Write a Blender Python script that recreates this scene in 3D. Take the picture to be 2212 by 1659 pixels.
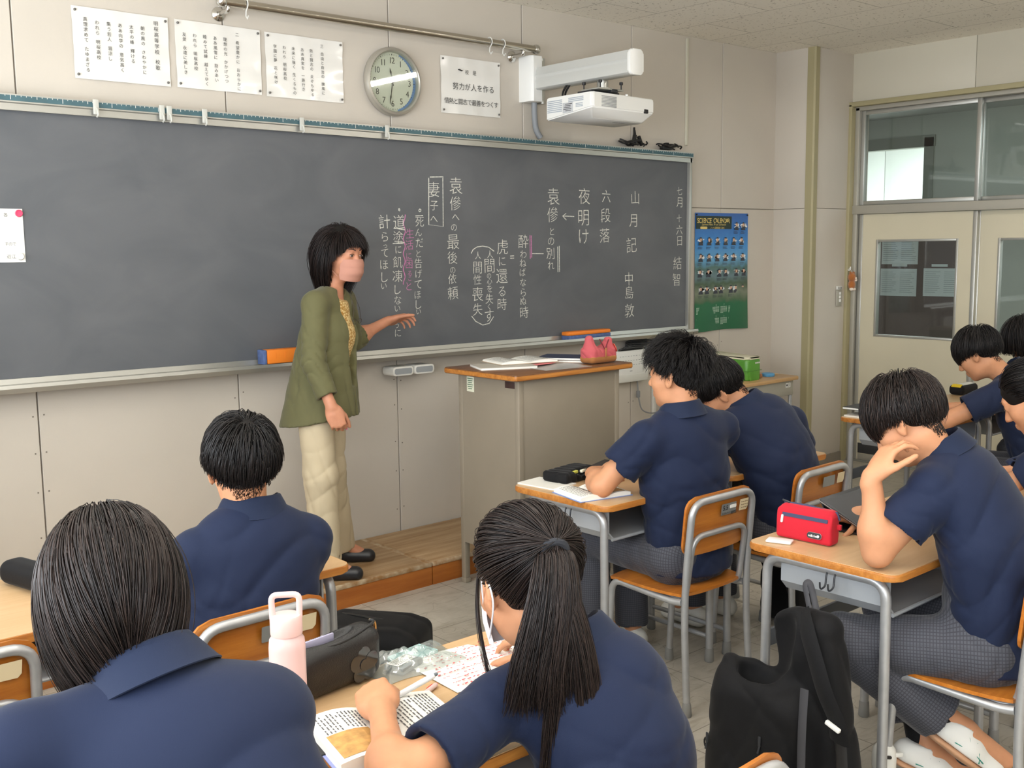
import bpy, bmesh, math, random
import numpy as np
from mathutils import Vector, Matrix, Quaternion
sc = bpy.context.scene
COL = sc.collection
for _o in list(bpy.data.objects): bpy.data.objects.remove(_o)
PI = math.pi

# ---------------- camera ----------------
cam_d = bpy.data.cameras.new('camera'); cam = bpy.data.objects.new('camera', cam_d); COL.objects.link(cam)
cam_d.sensor_width = 36.0; cam_d.lens = 37.447; cam_d.clip_start = 0.05
def _cam_matrix(yaw, pit, roll):
    cy, sy, cp, sp = math.cos(yaw), math.sin(yaw), math.cos(pit), math.sin(pit)
    F = Vector((sy*cp, cy*cp, -sp)); R = Vector((cy, -sy, 0)); U = R.cross(F)
    c, s = math.cos(roll), math.sin(roll)
    R2 = c*R + s*U; U2 = -s*R + c*U
    m = Matrix((R2, U2, -F)).transposed().to_4x4()
    return m
cam.matrix_world = Matrix.Translation((0, -4.597, 1.61)) @ _cam_matrix(math.radians(41.287), math.radians(7.304), math.radians(-0.662))
sc.camera = cam

# ---------------- world, exposure ----------------
sc.view_settings.view_transform = 'Standard'; sc.view_settings.look = 'None'
sc.view_settings.gamma = 1.0; sc.view_settings.use_curve_mapping = False
sc.view_settings.exposure = -0.10
w = bpy.data.worlds.new('daylight'); sc.world = w; w.use_nodes = True
w.node_tree.nodes['Background'].inputs[0].default_value = (0.85, 0.93, 1.0, 1)
w.node_tree.nodes['Background'].inputs[1].default_value = 0.6
sc.cycles.use_denoising = True
sc.cycles.max_bounces = 8; sc.cycles.diffuse_bounces = 4; sc.cycles.glossy_bounces = 4
sc.cycles.transmission_bounces = 6; sc.cycles.transparent_max_bounces = 12
sc.cycles.caustics_reflective = False; sc.cycles.caustics_refractive = False
sc.cycles.sample_clamp_indirect = 6.0

def area_light(name, loc, rot, sx, sy, power, color):
    d = bpy.data.lights.new(name, 'AREA'); d.shape = 'RECTANGLE'; d.size = sx; d.size_y = sy
    d.energy = power; d.color = color
    o = bpy.data.objects.new(name, d); o.location = loc; o.rotation_euler = rot; COL.objects.link(o); return o
# daylight through the row of windows along the left wall, and the lit room across the corridor
area_light('window_daylight', (-0.66, -4.6, 1.75), (0, -PI/2-0.75, 0), 1.7, 7.6, 450, (0.90, 0.95, 1.0))
area_light('corridor_daylight', (8.2, -4.5, 2.6), (0, 0, 0), 1.6, 5.0, 115, (0.86, 0.94, 1.0))
area_light('far_room_daylight', (11.0, 0.6, 2.9), (0, 0, 0), 1.6, 2.4, 170, (0.90, 0.97, 1.0))

# ---------------- materials ----------------
def lin(c):
    return tuple(((v/255.0)/12.92 if v <= 10 else (((v/255.0)+0.055)/1.055)**2.4) for v in c)
MATS = {}
def mat(name, rgb, rough=0.6, metal=0.0, spec=0.5, noise=0.0, nscale=6.0, bump=0.0, bscale=80.0, emit=0.0, coat=0.0, sheen=0.0, dark=None, alpha=1.0, trans=0.0):
    if name in MATS: return MATS[name]
    m = bpy.data.materials.new(name); m.use_nodes = True; nt = m.node_tree; N = nt.nodes; L = nt.links
    b = N['Principled BSDF']; c = lin(rgb)
    b.inputs['Base Color'].default_value = (*c, 1); b.inputs['Roughness'].default_value = rough
    b.inputs['Metallic'].default_value = metal; b.inputs['Specular IOR Level'].default_value = spec
    b.inputs['Coat Weight'].default_value = coat; b.inputs['Coat Roughness'].default_value = 0.1
    b.inputs['Sheen Weight'].default_value = sheen
    b.inputs['Alpha'].default_value = alpha; b.inputs['Transmission Weight'].default_value = trans
    if emit: b.inputs['Emission Color'].default_value = (*c, 1); b.inputs['Emission Strength'].default_value = emit
    tc = None
    if noise or bump: tc = N.new('ShaderNodeTexCoord')
    if noise:
        n = N.new('ShaderNodeTexNoise'); n.inputs['Scale'].default_value = nscale; n.inputs['Detail'].default_value = 6
        L.new(tc.outputs['Object'], n.inputs['Vector'])
        mx = N.new('ShaderNodeMix'); mx.data_type = 'RGBA'
        d = lin(dark) if dark else tuple(v*(1-noise) for v in c)
        mx.inputs['A'].default_value = (*d, 1); mx.inputs['B'].default_value = (*c, 1) if dark else (*[min(1, v*(1+noise*0.5)) for v in c], 1)
        r = N.new('ShaderNodeValToRGB'); r.color_ramp.elements[0].position = 0.35; r.color_ramp.elements[1].position = 0.65
        L.new(n.outputs['Fac'], r.inputs['Fac']); L.new(r.outputs['Color'], mx.inputs['Factor']); L.new(mx.outputs['Result'], b.inputs['Base Color'])
    if bump:
        n2 = N.new('ShaderNodeTexNoise'); n2.inputs['Scale'].default_value = bscale; n2.inputs['Detail'].default_value = 4
        L.new(tc.outputs['Object'], n2.inputs['Vector'])
        bp = N.new('ShaderNodeBump'); bp.inputs['Strength'].default_value = bump; bp.inputs['Distance'].default_value = 0.01
        L.new(n2.outputs['Fac'], bp.inputs['Height']); L.new(bp.outputs['Normal'], b.inputs['Normal'])
    MATS[name] = m; return m
def nodes_of(m): return m.node_tree.nodes, m.node_tree.links, m.node_tree.nodes['Principled BSDF']

def wood_mat(name, c1, c2, axis=0, scale=1.0, rough=0.4, spec=0.4, coat=0.0):
    m = mat(name, c1, rough, spec=spec, coat=coat); N, L, b = nodes_of(m)
    tc = N.new('ShaderNodeTexCoord'); mp = N.new('ShaderNodeMapping')
    s = [14*scale]*3; s[axis] = 1.1*scale; mp.inputs['Scale'].default_value = s
    n = N.new('ShaderNodeTexNoise'); n.inputs['Scale'].default_value = 3; n.inputs['Detail'].default_value = 8; n.inputs['Roughness'].default_value = 0.65
    r = N.new('ShaderNodeValToRGB'); r.color_ramp.elements[0].position = 0.35; r.color_ramp.elements[1].position = 0.66
    r.color_ramp.elements[0].color = (*lin(c2), 1); r.color_ramp.elements[1].color = (*lin(c1), 1)
    L.new(tc.outputs['Object'], mp.inputs['Vector']); L.new(mp.outputs['Vector'], n.inputs['Vector']); L.new(n.outputs['Fac'], r.inputs['Fac']); L.new(r.outputs['Color'], b.inputs['Base Color'])
    return m

M_wall = mat('painted_panel', (202, 194, 182), 0.55, noise=0.05, nscale=1.3, bump=0.03, bscale=160)
M_wall2 = mat('painted_panel_cream', (205, 199, 182), 0.5, noise=0.04, nscale=1.2)
M_joint = mat('joint_dark', (118, 110, 100), 0.7)
M_olive = mat('olive_trim', (166, 157, 122), 0.45)
M_alu = mat('aluminium', (188, 188, 182), 0.38, metal=0.75, spec=0.5)
M_alu2 = mat('satin_frame', (176, 172, 160), 0.45, metal=0.25)
M_chrome = mat('chrome', (205, 203, 198), 0.16, metal=1.0)
M_silver = mat('silver_paint', (176, 177, 178), 0.38, metal=0.55, noise=0.06, nscale=30)
M_rubber = mat('grey_rubber', (130, 129, 126), 0.7)
M_black = mat('black_plastic', (22, 22, 24), 0.45)
M_dark = mat('dark_metal', (52, 54, 58), 0.45, metal=0.3)
M_white = mat('white_plastic', (236, 236, 232), 0.4)
M_white2 = mat('off_white', (222, 221, 214), 0.45)
M_paper = mat('paper', (238, 237, 230), 0.75)
M_lam = mat('laminated_paper', (232, 230, 224), 0.22, spec=0.6, coat=0.6, bump=0.12, bscale=9)
M_ink = mat('ink', (50, 48, 46), 0.6)
M_deskwood = wood_mat('desk_laminate', (204, 171, 130), (193, 158, 116), 0, 0.8, 0.32)
M_deskedge = wood_mat('desk_edge_ply', (196, 132, 62), (160, 98, 42), 0, 1.2, 0.4)
M_ply = wood_mat('chair_plywood', (196, 124, 48), (164, 94, 30), 0, 0.8, 0.28, spec=0.5, coat=0.2)
M_platwood = wood_mat('platform_worn_wood', (186, 158, 122), (150, 116, 78), 0, 0.5, 0.55)
M_platfront = wood_mat('platform_front_wood', (176, 108, 48), (150, 84, 32), 0, 0.5, 0.35)
M_lectop = wood_mat('lectern_top', (128, 90, 60), (104, 70, 46), 0, 0.5, 0.3)
M_lecbody = mat('lectern_steel', (148, 138, 122), 0.42, metal=0.1, noise=0.06, nscale=3)
M_wallpaint_white = mat('far_room_white', (235, 236, 232), 0.7)

# ---------------- mesh helpers ----------------
def nbm(): return bmesh.new()
def box(bm, c, s, rot=None, bev=0.0, seg=2):
    M = Matrix.Translation(c) @ (rot.to_4x4() if rot is not None else Matrix()) @ Matrix.Diagonal((*s, 1))
    r = bmesh.ops.create_cube(bm, size=1.0, matrix=M)
    if bev > 0:
        vs = set(r['verts']); es = [e for e in bm.edges if e.verts[0] in vs and e.verts[1] in vs]
        bmesh.ops.bevel(bm, geom=es, offset=min(bev, min(s)*0.49), segments=seg, affect='EDGES', profile=0.5)
    return bm
def rz(a): return Matrix.Rotation(a, 3, 'Z')
def rx(a): return Matrix.Rotation(a, 3, 'X')
def ry(a): return Matrix.Rotation(a, 3, 'Y')
def round_path(pts, rad, seg=6):
    pts = [Vector(p) for p in pts]; out = [pts[0]]
    for i in range(1, len(pts)-1):
        a, b, c = pts[i-1], pts[i], pts[i+1]
        d1 = (a-b); d2 = (c-b); r = rad if not isinstance(rad, (list, tuple)) else rad[i-1]
        t = min(r, d1.length*0.49, d2.length*0.49)
        p1 = b + d1.normalized()*t; p2 = b + d2.normalized()*t
        for k in range(seg+1):
            u = k/seg; out.append(p1*(1-u)**2 + b*2*u*(1-u) + p2*u*u)
    out.append(pts[-1]); return out
def smooth_path(pts, n=8):
    pts = [Vector(p) for p in pts]; P = [pts[0]]+pts+[pts[-1]]; out = []
    for i in range(1, len(P)-2):
        for k in range(n):
            t = k/n; a, b, c, d = P[i-1], P[i], P[i+1], P[i+2]
            out.append(0.5*((2*b)+(c-a)*t+(2*a-5*b+4*c-d)*t*t+(3*b-a-3*c+d)*t**3))
    out.append(pts[-1]); return out
def tube(bm, pts, r, n=10, cap=True, flat=1.0, up=None):
    pts = [Vector(p) for p in pts]; m = len(pts)
    rs = r if isinstance(r, (list, tuple)) else [r]*m
    T = [(pts[min(i+1, m-1)]-pts[max(i-1, 0)]).normalized() for i in range(m)]
    a = Vector(up) if up else (Vector((0, 0, 1)) if abs(T[0].z) < 0.9 else Vector((1, 0, 0)))
    nrm = (a - T[0]*a.dot(T[0])).normalized(); rings = []
    for i in range(m):
        nrm = (nrm - T[i]*nrm.dot(T[i])).normalized(); bi = T[i].cross(nrm)
        rings.append([bm.verts.new(pts[i] + rs[i]*(math.cos(2*PI*k/n)*nrm*flat + math.sin(2*PI*k/n)*bi)) for k in range(n)])
    for i in range(m-1):
        for k in range(n):
            bm.faces.new((rings[i][k], rings[i][(k+1) % n], rings[i+1][(k+1) % n], rings[i+1][k]))
    if cap:
        bm.faces.new(rings[0][::-1]); bm.faces.new(rings[-1])
    return bm
def lathe(bm, prof, M=None, n=24, cap=True):
    M = M or Matrix(); rings = []
    for r, z in prof:
        rings.append([bm.verts.new(M @ Vector((r*math.cos(2*PI*k/n), r*math.sin(2*PI*k/n), z))) for k in range(n)])
    for i in range(len(prof)-1):
        for k in range(n):
            bm.faces.new((rings[i][k], rings[i][(k+1) % n], rings[i+1][(k+1) % n], rings[i+1][k]))
    if cap:
        bm.faces.new(rings[0][::-1]); bm.faces.new(rings[-1])
    return bm
def prism(bm, poly, z0, z1, M=None, bev=0.0):
    M = M or Matrix()
    lo = [bm.verts.new(M @ Vector((x, y, z0))) for x, y in poly]; hi = [bm.verts.new(M @ Vector((x, y, z1))) for x, y in poly]
    n = len(poly); fs = [bm.faces.new(lo[::-1]), bm.faces.new(hi)]
    for i in range(n): fs.append(bm.faces.new((lo[i], lo[(i+1) % n], hi[(i+1) % n], hi[i])))
    if bev:
        es = list({e for f in fs[:2] for e in f.edges}); bmesh.ops.bevel(bm, geom=es, offset=bev, segments=2, affect='EDGES', profile=0.5)
    return bm
def rrect(w, h, r, n=5, cx=0, cy=0):
    out = []
    for (sx, sy, a0) in ((1, 1, 0), (-1, 1, 90), (-1, -1, 180), (1, -1, 270)):
        for k in range(n+1):
            a = math.radians(a0 + 90*k/n); out.append((cx+sx*(w/2-r)+r*math.cos(a), cy+sy*(h/2-r)+r*math.sin(a)))
    return out
def grid(bm, fn, nu, nv, thick=0.0, closed_u=False):
    V = [[bm.verts.new(fn(i/nu, j/nv)) for j in range(nv+1)] for i in range(nu if closed_u else nu+1)]
    K = len(V); fs = []
    for i in range(K if closed_u else K-1):
        for j in range(nv):
            fs.append(bm.faces.new((V[i][j], V[(i+1) % K][j], V[(i+1) % K][j+1], V[i][j+1])))
    if thick:
        bmesh.ops.recalc_face_normals(bm, faces=fs); bmesh.ops.solidify(bm, geom=fs, thickness=thick)
    return bm
def link(name, me, m, parent=None, loc=None):
    o = bpy.data.objects.new(name, me); COL.objects.link(o)
    if m is not None:
        for x in (m if isinstance(m, (list, tuple)) else [m]): me.materials.append(x)
    if parent is not None: o.parent = parent
    if loc is not None: o.location = loc
    return o
def obj(name, bm, m, parent=None, loc=None, sharp=40, recalc=True):
    if recalc: bmesh.ops.recalc_face_normals(bm, faces=bm.faces)
    me = bpy.data.meshes.new(name); bm.to_mesh(me); bm.free()
    if sharp is not None:
        me.polygons.foreach_set('use_smooth', [True]*len(me.polygons)); me.set_sharp_from_angle(angle=math.radians(sharp))
    return link(name, me, m, parent, loc)
def tag(o, label, cat, group=None):
    o['label'] = label; o['category'] = cat
    if group: o['group'] = group
    return o
def thing(name, label, cat, loc=(0, 0, 0), rot=0.0, group=None):
    o = bpy.data.objects.new(name, None); COL.objects.link(o); o.empty_display_size = 0.05
    o.location = loc; o.rotation_euler = (0, 0, rot) if not isinstance(rot, (tuple, list)) else rot
    return tag(o, label, cat, group)
def struct(name, bm, m, parent=None, sharp=30):
    o = obj(name, bm, m, parent, sharp=sharp)
    if parent is None: o['kind'] = 'structure'
    return o
def dup(root, loc, rot=0.0, label=None, group=None):
    r = root.copy(); COL.objects.link(r); r.location = loc; r.rotation_euler = (0, 0, rot)
    if label: r['label'] = label
    if group: r['group'] = group
    for ch in list(root.children):
        c = ch.copy(); COL.objects.link(c); c.parent = r
        for g in list(ch.children):
            d = g.copy(); COL.objects.link(d); d.parent = c
    return r
# text: characters become meshes through the built-in font (with its CJK fallback)
_glyph = {}
def glyph(ch, thin=0.0):
    key = (ch, thin)
    if key in _glyph: return _glyph[key]
    c = bpy.data.curves.new('glyph', 'FONT'); c.body = ch; c.resolution_u = 3; c.size = 1.0; c.offset = thin
    o = bpy.data.objects.new('glyph', c); COL.objects.link(o)
    dg = bpy.context.evaluated_depsgraph_get(); me = bpy.data.meshes.new_from_object(o.evaluated_get(dg))
    V = np.array([v.co[:2] for v in me.vertices]) if len(me.vertices) else np.zeros((0, 2))
    F = [tuple(p.vertices) for p in me.polygons]
    bpy.data.objects.remove(o); bpy.data.curves.remove(c); bpy.data.meshes.remove(me)
    _glyph[key] = (V, F); return _glyph[key]
def put_glyph(bm, ch, M, cx, cy, h=None, w=None, size=None, thin=0.0):
    """one character centred at (cx, cy) in the plane of M (x right, y up, z out)"""
    V, F = glyph(ch, thin)
    if len(V) == 0: return
    lo, hi = V.min(0), V.max(0); d = np.maximum(hi-lo, 1e-4)
    if size is not None:
        s = size; off = np.array([cx, cy]) - np.array([0.5*(lo[0]+hi[0]), 0.37])*s
    else:
        s = h/d[1] if h else w/d[0]
        if h and w: s = min(h/d[1], w/d[0])
        off = np.array([cx, cy]) - 0.5*(lo+hi)*s
    vs = [bm.verts.new(M @ Vector((x*s+off[0], y*s+off[1], 0))) for x, y in V]
    for f in F:
        try: bm.faces.new([vs[i] for i in f])
        except ValueError: pass
def vtext(bm, text, M, x, y0, size, step=None, thin=0.0):
    step = step or size*1.08; y = y0
    for ch in text:
        if ch == '　': y -= step*0.75; continue
        put_glyph(bm, ch, M, x, y, size=size, thin=thin); y -= step
def htext(bm, text, M, x0, y, size, step=None, thin=0.0, center=False):
    widths = []
    for ch in text:
        V, F = glyph(ch, thin); widths.append(0.34 if len(V) == 0 else (V[:, 0].max()-V[:, 0].min())+0.09)
    if step: widths = [step/size]*len(text)
    x = x0 - (sum(widths)*size/2 if center else 0)
    for ch, wd in zip(text, widths):
        put_glyph(bm, ch, M, x+wd*size/2, y, size=size, thin=thin); x += wd*size
def plane_M(origin, xdir, ydir):
    x = Vector(xdir).normalized(); y = Vector(ydir).normalized(); z = x.cross(y)
    m = Matrix((x, y, z)).transposed().to_4x4(); m.translation = Vector(origin); return m
def quad(bm, M, x0, y0, x1, y1, z=0.0):
    bm.faces.new([bm.verts.new(M @ Vector(p)) for p in ((x0, y0, z), (x1, y0, z), (x1, y1, z), (x0, y1, z))])
def front_M(x, z, y): return plane_M((x, y, z), (1, 0, 0), (0, 0, 1))   # faces -y, into the room
# ================= ROOM =================
H = 2.957; XL, XR, YB = -0.70, 7.07, -9.2
# floor
M_floor = mat('linoleum_floor', (172, 167, 154), 0.38, spec=0.45)
N, L, b = nodes_of(M_floor)
tc = N.new('ShaderNodeTexCoord')
mp = N.new('ShaderNodeMapping'); mp.inputs['Scale'].default_value = (1.0, 1.0, 1.0); mp.inputs['Location'].default_value = (0.12, 0.2, 0)
br = N.new('ShaderNodeTexBrick'); br.inputs['Scale'].default_value = 1.0; br.offset = 0.0
br.inputs['Brick Width'].default_value = 0.45; br.inputs['Row Height'].default_value = 0.45; br.inputs['Mortar Size'].default_value = 0.0024; br.inputs['Mortar Smooth'].default_value = 0.3
br.inputs['Color1'].default_value = (1, 1, 1, 1); br.inputs['Color2'].default_value = (0.93, 0.93, 0.92, 1); br.inputs['Mortar'].default_value = (0.45, 0.43, 0.40, 1)
n1 = N.new('ShaderNodeTexNoise'); n1.inputs['Scale'].default_value = 2.2; n1.inputs['Detail'].default_value = 8; n1.inputs['Roughness'].default_value = 0.7
n2 = N.new('ShaderNodeTexNoise'); n2.inputs['Scale'].default_value = 9.0; n2.inputs['Detail'].default_value = 10; n2.inputs['Distortion'].default_value = 1.5
mp2 = N.new('ShaderNodeMapping'); mp2.inputs['Scale'].default_value = (0.6, 3.0, 1)
vo = N.new('ShaderNodeTexVoronoi'); vo.feature = 'DISTANCE_TO_EDGE'; vo.inputs['Scale'].default_value = 1.7
r1 = N.new('ShaderNodeValToRGB'); r1.color_ramp.elements[0].color = (*lin((158, 151, 138)), 1); r1.color_ramp.elements[1].color = (*lin((190, 184, 172)), 1)
r1.color_ramp.elements[0].position = 0.32; r1.color_ramp.elements[1].position = 0.62
r2 = N.new('ShaderNodeValToRGB'); r2.color_ramp.elements[0].color = (0.80, 0.78, 0.75, 1); r2.color_ramp.elements[1].color = (1, 1, 1, 1); r2.color_ramp.elements[0].position = 0.30; r2.color_ramp.elements[1].position = 0.48
r3 = N.new('ShaderNodeValToRGB'); r3.color_ramp.elements[0].color = (0.62, 0.6, 0.56, 1); r3.color_ramp.elements[1].color = (1, 1, 1, 1); r3.color_ramp.elements[0].position = 0.0; r3.color_ramp.elements[1].position = 0.006
ds = N.new('ShaderNodeTexNoise'); ds.inputs['Scale'].default_value = 4.0
va = N.new('ShaderNodeVectorMath'); va.operation = 'ADD'
L.new(tc.outputs['Object'], mp.inputs['Vector']); L.new(mp.outputs['Vector'], br.inputs['Vector'])
L.new(tc.outputs['Object'], n1.inputs['Vector']); L.new(tc.outputs['Object'], mp2.inputs['Vector']); L.new(mp2.outputs['Vector'], n2.inputs['Vector'])
L.new(tc.outputs['Object'], ds.inputs['Vector']); L.new(tc.outputs['Object'], va.inputs[0]); L.new(ds.outputs['Color'], va.inputs[1]); L.new(va.outputs['Vector'], vo.inputs['Vector'])
L.new(n1.outputs['Fac'], r1.inputs['Fac']); L.new(n2.outputs['Fac'], r2.inputs['Fac']); L.new(vo.outputs['Distance'], r3.inputs['Fac'])
prev = r1.outputs['Color']
for src in (br.outputs['Color'], r2.outputs['Color'], r3.outputs['Color']):
    mx = N.new('ShaderNodeMix'); mx.data_type = 'RGBA'; mx.blend_type = 'MULTIPLY'; mx.inputs['Factor'].default_value = 1.0
    L.new(prev, mx.inputs['A']); L.new(src, mx.inputs['B']); prev = mx.outputs['Result']
L.new(prev, b.inputs['Base Color'])
bm = nbm(); box(bm, ((XL+XR)/2, YB/2, -0.05), (XR-XL+0.4, -YB+0.4, 0.1)); struct('floor', bm, M_floor)
# ceiling: mineral fibre boards laid in a staggered bond
M_ceil = mat('ceiling_board', (196, 189, 176), 0.85, spec=0.2)
N, L, b = nodes_of(M_ceil)
tc = N.new('ShaderNodeTexCoord'); mp = N.new('ShaderNodeMapping'); mp.inputs['Rotation'].default_value = (0, 0, PI/2); mp.inputs['Location'].default_value = (0.13, 0.09, 0)
br = N.new('ShaderNodeTexBrick'); br.inputs['Scale'].default_value = 1.0; br.offset = 0.5
br.inputs['Brick Width'].default_value = 0.91; br.inputs['Row Height'].default_value = 0.455; br.inputs['Mortar Size'].default_value = 0.002; br.inputs['Mortar Smooth'].default_value = 0.2
br.inputs['Color1'].default_value = (*lin((246, 240, 228)), 1); br.inputs['Color2'].default_value = (*lin((242, 236, 224)), 1); br.inputs['Mortar'].default_value = (*lin((150, 142, 130)), 1)
no = N.new('ShaderNodeTexNoise'); no.inputs['Scale'].default_value = 60; no.inputs['Detail'].default_value = 2; no.inputs['Distortion'].default_value = 0.6
rr = N.new('ShaderNodeValToRGB'); rr.color_ramp.elements[0].position = 0.31; rr.color_ramp.elements[1].position = 0.36; rr.color_ramp.elements[0].color = (0.52, 0.5, 0.47, 1); rr.color_ramp.elements[1].color = (1, 1, 1, 1)
mx = N.new('ShaderNodeMix'); mx.data_type = 'RGBA'; mx.blend_type = 'MULTIPLY'; mx.inputs['Factor'].default_value = 1.0
L.new(tc.outputs['Object'], mp.inputs['Vector']); L.new(mp.outputs['Vector'], br.inputs['Vector']); L.new(tc.outputs['Object'], no.inputs['Vector']); L.new(no.outputs['Fac'], rr.inputs['Fac'])
L.new(br.outputs['Color'], mx.inputs['A']); L.new(rr.outputs['Color'], mx.inputs['B']); L.new(mx.outputs['Result'], b.inputs['Base Color'])
bm = nbm(); box(bm, ((XL+XR)/2, YB/2, H+0.05), (XR-XL+0.4, -YB+0.4, 0.1)); struct('ceiling', bm, M_ceil)
# front wall: 0.91 m painted panels with recessed dark joints, upper row above z = 1.859
bm = nbm(); xs = [XL-0.1, 0.5006] + [1.4106+0.91*k for k in range(6)] + [6.60]
box(bm, ((XL+6.6)/2, 0.055, H/2), (6.6-XL+0.2, 0.09, H))
for f in bm.faces: f.material_index = 1
for a, c in zip(xs[:-1], xs[1:]):
    for z0, z1 in ((0.0, 1.857), (1.861, H)):
        n0 = len(bm.faces); box(bm, ((a+c)/2, 0.006, (z0+z1)/2), (c-a-0.006, 0.012, z1-z0), bev=0.002, seg=1)
struct('wall_front', bm, [M_wall, M_joint])
# small screws along the lower joints
bm = nbm(); rnd = random.Random(3)
for k in range(-1, 6):
    for side in (-0.022, 0.022):
        for z in (0.22, 0.42, 0.6, 0.78, 0.93):
            x = 1.4106+0.91*k+side; box(bm, (x, -0.001, z+rnd.uniform(-.02, .02)), (0.006, 0.003, 0.006), bev=0.001, seg=1)
s_ = struct('trim_8', bm, M_joint); s_['kind'] = 'structure'
# column in the right front corner, with metal corner bead
bm = nbm(); CX, CY = 6.572, -0.311
box(bm, ((CX+7.3)/2, CY/2+0.02, 0.93), (7.3-CX, -CY+0.04, 1.857), bev=0.001); box(bm, ((CX+7.3)/2, CY/2+0.02, (1.861+H)/2), (7.3-CX, -CY+0.04, H-1.861), bev=0.001)
struct('wall_column', bm, M_wall)
bm = nbm(); prism(bm, [(CX-0.006, CY+0.05), (CX-0.006, CY-0.002), (CX+0.004, CY-0.012), (CX+0.05, CY-0.012), (CX+0.05, CY), (CX+0.012, CY), (CX, CY+0.012), (CX, CY+0.05)], 0, H)
struct('trim_1', bm, M_olive)
bm = nbm(); box(bm, ((CX+7.02)/2, CY-0.006, 0.034), (7.02-CX, 0.012, 0.068)); box(bm, (CX-0.006, CY/2, 0.034), (0.012, -CY, 0.068))
struct('baseboard_column', bm, mat('baseboard', (140, 132, 120), 0.5))
# thin cover strip beside the board end
bm = nbm(); box(bm, (5.575, -0.008, (2.26+2.94)/2), (0.022, 0.016, 2.94-2.26), bev=0.004); struct('trim_2', bm, mat('cable_cover', (206, 202, 184), 0.45))
# right wall: plaster above the doors, continuing to the back of the room
bm = nbm()
for y0, y1 in ((-0.30, -1.207), (-1.211, -3.0), (-3.004, -4.8), (-4.804, YB)):
    box(bm, (XR+0.05, (y0+y1)/2, (2.612+H)/2), (0.1, y0-y1, H-2.612), bev=0.001)
box(bm, (XR+0.05, (-3.02+YB)/2, 1.306), (0.1, 3.02-YB-6.04, 2.612)) if False else box(bm, (XR+0.05, (YB-3.02)/2, 1.306), (0.1, -YB-3.02, 2.612))
struct('wall_right', bm, M_wall2)
bm = nbm(); box(bm, (XR+0.05, -1.209, (2.612+H)/2), (0.08, 0.008, H-2.612)); struct('trim_3', bm, M_joint)
# olive door surround
bm = nbm(); box(bm, (XR+0.02, -1.65, 2.600), (0.13, 2.72, 0.034), bev=0.004); box(bm, (XR+0.02, -0.318, 1.30), (0.13, 0.032, 2.6), bev=0.004); box(bm, (XR+0.02, -3.0, 1.30), (0.13, 0.032, 2.6), bev=0.004)
struct('trim_4', bm, M_olive)
# metal jamb and transom bar
bm = nbm(); box(bm, (XR+0.055, -0.350, 1.29), (0.10, 0.034, 2.58), bev=0.004); box(bm, (XR+0.05, -1.65, 1.852), (0.11, 2.64, 0.062), bev=0.004)
box(bm, (XR+0.05, -1.65, 2.570), (0.09, 2.64, 0.028), bev=0.003)
struct('trim_5', bm, M_alu2)
bm = nbm(); box(bm, (XR+0.06, -1.65, 0.006), (0.12, 2.64, 0.012), bev=0.002); struct('trim_6', bm, M_alu)
M_glass = bpy.data.materials.new('window_glass'); M_glass.use_nodes = True
N, L = M_glass.node_tree.nodes, M_glass.node_tree.links
N.remove(N['Principled BSDF']); tr = N.new('ShaderNodeBsdfTransparent'); tr.inputs[0].default_value = (0.90, 0.93, 0.92, 1); gl = N.new('ShaderNodeBsdfGlossy'); gl.inputs['Roughness'].default_value = 0.03
lw0 = N.new('ShaderNodeLayerWeight'); pw = N.new('ShaderNodeMath'); pw.operation = 'POWER'; pw.inputs[1].default_value = 4.0; lw = N.new('ShaderNodeMath'); lw.operation = 'MULTIPLY_ADD'; lw.inputs[1].default_value = 0.6; lw.inputs[2].default_value = 0.035; L.new(lw0.outputs['Facing'], pw.inputs[0]); L.new(pw.outputs[0], lw.inputs[0]); mxs = N.new('ShaderNodeMixShader')
L.new(lw.outputs[0], mxs.inputs[0]); L.new(tr.outputs[0], mxs.inputs[1]); L.new(gl.outputs[0], mxs.inputs[2]); L.new(mxs.outputs[0], N['Material Output'].inputs['Surface'])
def sash(name, y0, y1, z0, z1, x, fw, m_frame, root=None):
    bm = nbm(); ym, zm = (y0+y1)/2, (z0+z1)/2; W_, Hh = abs(y1-y0), z1-z0
    box(bm, (x, y0-fw/2, zm), (0.035, fw, Hh), bev=0.003); box(bm, (x, y1+fw/2, zm), (0.035, fw, Hh), bev=0.003)
    box(bm, (x, ym, z0+fw/2), (0.033, W_-2*fw, fw), bev=0.003); box(bm, (x, ym, z1-fw/2), (0.033, W_-2*fw, fw), bev=0.003)
    o = struct(name, bm, m_frame)
    bm = nbm(); box(bm, (x, ym, zm), (0.005, W_-2*fw+0.01, Hh-2*fw+0.01)); g = obj('pane', bm, M_glass, o)
    return o
sash('window_1', -0.368, -1.245, 1.884, 2.556, XR+0.05, 0.030, M_alu)
sash('window_2', -1.215, -2.10, 1.884, 2.556, XR+0.09, 0.030, M_alu)
sash('window_3', -2.09, -2.985, 1.884, 2.556, XR+0.05, 0.030, M_alu)
M_door = mat('door_panel_cream', (209, 201, 176), 0.45, noise=0.04, nscale=2)
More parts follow.
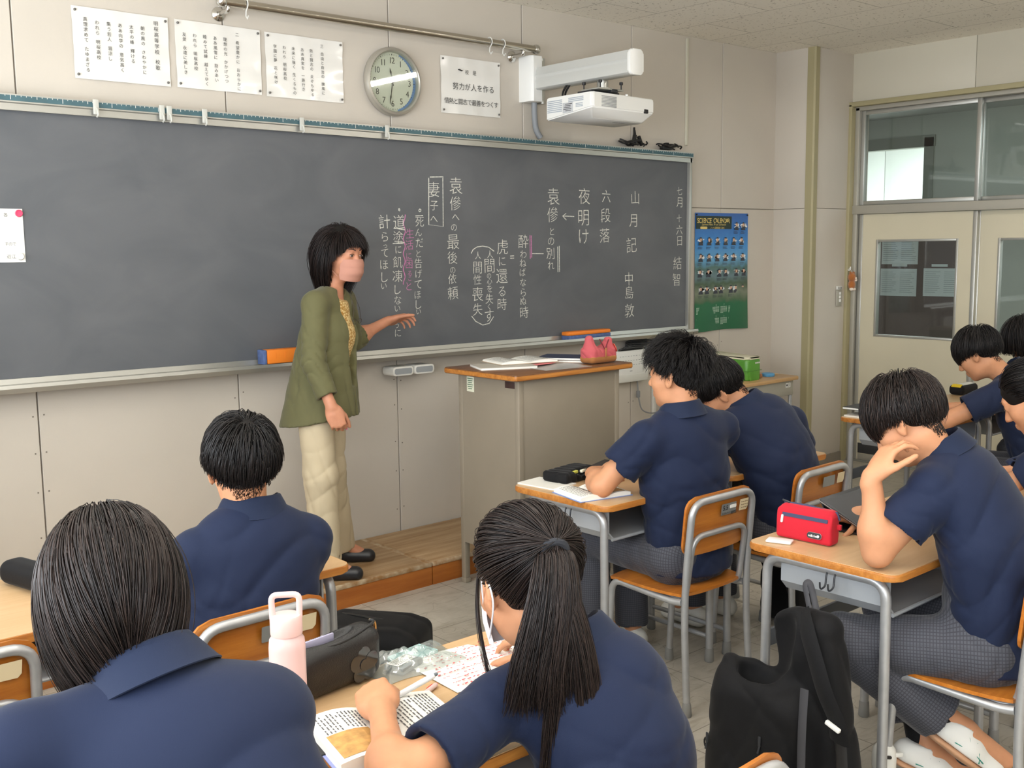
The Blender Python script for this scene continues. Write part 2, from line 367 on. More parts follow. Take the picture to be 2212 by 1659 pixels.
def door(name, y0, y1, x, win):
    z0, z1 = 0.012, 1.818; wy0, wy1, wz0, wz1 = win
    bm = nbm()
    box(bm, (x, (y0+wy0)/2, (z0+z1)/2), (0.034, y0-wy0, z1-z0)); box(bm, (x, (wy1+y1)/2, (z0+z1)/2), (0.034, wy1-y1, z1-z0))
    box(bm, (x, (wy0+wy1)/2, (z0+wz0)/2), (0.034, wy0-wy1, wz0-z0)); box(bm, (x, (wy0+wy1)/2, (wz1+z1)/2), (0.034, wy0-wy1, z1-wz1))
    o = struct(name, bm, M_door)
    bm = nbm()
    for ya in (y0, y1): box(bm, (x, ya, (z0+z1)/2), (0.042, 0.03, z1-z0), bev=0.003)
    obj('door_stile', bm, M_alu, o)
    bm = nbm(); f = 0.016
    for ya in (wy0, wy1): box(bm, (x, ya, (wz0+wz1)/2), (0.044, f, wz1-wz0+f), bev=0.002)
    for za in (wz0, wz1): box(bm, (x, (wy0+wy1)/2, za), (0.043, wy0-wy1-f, f), bev=0.002)
    obj('window_frame', bm, M_alu, o)
    bm = nbm(); box(bm, (x, (wy0+wy1)/2, (wz0+wz1)/2), (0.005, wy0-wy1, wz1-wz0)); obj('pane', bm, M_glass, o)
    bm = nbm(); box(bm, (x-0.019, (y0+y1)/2, 0.10), (0.003, y0-y1-0.05, 0.075), bev=0.001); obj('kick_strip', bm, mat('dark_strip', (58, 58, 60), 0.5), o)
    bm = nbm(); box(bm, (x-0.019, (y0+y1)/2, 0.035), (0.003, y0-y1-0.05, 0.045), bev=0.001); obj('kick_plate', bm, M_alu2, o)
    return o
door('door_1', -0.392, -1.235, XR+0.045, (-0.524, -1.118, 0.945, 1.628))
door('door_2', -1.24, -2.10, XR+0.085, (-1.385, -1.96, 0.945, 1.628))
door('door_3', -2.12, -2.98, XR+0.045, (-2.26, -2.84, 0.945, 1.628))
# left wall with a window band, back wall
bm = nbm(); box(bm, (XL-0.05, YB/2, 0.45), (0.1, -YB, 0.9)); box(bm, (XL-0.05, YB/2, (2.62+H)/2), (0.1, -YB, H-2.62)); box(bm, (XL-0.05, -0.4, 1.76), (0.1, 0.8, 1.72)); box(bm, (XL-0.05, YB+0.4, 1.76), (0.1, 0.8, 1.72))
struct('wall_left', bm, M_wall)
bm = nbm(); box(bm, ((XL+XR)/2, YB-0.05, H/2), (XR-XL+0.3, 0.1, H)); struct('wall_back', bm, M_wall)
# corridor beyond the doors
M_corr = mat('corridor_wall', (178, 180, 168), 0.6, noise=0.04, nscale=1.5)
bm = nbm(); box(bm, (8.28, -3.5, -0.05), (2.2, 12.0, 0.1)); struct('floor_corridor', bm, mat('corridor_floor', (120, 116, 106), 0.35))
bm = nbm(); box(bm, (8.28, -3.5, 2.80), (2.2, 12.0, 0.1)); struct('ceiling_corridor', bm, mat('corridor_ceiling', (186, 187, 182), 0.8))
bm = nbm(); XC = 9.36; oy0, oy1, oz0, oz1 = 1.60, 0.30, 2.0, 2.47
box(bm, (XC, (oy1+YB)/2, 1.4), (0.12, oy1-YB, 2.8)); box(bm, (XC, (oy0+2.6)/2, 1.4), (0.12, 1.0, 2.8)); box(bm, (XC, (oy0+oy1)/2, (oz1+2.8)/2), (0.12, oy0-oy1, 2.8-oz1)); box(bm, (XC, (oy0+oy1)/2, oz0/2), (0.12, oy0-oy1, oz0))
struct('wall_corridor', bm, M_corr)
bm = nbm(); box(bm, (XC-0.06, oy1-0.045, 2.25), (0.03, 0.09, 0.60)); box(bm, (XC-0.06, (oy0+oy1)/2, 2.52), (0.03, oy0-oy1+0.2, 0.10)); struct('trim_7', bm, mat('corridor_frame', (138, 140, 128), 0.5))
bm = nbm(); box(bm, (8.3, 2.55, 1.4), (2.2, 0.1, 2.8)); struct('wall_corridor_end', bm, M_corr)
# the bright room across the corridor: white panelled walls
bm = nbm()
for k in range(5): box(bm, (12.6, 3.0-0.91*k, 1.4), (0.06, 0.90, 2.76), bev=0.003)
box(bm, (11.0, 3.0, 1.4), (3.2, 0.1, 2.8)); box(bm, (11.0, -1.3, 1.4), (3.2, 0.1, 2.8)); struct('wall_far_room', bm, M_wallpaint_white)
bm = nbm(); box(bm, (11.0, 0.9, -0.05), (3.3, 4.4, 0.1)); struct('floor_far_room', bm, M_wallpaint_white)
bm = nbm(); box(bm, (11.0, 0.9, 3.0), (3.3, 4.4, 0.06)); struct('ceiling_far_room', bm, M_wallpaint_white)
# notice board in the corridor, with sheets
nb = thing('notice_board', 'brown corridor notice board seen through the door window', 'notice board', (XC-0.072, 0.44, 1.25))
bm = nbm(); box(bm, (0, 0, 0), (0.02, 1.28, 1.16)); obj('board_panel', bm, mat('brown_board', (112, 97, 90), 0.7), nb)
bm = nbm()
for z in (-0.59, 0.59): box(bm, (-0.004, 0, z), (0.03, 1.32, 0.025), bev=0.003)
for y in (-0.65, 0.65): box(bm, (-0.004, y, 0), (0.03, 0.025, 1.16), bev=0.003)
obj('board_frame', bm, M_alu, nb)
def right_M(x, y, z): return plane_M((x, y, z), (0, -1, 0), (0, 0, 1))    # faces -x
for i, (yc, zc, lab) in enumerate(((0.495, 1.54, 'upper pale notice sheet on the brown corridor board'), (0.50, 1.247, 'lower pale notice sheet under the upper one on the corridor board'), (0.075, 1.253, 'pale notice sheet at the right on the corridor board'), (0.90, 1.35, 'pale notice sheet half hidden by the door window edge'))):
    t = thing('notice_sheet', lab, 'notice', (XC-0.0855, yc, zc), 0, 'notices on the corridor board')
    bm = nbm(); box(bm, (0, 0, 0), (0.002, 0.36, 0.252)); obj('sheet', bm, mat('notice_paper', (214, 220, 214), 0.7), t)
    bm = nbm(); rnd = random.Random(i)
    for r_ in range(11):
        for h_ in (0, 1):
            wd = rnd.uniform(0.10, 0.15); box(bm, (-0.0013, 0.09-0.18*h_+ (0.15-wd)/2, 0.095-r_*0.0185), (0.0008, wd, 0.0035))
    obj('print', bm, mat('faint_print', (150, 156, 152), 0.8), t)
for yc, lab in ((0.492, 'small title strip above the lower notice sheet'), (0.105, 'small title strip above the right notice sheet')):
    bm = nbm(); box(bm, (XC-0.0855, yc, 1.405), (0.003, 0.15, 0.024)); tag(obj('title_strip', bm, mat('notice_paper', (214, 220, 214), 0.7)), lab, 'sign')
# ceiling fluorescent fixtures (two rows running from front to back)
M_tube = mat('fluorescent_tube', (255, 248, 240), 0.4, emit=66)
def fixture(x, y, lab):
    t = thing('ceiling_light', lab, 'ceiling light', (x, y, H), 0, 'fluorescent ceiling lights')
    bm = nbm(); prism(bm, [(-0.045, 0), (-0.035, -0.045), (0.035, -0.045), (0.045, 0)], -0.63, 0.63, Matrix.Rotation(-PI/2, 4, 'X') @ Matrix.Diagonal((1, -1, 1, 1))); obj('housing', bm, M_white2, t)
    bm = nbm()
    for s in (-1, 1): prism(bm, [(s*0.03, -0.040), (s*0.15, -0.118), (s*0.15, -0.112), (s*0.03, -0.034)][::s], -0.63, 0.63, Matrix.Rotation(-PI/2, 4, 'X') @ Matrix.Diagonal((1, -1, 1, 1)))
    obj('reflector', bm, M_white2, t)
    bm = nbm(); tube(bm, [(0, -0.58, -0.10), (0, 0.58, -0.10)], 0.018, 10); obj('tube', bm, M_tube, t)
    for s in (-1, 1):
        bm = nbm(); box(bm, (0, s*0.592, -0.075), (0.035, 0.02, 0.075), bev=0.003); obj('socket', bm, M_white2, t)
    return t
for x, nm in ((1.7, 'window'), (4.72, 'corridor')):
    for k, y in enumerate((-2.35, -4.15, -5.95, -7.75)):
        fixture(x, y, 'single tube ceiling light, %s in the row nearer the %s side' % (('first from the board', 'second from the board', 'third from the board', 'fourth from the board')[k], nm))
# ================= FRONT WALL: BLACKBOARD, POSTERS, CLOCK, PROJECTOR =================
BX0, BX1, BZ = 0.55, 5.562, 1.63; BXC = (BX0+BX1)/2; BL = BX1-BX0
bb = thing('blackboard', 'long dark grey blackboard with chalk writing and a metal chalk tray', 'blackboard', (BXC, 0, BZ), (0, 0.006, 0))
def bl(X, Z): return (X-BXC, Z-BZ+0.006*(X-BXC))
M_board = mat('slate_board', (84, 88, 89), 0.5, spec=0.35)
N, L, b = nodes_of(M_board)
tc = N.new('ShaderNodeTexCoord'); mp = N.new('ShaderNodeMapping'); mp.inputs['Scale'].default_value = (1.0, 1.0, 1.6); mp.inputs['Rotation'].default_value = (0, 0.5, 0)
n1 = N.new('ShaderNodeTexNoise'); n1.inputs['Scale'].default_value = 2.0; n1.inputs['Detail'].default_value = 9; n1.inputs['Distortion'].default_value = 1.2
r1 = N.new('ShaderNodeValToRGB'); r1.color_ramp.elements[0].position = 0.3; r1.color_ramp.elements[1].position = 0.75
r1.color_ramp.elements[0].color = (*lin((88, 91, 95)), 1); r1.color_ramp.elements[1].color = (*lin((102, 104, 107)), 1)
L.new(tc.outputs['Object'], mp.inputs['Vector']); L.new(mp.outputs['Vector'], n1.inputs['Vector']); L.new(n1.outputs['Fac'], r1.inputs['Fac']); L.new(r1.outputs['Color'], b.inputs['Base Color'])
bm = nbm(); box(bm, (0, -0.025, 0.0), (BL-0.02, 0.04, 1.12)); obj('writing_surface', bm, M_board, bb)
bm = nbm()
prism(bm, [(-0.0, 0.530), (-0.070, 0.530), (-0.070, 0.556), (-0.078, 0.560), (-0.078, 0.592), (-0.0, 0.598)], -BL/2, BL/2, Matrix(((0, 0, 1, 0), (1, 0, 0, 0), (0, 1, 0, 0), (0, 0, 0, 1))))
obj('top_rail', bm, M_alu, bb)
bm = nbm(); box(bm, (0, -0.0785, 0.576), (BL-0.01, 0.003, 0.021)); rs = obj('ruler_strip', bm, mat('teal_strip', (66, 98, 106), 0.5, noise=0.15, nscale=14), bb)
bm = nbm()
for k in range(int(BL/0.02)):
    x = -BL/2+0.01+k*0.02; h = 0.017 if k % 10 == 0 else (0.010 if k % 5 == 0 else 0.005)
    box(bm, (x, -0.0803, 0.5865-h/2), (0.0022, 0.001, h))
obj('ruler_marks', bm, M_white2, rs)
bm = nbm(); box(bm, (BL/2-0.012, -0.035, 0), (0.024, 0.07, 1.14), bev=0.004); obj('end_stile', bm, M_alu, bb)
bm = nbm(); box(bm, (-BL/2+0.012, -0.035, 0), (0.024, 0.07, 1.14), bev=0.004); obj('end_stile', bm, M_alu, bb)
bm = nbm()
prism(bm, [(0, -0.535), (-0.052, -0.535), (-0.058, -0.556), (-0.128, -0.560), (-0.136, -0.552), (-0.140, -0.566), (-0.130, -0.586), (-0.03, -0.592), (0, -0.60)], -BL/2, BL/2, Matrix(((0, 0, 1, 0), (1, 0, 0, 0), (0, 1, 0, 0), (0, 0, 0, 1))))
obj('chalk_tray', bm, M_alu, bb)
for xc in (3.19, 3.325):
    bm = nbm(); lx, lz = bl(xc, 1.005)
    pr_ = [(p[0], p[1]) for p in rrect(0.128, 0.046, 0.014)]; Mx = Matrix.Translation((lx, -0.085, lz-0.022)) @ Matrix.Rotation(PI/2, 4, 'X')
    prism(bm, pr_, -0.06, 0.035, Mx, bev=0.003); dr = obj('chalk_drawer', bm, M_white2, bb)
    bm = nbm(); prism(bm, rrect(0.108, 0.03, 0.01), 0.0352, 0.0365, Mx); obj('drawer_face', bm, mat('drawer_grey', (150, 154, 156), 0.5), dr)
# chalk writing: hand-spaced characters and lines
M_chalk = mat('white_chalk', (222, 222, 212), 0.9, noise=0.25, nscale=120)
M_chalkp = mat('pink_chalk', (205, 128, 176), 0.9, noise=0.2, nscale=120)
CHALK = [
  ('w', [('袁',3.61,1.942,0.094),('傪',3.604,1.849,0.079),('へ',3.607,1.774,0.038),('の',3.593,1.72,0.036),('最',3.586,1.643,0.087),('後',3.58,1.559,0.071),('の',3.581,1.492,0.033),('依',3.577,1.446,0.06),('頼',3.58,1.369,0.077)]),
  ('w', [('妻',3.461,1.918,0.082),('子',3.462,1.834,0.056),('へ',3.46,1.763,0.044)]),
  ('w', [('死',3.365,1.749,0.059),('ん',3.357,1.694,0.039),('だ',3.362,1.64,0.047),('と',3.354,1.583,0.037),('告',3.352,1.533,0.052),('げ',3.353,1.478,0.045),('て',3.349,1.422,0.045),('ほ',3.344,1.368,0.04),('し',3.348,1.317,0.047),('い',3.348,1.279,0.026)]),
  ('p', [('生',3.301,1.689,0.054),('活',3.296,1.629,0.054),('に',3.292,1.571,0.034),('困',3.292,1.53,0.045),('る',3.295,1.481,0.028),('こ',3.295,1.454,0.021),('と',3.288,1.415,0.042)]),
  ('w', [('道',3.233,1.748,0.077),('塗',3.227,1.668,0.071),('に',3.226,1.606,0.039),('飢',3.22,1.542,0.064),('凍',3.217,1.47,0.067),('し',3.216,1.401,0.049),('な',3.216,1.346,0.046),('い',3.213,1.302,0.031),('よ',3.208,1.252,0.031),('う',3.208,1.216,0.031),('に',3.213,1.175,0.039)]),
  ('w', [('計',3.143,1.748,0.075),('ら',3.143,1.672,0.048),('っ',3.144,1.623,0.018),('て',3.141,1.589,0.041),('ほ',3.135,1.53,0.052),('し',3.136,1.466,0.051),('い',3.131,1.421,0.03)]),
  ('w', [('酔',4.095,1.643,0.082),('わ',4.094,1.571,0.047),('ね',4.09,1.521,0.047),('ば',4.088,1.469,0.046),('な',4.091,1.411,0.046),('ら',4.092,1.354,0.047),('ぬ',4.091,1.305,0.046),('時',4.098,1.239,0.07)]),
  ('w', [('虎',3.937,1.614,0.086),('に',3.934,1.534,0.052),('還',3.931,1.452,0.09),('る',3.931,1.365,0.055),('時',3.931,1.294,0.072)]),
  ('w', [('人',3.845,1.574,0.043),('間',3.841,1.51,0.078),('の',3.837,1.455,0.028),('心',3.84,1.425,0.035),('を',3.84,1.384,0.04),('失',3.838,1.328,0.06),('く',3.834,1.284,0.031),('す',3.835,1.234,0.07)]),
  ('w', [('人',3.758,1.569,0.042),('間',3.755,1.502,0.066),('性',3.753,1.437,0.061),('喪',3.754,1.357,0.083),('失',3.753,1.273,0.072)]),
  ('w', [('袁',4.332,1.901,0.102),('傪',4.324,1.797,0.091),('と',4.32,1.7,0.043),('の',4.312,1.643,0.048),('別',4.306,1.573,0.068),('れ',4.312,1.503,0.056)]),
  ('w', [('夜',4.586,1.909,0.102),('明',4.58,1.781,0.096),('け',4.582,1.67,0.088)]),
  ('w', [('六',4.775,1.913,0.079),('段',4.769,1.798,0.091),('落',4.763,1.676,0.093)]),
  ('w', [('山',5.036,1.91,0.084),('月',5.019,1.768,0.079),('記',5.005,1.617,0.101),('中',4.983,1.406,0.084),('島',4.988,1.321,0.082),('敦',4.99,1.208,0.093)]),
  ('w', [('七',5.463,1.962,0.057),('月',5.463,1.889,0.064),('十',5.462,1.786,0.052),('六',5.466,1.712,0.066),('日',5.47,1.64,0.062),('結',5.451,1.496,0.089),('智',5.442,1.389,0.083)]),
]
CHALK_LINES = [
  ('w', [(3.438,1.982),(3.526,1.986),(3.523,1.98),(3.521,1.725),(3.425,1.734),(3.43,1.977)]),
  ('w', [(3.43,1.978),(3.425,1.734)]),
  ('w', [(3.363,1.811),(3.368,1.815),(3.376,1.812),(3.374,1.804),(3.367,1.801),(3.361,1.805),(3.363,1.811)]),
  ('w', [(3.235,1.816),(3.241,1.811),(3.239,1.803),(3.233,1.806),(3.235,1.816)]),
  ('w', [(3.339,1.779),(3.388,1.781)]),
  ('w', [(3.204,1.715),(3.271,1.707)]),
  ('w', [(3.192,1.637),(3.267,1.642)]),
  ('p', [(3.274,1.785),(3.274,1.778),(3.274,1.772),(3.271,1.766),(3.269,1.76),(3.266,1.754),(3.263,1.747),(3.262,1.741),(3.262,1.735),(3.264,1.729),(3.266,1.723),(3.269,1.717),(3.271,1.711),(3.272,1.704),(3.272,1.698),(3.271,1.692),(3.268,1.686),(3.265,1.68),(3.262,1.673),(3.26,1.667),(3.26,1.661),(3.26,1.655),(3.262,1.649),(3.265,1.642),(3.267,1.636),(3.269,1.63),(3.27,1.624),(3.269,1.618),(3.267,1.611),(3.264,1.605),(3.261,1.599),(3.259,1.593),(3.257,1.587),(3.257,1.581),(3.259,1.574),(3.261,1.568),(3.264,1.562),(3.266,1.556),(3.267,1.549),(3.267,1.543),(3.266,1.537),(3.264,1.531),(3.261,1.525),(3.258,1.518),(3.256,1.512),(3.255,1.506),(3.255,1.5),(3.257,1.494),(3.26,1.487),(3.262,1.481),(3.264,1.475),(3.265,1.468),(3.265,1.462),(3.263,1.456),(3.26,1.45),(3.257,1.444),(3.255,1.437),(3.253,1.431),(3.253,1.425)]),
  ('w', [(3.711,1.58),(3.725,1.601),(3.753,1.615),(3.793,1.619),(3.836,1.613),(3.876,1.59)]),
  ('w', [(3.71,1.237),(3.738,1.207),(3.788,1.184),(3.836,1.191),(3.868,1.227)]),
  ('w', [(4.366,1.612),(4.368,1.463)]),
  ('w', [(4.379,1.616),(4.381,1.464)]),
  ('p', [(4.146,1.679),(4.148,1.544)]),
  ('p', [(4.156,1.677),(4.159,1.551)]),
  ('w', [(4.162,1.574),(4.252,1.572)]),
  ('w', [(3.995,1.562),(4.023,1.563)]),
  ('w', [(3.994,1.55),(4.023,1.55)]),
  ('w', [(4.501,1.788),(4.406,1.79)]),
  ('w', [(4.435,1.805),(4.406,1.79),(4.437,1.767)]),
]
_r = random.Random(11)
for ci, (c_, items) in enumerate(CHALK):
    bm = nbm()
    for ch, X, Z, h in items:
        lx, lz = bl(X, Z)
        M = plane_M((lx, -0.0462, lz), (math.cos(0.03), 0, math.sin(_r.uniform(-0.02, 0.09))), (-math.sin(_r.uniform(-0.03, 0.05)), 0, 1))
        put_glyph(bm, ch, M, 0, 0, h=h*0.97, w=max(0.048, h*0.92), thin=-0.010)
    o_ = obj('chalk_writing', bm, M_chalk if c_ == 'w' else M_chalkp, bb, sharp=None, recalc=False)
    if c_ == 'p': o_['label'] = 'pink chalk writing'
for cc, pts in CHALK_LINES:
    bm = nbm(); P = [Vector((bl(x, z)[0], -0.0455, bl(x, z)[1])) for x, z in pts]
    tube(bm, P, 0.0026, 6, flat=0.35, up=(0, 1, 0)); o_ = obj('chalk_line', bm, M_chalk if cc == 'w' else M_chalkp, bb)
    if cc == 'p': o_['label'] = 'pink chalk line'
# clear clips on the top rail
M_clear = mat('clear_plastic', (214, 214, 206), 0.2, spec=0.6, alpha=0.75)
for i, (x, lab) in enumerate(((1.693, 'clear plastic clip on the rail under the first song sheet'), (1.975, 'clear clip on the rail, left one of the touching pair'), (2.008, 'clear clip on the rail, right one of the touching pair'), (2.171, 'clear plastic clip on the rail below the second song sheet'), (2.659, 'clear plastic clip on the rail below the third song sheet'), (3.145, 'clear plastic clip on the rail below the wall clock'))):
    t = thing('rail_clip', lab, 'clip', (x, -0.083, BZ+0.566-0.006*(x-BXC)), 0, 'clips on the blackboard rail')
    bm = nbm(); box(bm, (0, -0.006, 0), (0.024, 0.010, 0.062), bev=0.004); obj('clip_body', bm, M_clear, t)
    bm = nbm(); tube(bm, smooth_path([(0, -0.012, -0.005), (0, -0.022, -0.018), (0, -0.024, -0.034), (0, -0.012, -0.04)], 4), 0.004, 8); obj('hook', bm, M_clear, t)
# note sheet held by magnets
t = thing('note_sheet', 'white handwritten note held by magnets on the blackboard', 'paper', (1.283, -0.0475, 1.68))
bm = nbm(); grid(bm, lambda u, v: Vector(((u-0.5)*0.21, -0.0015-0.002*math.sin(u*3.1)*v, (v-0.5)*0.212)), 8, 8, 0.0006); obj('sheet', bm, M_paper, t)
bm = nbm(); M = plane_M((0, -0.0058, 0), (1, 0, 0), (0, 0, 1)); htext(bm, '各', M, 0.03, 0.082, 0.018); htext(bm, 'すので', M, 0.028, -0.033, 0.016); htext(bm, '近江', M, 0.032, -0.083, 0.018); obj('handwriting', bm, mat('pencil_grey', (120, 118, 114), 0.8), t, sharp=None, recalc=False)
for nm, rgb, x, z, lab in (('m', (226, 74, 110), 1.372, 1.768, 'round pink magnet on the corner of the note sheet'), ('m', (232, 231, 226), 1.366, 1.597, 'round white magnet at the foot of the note sheet')):
    bm = nbm(); lathe(bm, [(0.0145, 0), (0.0145, 0.006), (0.012, 0.009), (0.0105, 0.0075), (0.002, 0.007)], Matrix.Translation((x, -0.0545, z)) @ Matrix.Rotation(PI/2, 4, 'X'), 24); tag(obj('magnet', bm, mat('magnet_%d' % rgb[1], rgb, 0.3)), lab, 'magnet')
# blackboard erasers on the tray
def eraser(lab, x, ln, face):
    t = thing('chalk_eraser', lab, 'eraser', (x, -0.098, BZ-0.556-0.006*(x-BXC)), 0, 'erasers on the chalk tray')
    bm = nbm(); box(bm, (0, 0, 0.0125), (ln, 0.062, 0.025), bev=0.004); obj('felt_pad', bm, mat('blue_felt', (84, 104, 150), 0.9, noise=0.2, nscale=60), t)
    bm = nbm(); box(bm, (0, 0, 0.036), (ln, 0.062, 0.023), bev=0.007)
    if face:
        for k in range(3): box(bm, (ln*(-0.1+0.25*k), -0.030, 0.036), (0.003, 0.004, 0.014), bev=0.001)
    obj('grip_block', bm, mat('orange_block', (242, 134, 42), 0.5), t)
eraser('long orange topped eraser on the tray behind the lectern', 4.55, 0.36, 0)
bm_l = thing('chalk_eraser', 'orange eraser with blue felt end on the tray beside the teacher', 'eraser', (2.50, -0.10, 1.0815), 0, 'erasers on the chalk tray')
bm = nbm(); box(bm, (0.006, 0, 0.033), (0.20, 0.06, 0.066), bev=0.007)
for k in range(3): box(bm, (-0.05+0.05*k, -0.0305, 0.036), (0.002, 0.002, 0.03), bev=0.0005)
obj('grip_block', bm, MATS['orange_block'], bm_l)
bm = nbm(); box(bm, (-0.104, 0, 0.033), (0.018, 0.062, 0.068), bev=0.004); obj('felt_pad', bm, MATS['blue_felt'], bm_l)
# song sheets and motto, laminated A3
def poster(lab, x0, x1, z0, z1, draw, group):
    t = thing('wall_poster', lab, 'poster', ((x0+x1)/2, -0.001, (z0+z1)/2), 0, group); w_, h_ = x1-x0, z1-z0
    rr_ = random.Random(lab); ph = [rr_.uniform(0, 6) for _ in range(6)]
    def f(u, v):
        e = 0.0035*(math.sin(9*u+ph[0])*math.sin(5*v+ph[1])+0.6*math.sin(21*u+ph[2]+3*v)*(abs(v-0.5)*2)**2+0.7*math.sin(17*v+ph[3])*(abs(u-0.5)*2)**3)
        return Vector(((u-0.5)*w_, -0.0050-e*0.6, (v-0.5)*h_))
    bm = nbm(); grid(bm, f, 40, 30, 0.0008); obj('sheet', bm, M_lam, t)
    bm = nbm(); draw(bm, plane_M((0, -0.0098, 0), (1, 0, 0), (0, 0, 1)), w_, h_); obj('lettering', bm, M_ink, t, sharp=None, recalc=False)
    for sx in (-1, 1):
        for sz in (-1, 1):
            bm = nbm(); lathe(bm, [(0.0055, 0), (0.0055, 0.004), (0.003, 0.006)], Matrix.Translation((sx*(w_/2-0.013), -0.0085, sz*(h_/2-0.016))) @ Matrix.Rotation(PI/2, 4, 'X'), 12); obj('thumbtack', bm, mat('pin_grey', (110, 108, 104), 0.4, metal=0.4), t)
def song(cols, x0, step, size, ruby=True):
    def d(bm, M, w_, h_):
        for i, (s, y, k) in enumerate(cols):
            vtext(bm, s, M, w_/2-x0-step*i-(0.012 if i else 0), h_/2-y, size*k, step=size*k*1.13)
    return d
G = 'school song sheets above the blackboard'
poster('first song sheet from the left, with the large title column', 1.646, 2.058, 2.327, 2.618, song([('明桜高等学校　校歌', 0.030, 1.15), ('朝の風の　さわやかに', 0.058, 1), ('太平の峰　輝ける', 0.058, 1), ('ああ向学の　意気高く', 0.058, 1), ('集う若人　眉涼し', 0.058, 1), ('われら　明桜高校', 0.058, 1), ('真理求めて　たゆまざる', 0.050, 1)], 0.056, 0.0485, 0.0185), G)
poster('second song sheet, in the middle of the three sheets', 2.089, 2.502, 2.329, 2.62, song([('二　希望豊かに　おおらかに', 0.034, 1), ('理想の光　かかげつつ', 0.062, 1), ('ああ風雪に　励みあい', 0.062, 1), ('睦みて試練　越えてゆく', 0.062, 1), ('われら　明桜高校', 0.062, 1), ('友愛　永遠に美しき', 0.062, 1)], 0.118, 0.0485, 0.0185), G)
poster('third song sheet, next to the wall clock', 2.527, 2.948, 2.326, 2.618, song([('三　自由と自治の　旗風に', 0.034, 1), ('熱と闘志の　炎ぞもゆる', 0.062, 1), ('ああ真実を　一路行き', 0.062, 1), ('未来に強く　生くるもの', 0.062, 1), ('われら　明桜高校', 0.062, 1), ('学園に夢　花と咲け', 0.062, 1)], 0.118, 0.0485, 0.0185), G)
def motto(bm, M, w_, h_):
    htext(bm, '校是', M, -0.005, 0.075, 0.026, step=0.052, center=True); htext(bm, '努力が人を作る', M, 0.015, -0.003, 0.040, step=0.042, center=True); htext(bm, '情熱と闘志で最善をつくす', M, -0.0, -0.083, 0.034, step=0.0315, center=True)
    tube(bm, [(-0.09, -0.0098, 0.085), (-0.066, -0.0098, 0.078)], 0.012, 8, flat=0.1)
poster('laminated school motto sheet between the clock and the projector', 3.555, 3.968, 2.326, 2.622, motto, None)
# wall clock
ck = thing('wall_clock', 'round silver wall clock with cream face above the blackboard', 'clock', (3.233, 0, 2.452))
Mc = Matrix.Rotation(PI/2, 4, 'X')
bm = nbm(); lathe(bm, [(0.160, 0.0), (0.170, 0.012), (0.171, 0.030), (0.164, 0.044), (0.154, 0.048), (0.148, 0.040), (0.146, 0.020)], Mc, 64, cap=False); obj('rim', bm, mat('clock_rim', (186, 182, 172), 0.3, metal=0.6), ck)
bm = nbm(); lathe(bm, [(0.1475, 0.0), (0.1475, 0.018)], Mc, 64); obj('face', bm, mat('clock_face', (232, 226, 206), 0.5), ck)
bm = nbm(); n_ = 28
for k in range(n_):
    a0, a1 = math.radians(72-150*k/n_), math.radians(72-150*(k+1)/n_)
    wd = lambda a: 0.004+0.012*max(0, math.cos(a+0.1))
    vs = [bm.verts.new((r_*math.cos(a), -0.0186, r_*math.sin(a))) for a, r_ in ((a0, 0.146-wd(a0)), (a1, 0.146-wd(a1)), (a1, 0.146), (a0, 0.146))]; bm.faces.new(vs)
obj('painted_rim_reflection', bm, mat('reflection_blue', (120, 150, 196), 0.5), ck, sharp=None)  # reflection in the inner rim, painted as a blue crescent on the face
bm = nbm(); M = plane_M((0, -0.0192, 0), (1, 0, 0), (0, 0, 1))
for k in range(1, 13):
    a = PI/2-k*PI/6; s_ = str(k); R_ = 0.107
    for q, ch in enumerate(s_): put_glyph(bm, ch, M, R_*math.cos(a)+(q-(len(s_)-1)/2)*0.0165, R_*math.sin(a), h=0.030, w=0.020)
for k in range(60):
    a = k*PI/30; tube(bm, [(0.132*math.cos(a), -0.0192, 0.132*math.sin(a)), ((0.137 if k % 5 else 0.139)*math.cos(a), -0.0192, (0.137 if k % 5 else 0.139)*math.sin(a))], 0.0008 if k % 5 else 0.0016, 4)
obj('numerals', bm, mat('numeral_brown', (74, 66, 54), 0.5), ck, sharp=None, recalc=False)
def hand(ang, ln, w0, nm, y, back=0.02):
    a = PI/2-math.radians(ang); d = Vector((math.cos(a), 0, math.sin(a))); p = Vector((-math.sin(a), 0, math.cos(a)))
    bm = nbm(); P = [d*-back + p*w0*0.6, d*ln*0.55+p*w0*0.45, d*ln*0.70+p*w0*1.6, d*ln, d*ln*0.70-p*w0*1.6, d*ln*0.55-p*w0*0.45, d*-back-p*w0*0.6]
    vs = [bm.verts.new(q+Vector((0, y, 0))) for q in P]; f = bm.faces.new(vs); r_ = bmesh.ops.extrude_face_region(bm, geom=[f])
    bmesh.ops.translate(bm, verts=[v for v in r_['geom'] if isinstance(v, bmesh.types.BMVert)], vec=(0, 0.0012, 0)); obj(nm, bm, MATS['numeral_brown'], ck)
hand(347, 0.070, 0.0036, 'hour_hand', -0.0235); hand(192, 0.112, 0.0028, 'minute_hand', -0.027)
bm = nbm(); tube(bm, [(-0.006, -0.030, 0.03), (0.023*-1, -0.030, -0.115)], 0.0009, 5); lathe(bm, [(0.006, 0.02), (0.006, 0.032)], Mc, 14); obj('second_hand', bm, MATS['numeral_brown'], ck)
bm = nbm(); lathe(bm, [(0.1478, 0.038), (0.1478, 0.040)], Mc, 48); obj('glass_cover', bm, M_glass, ck)
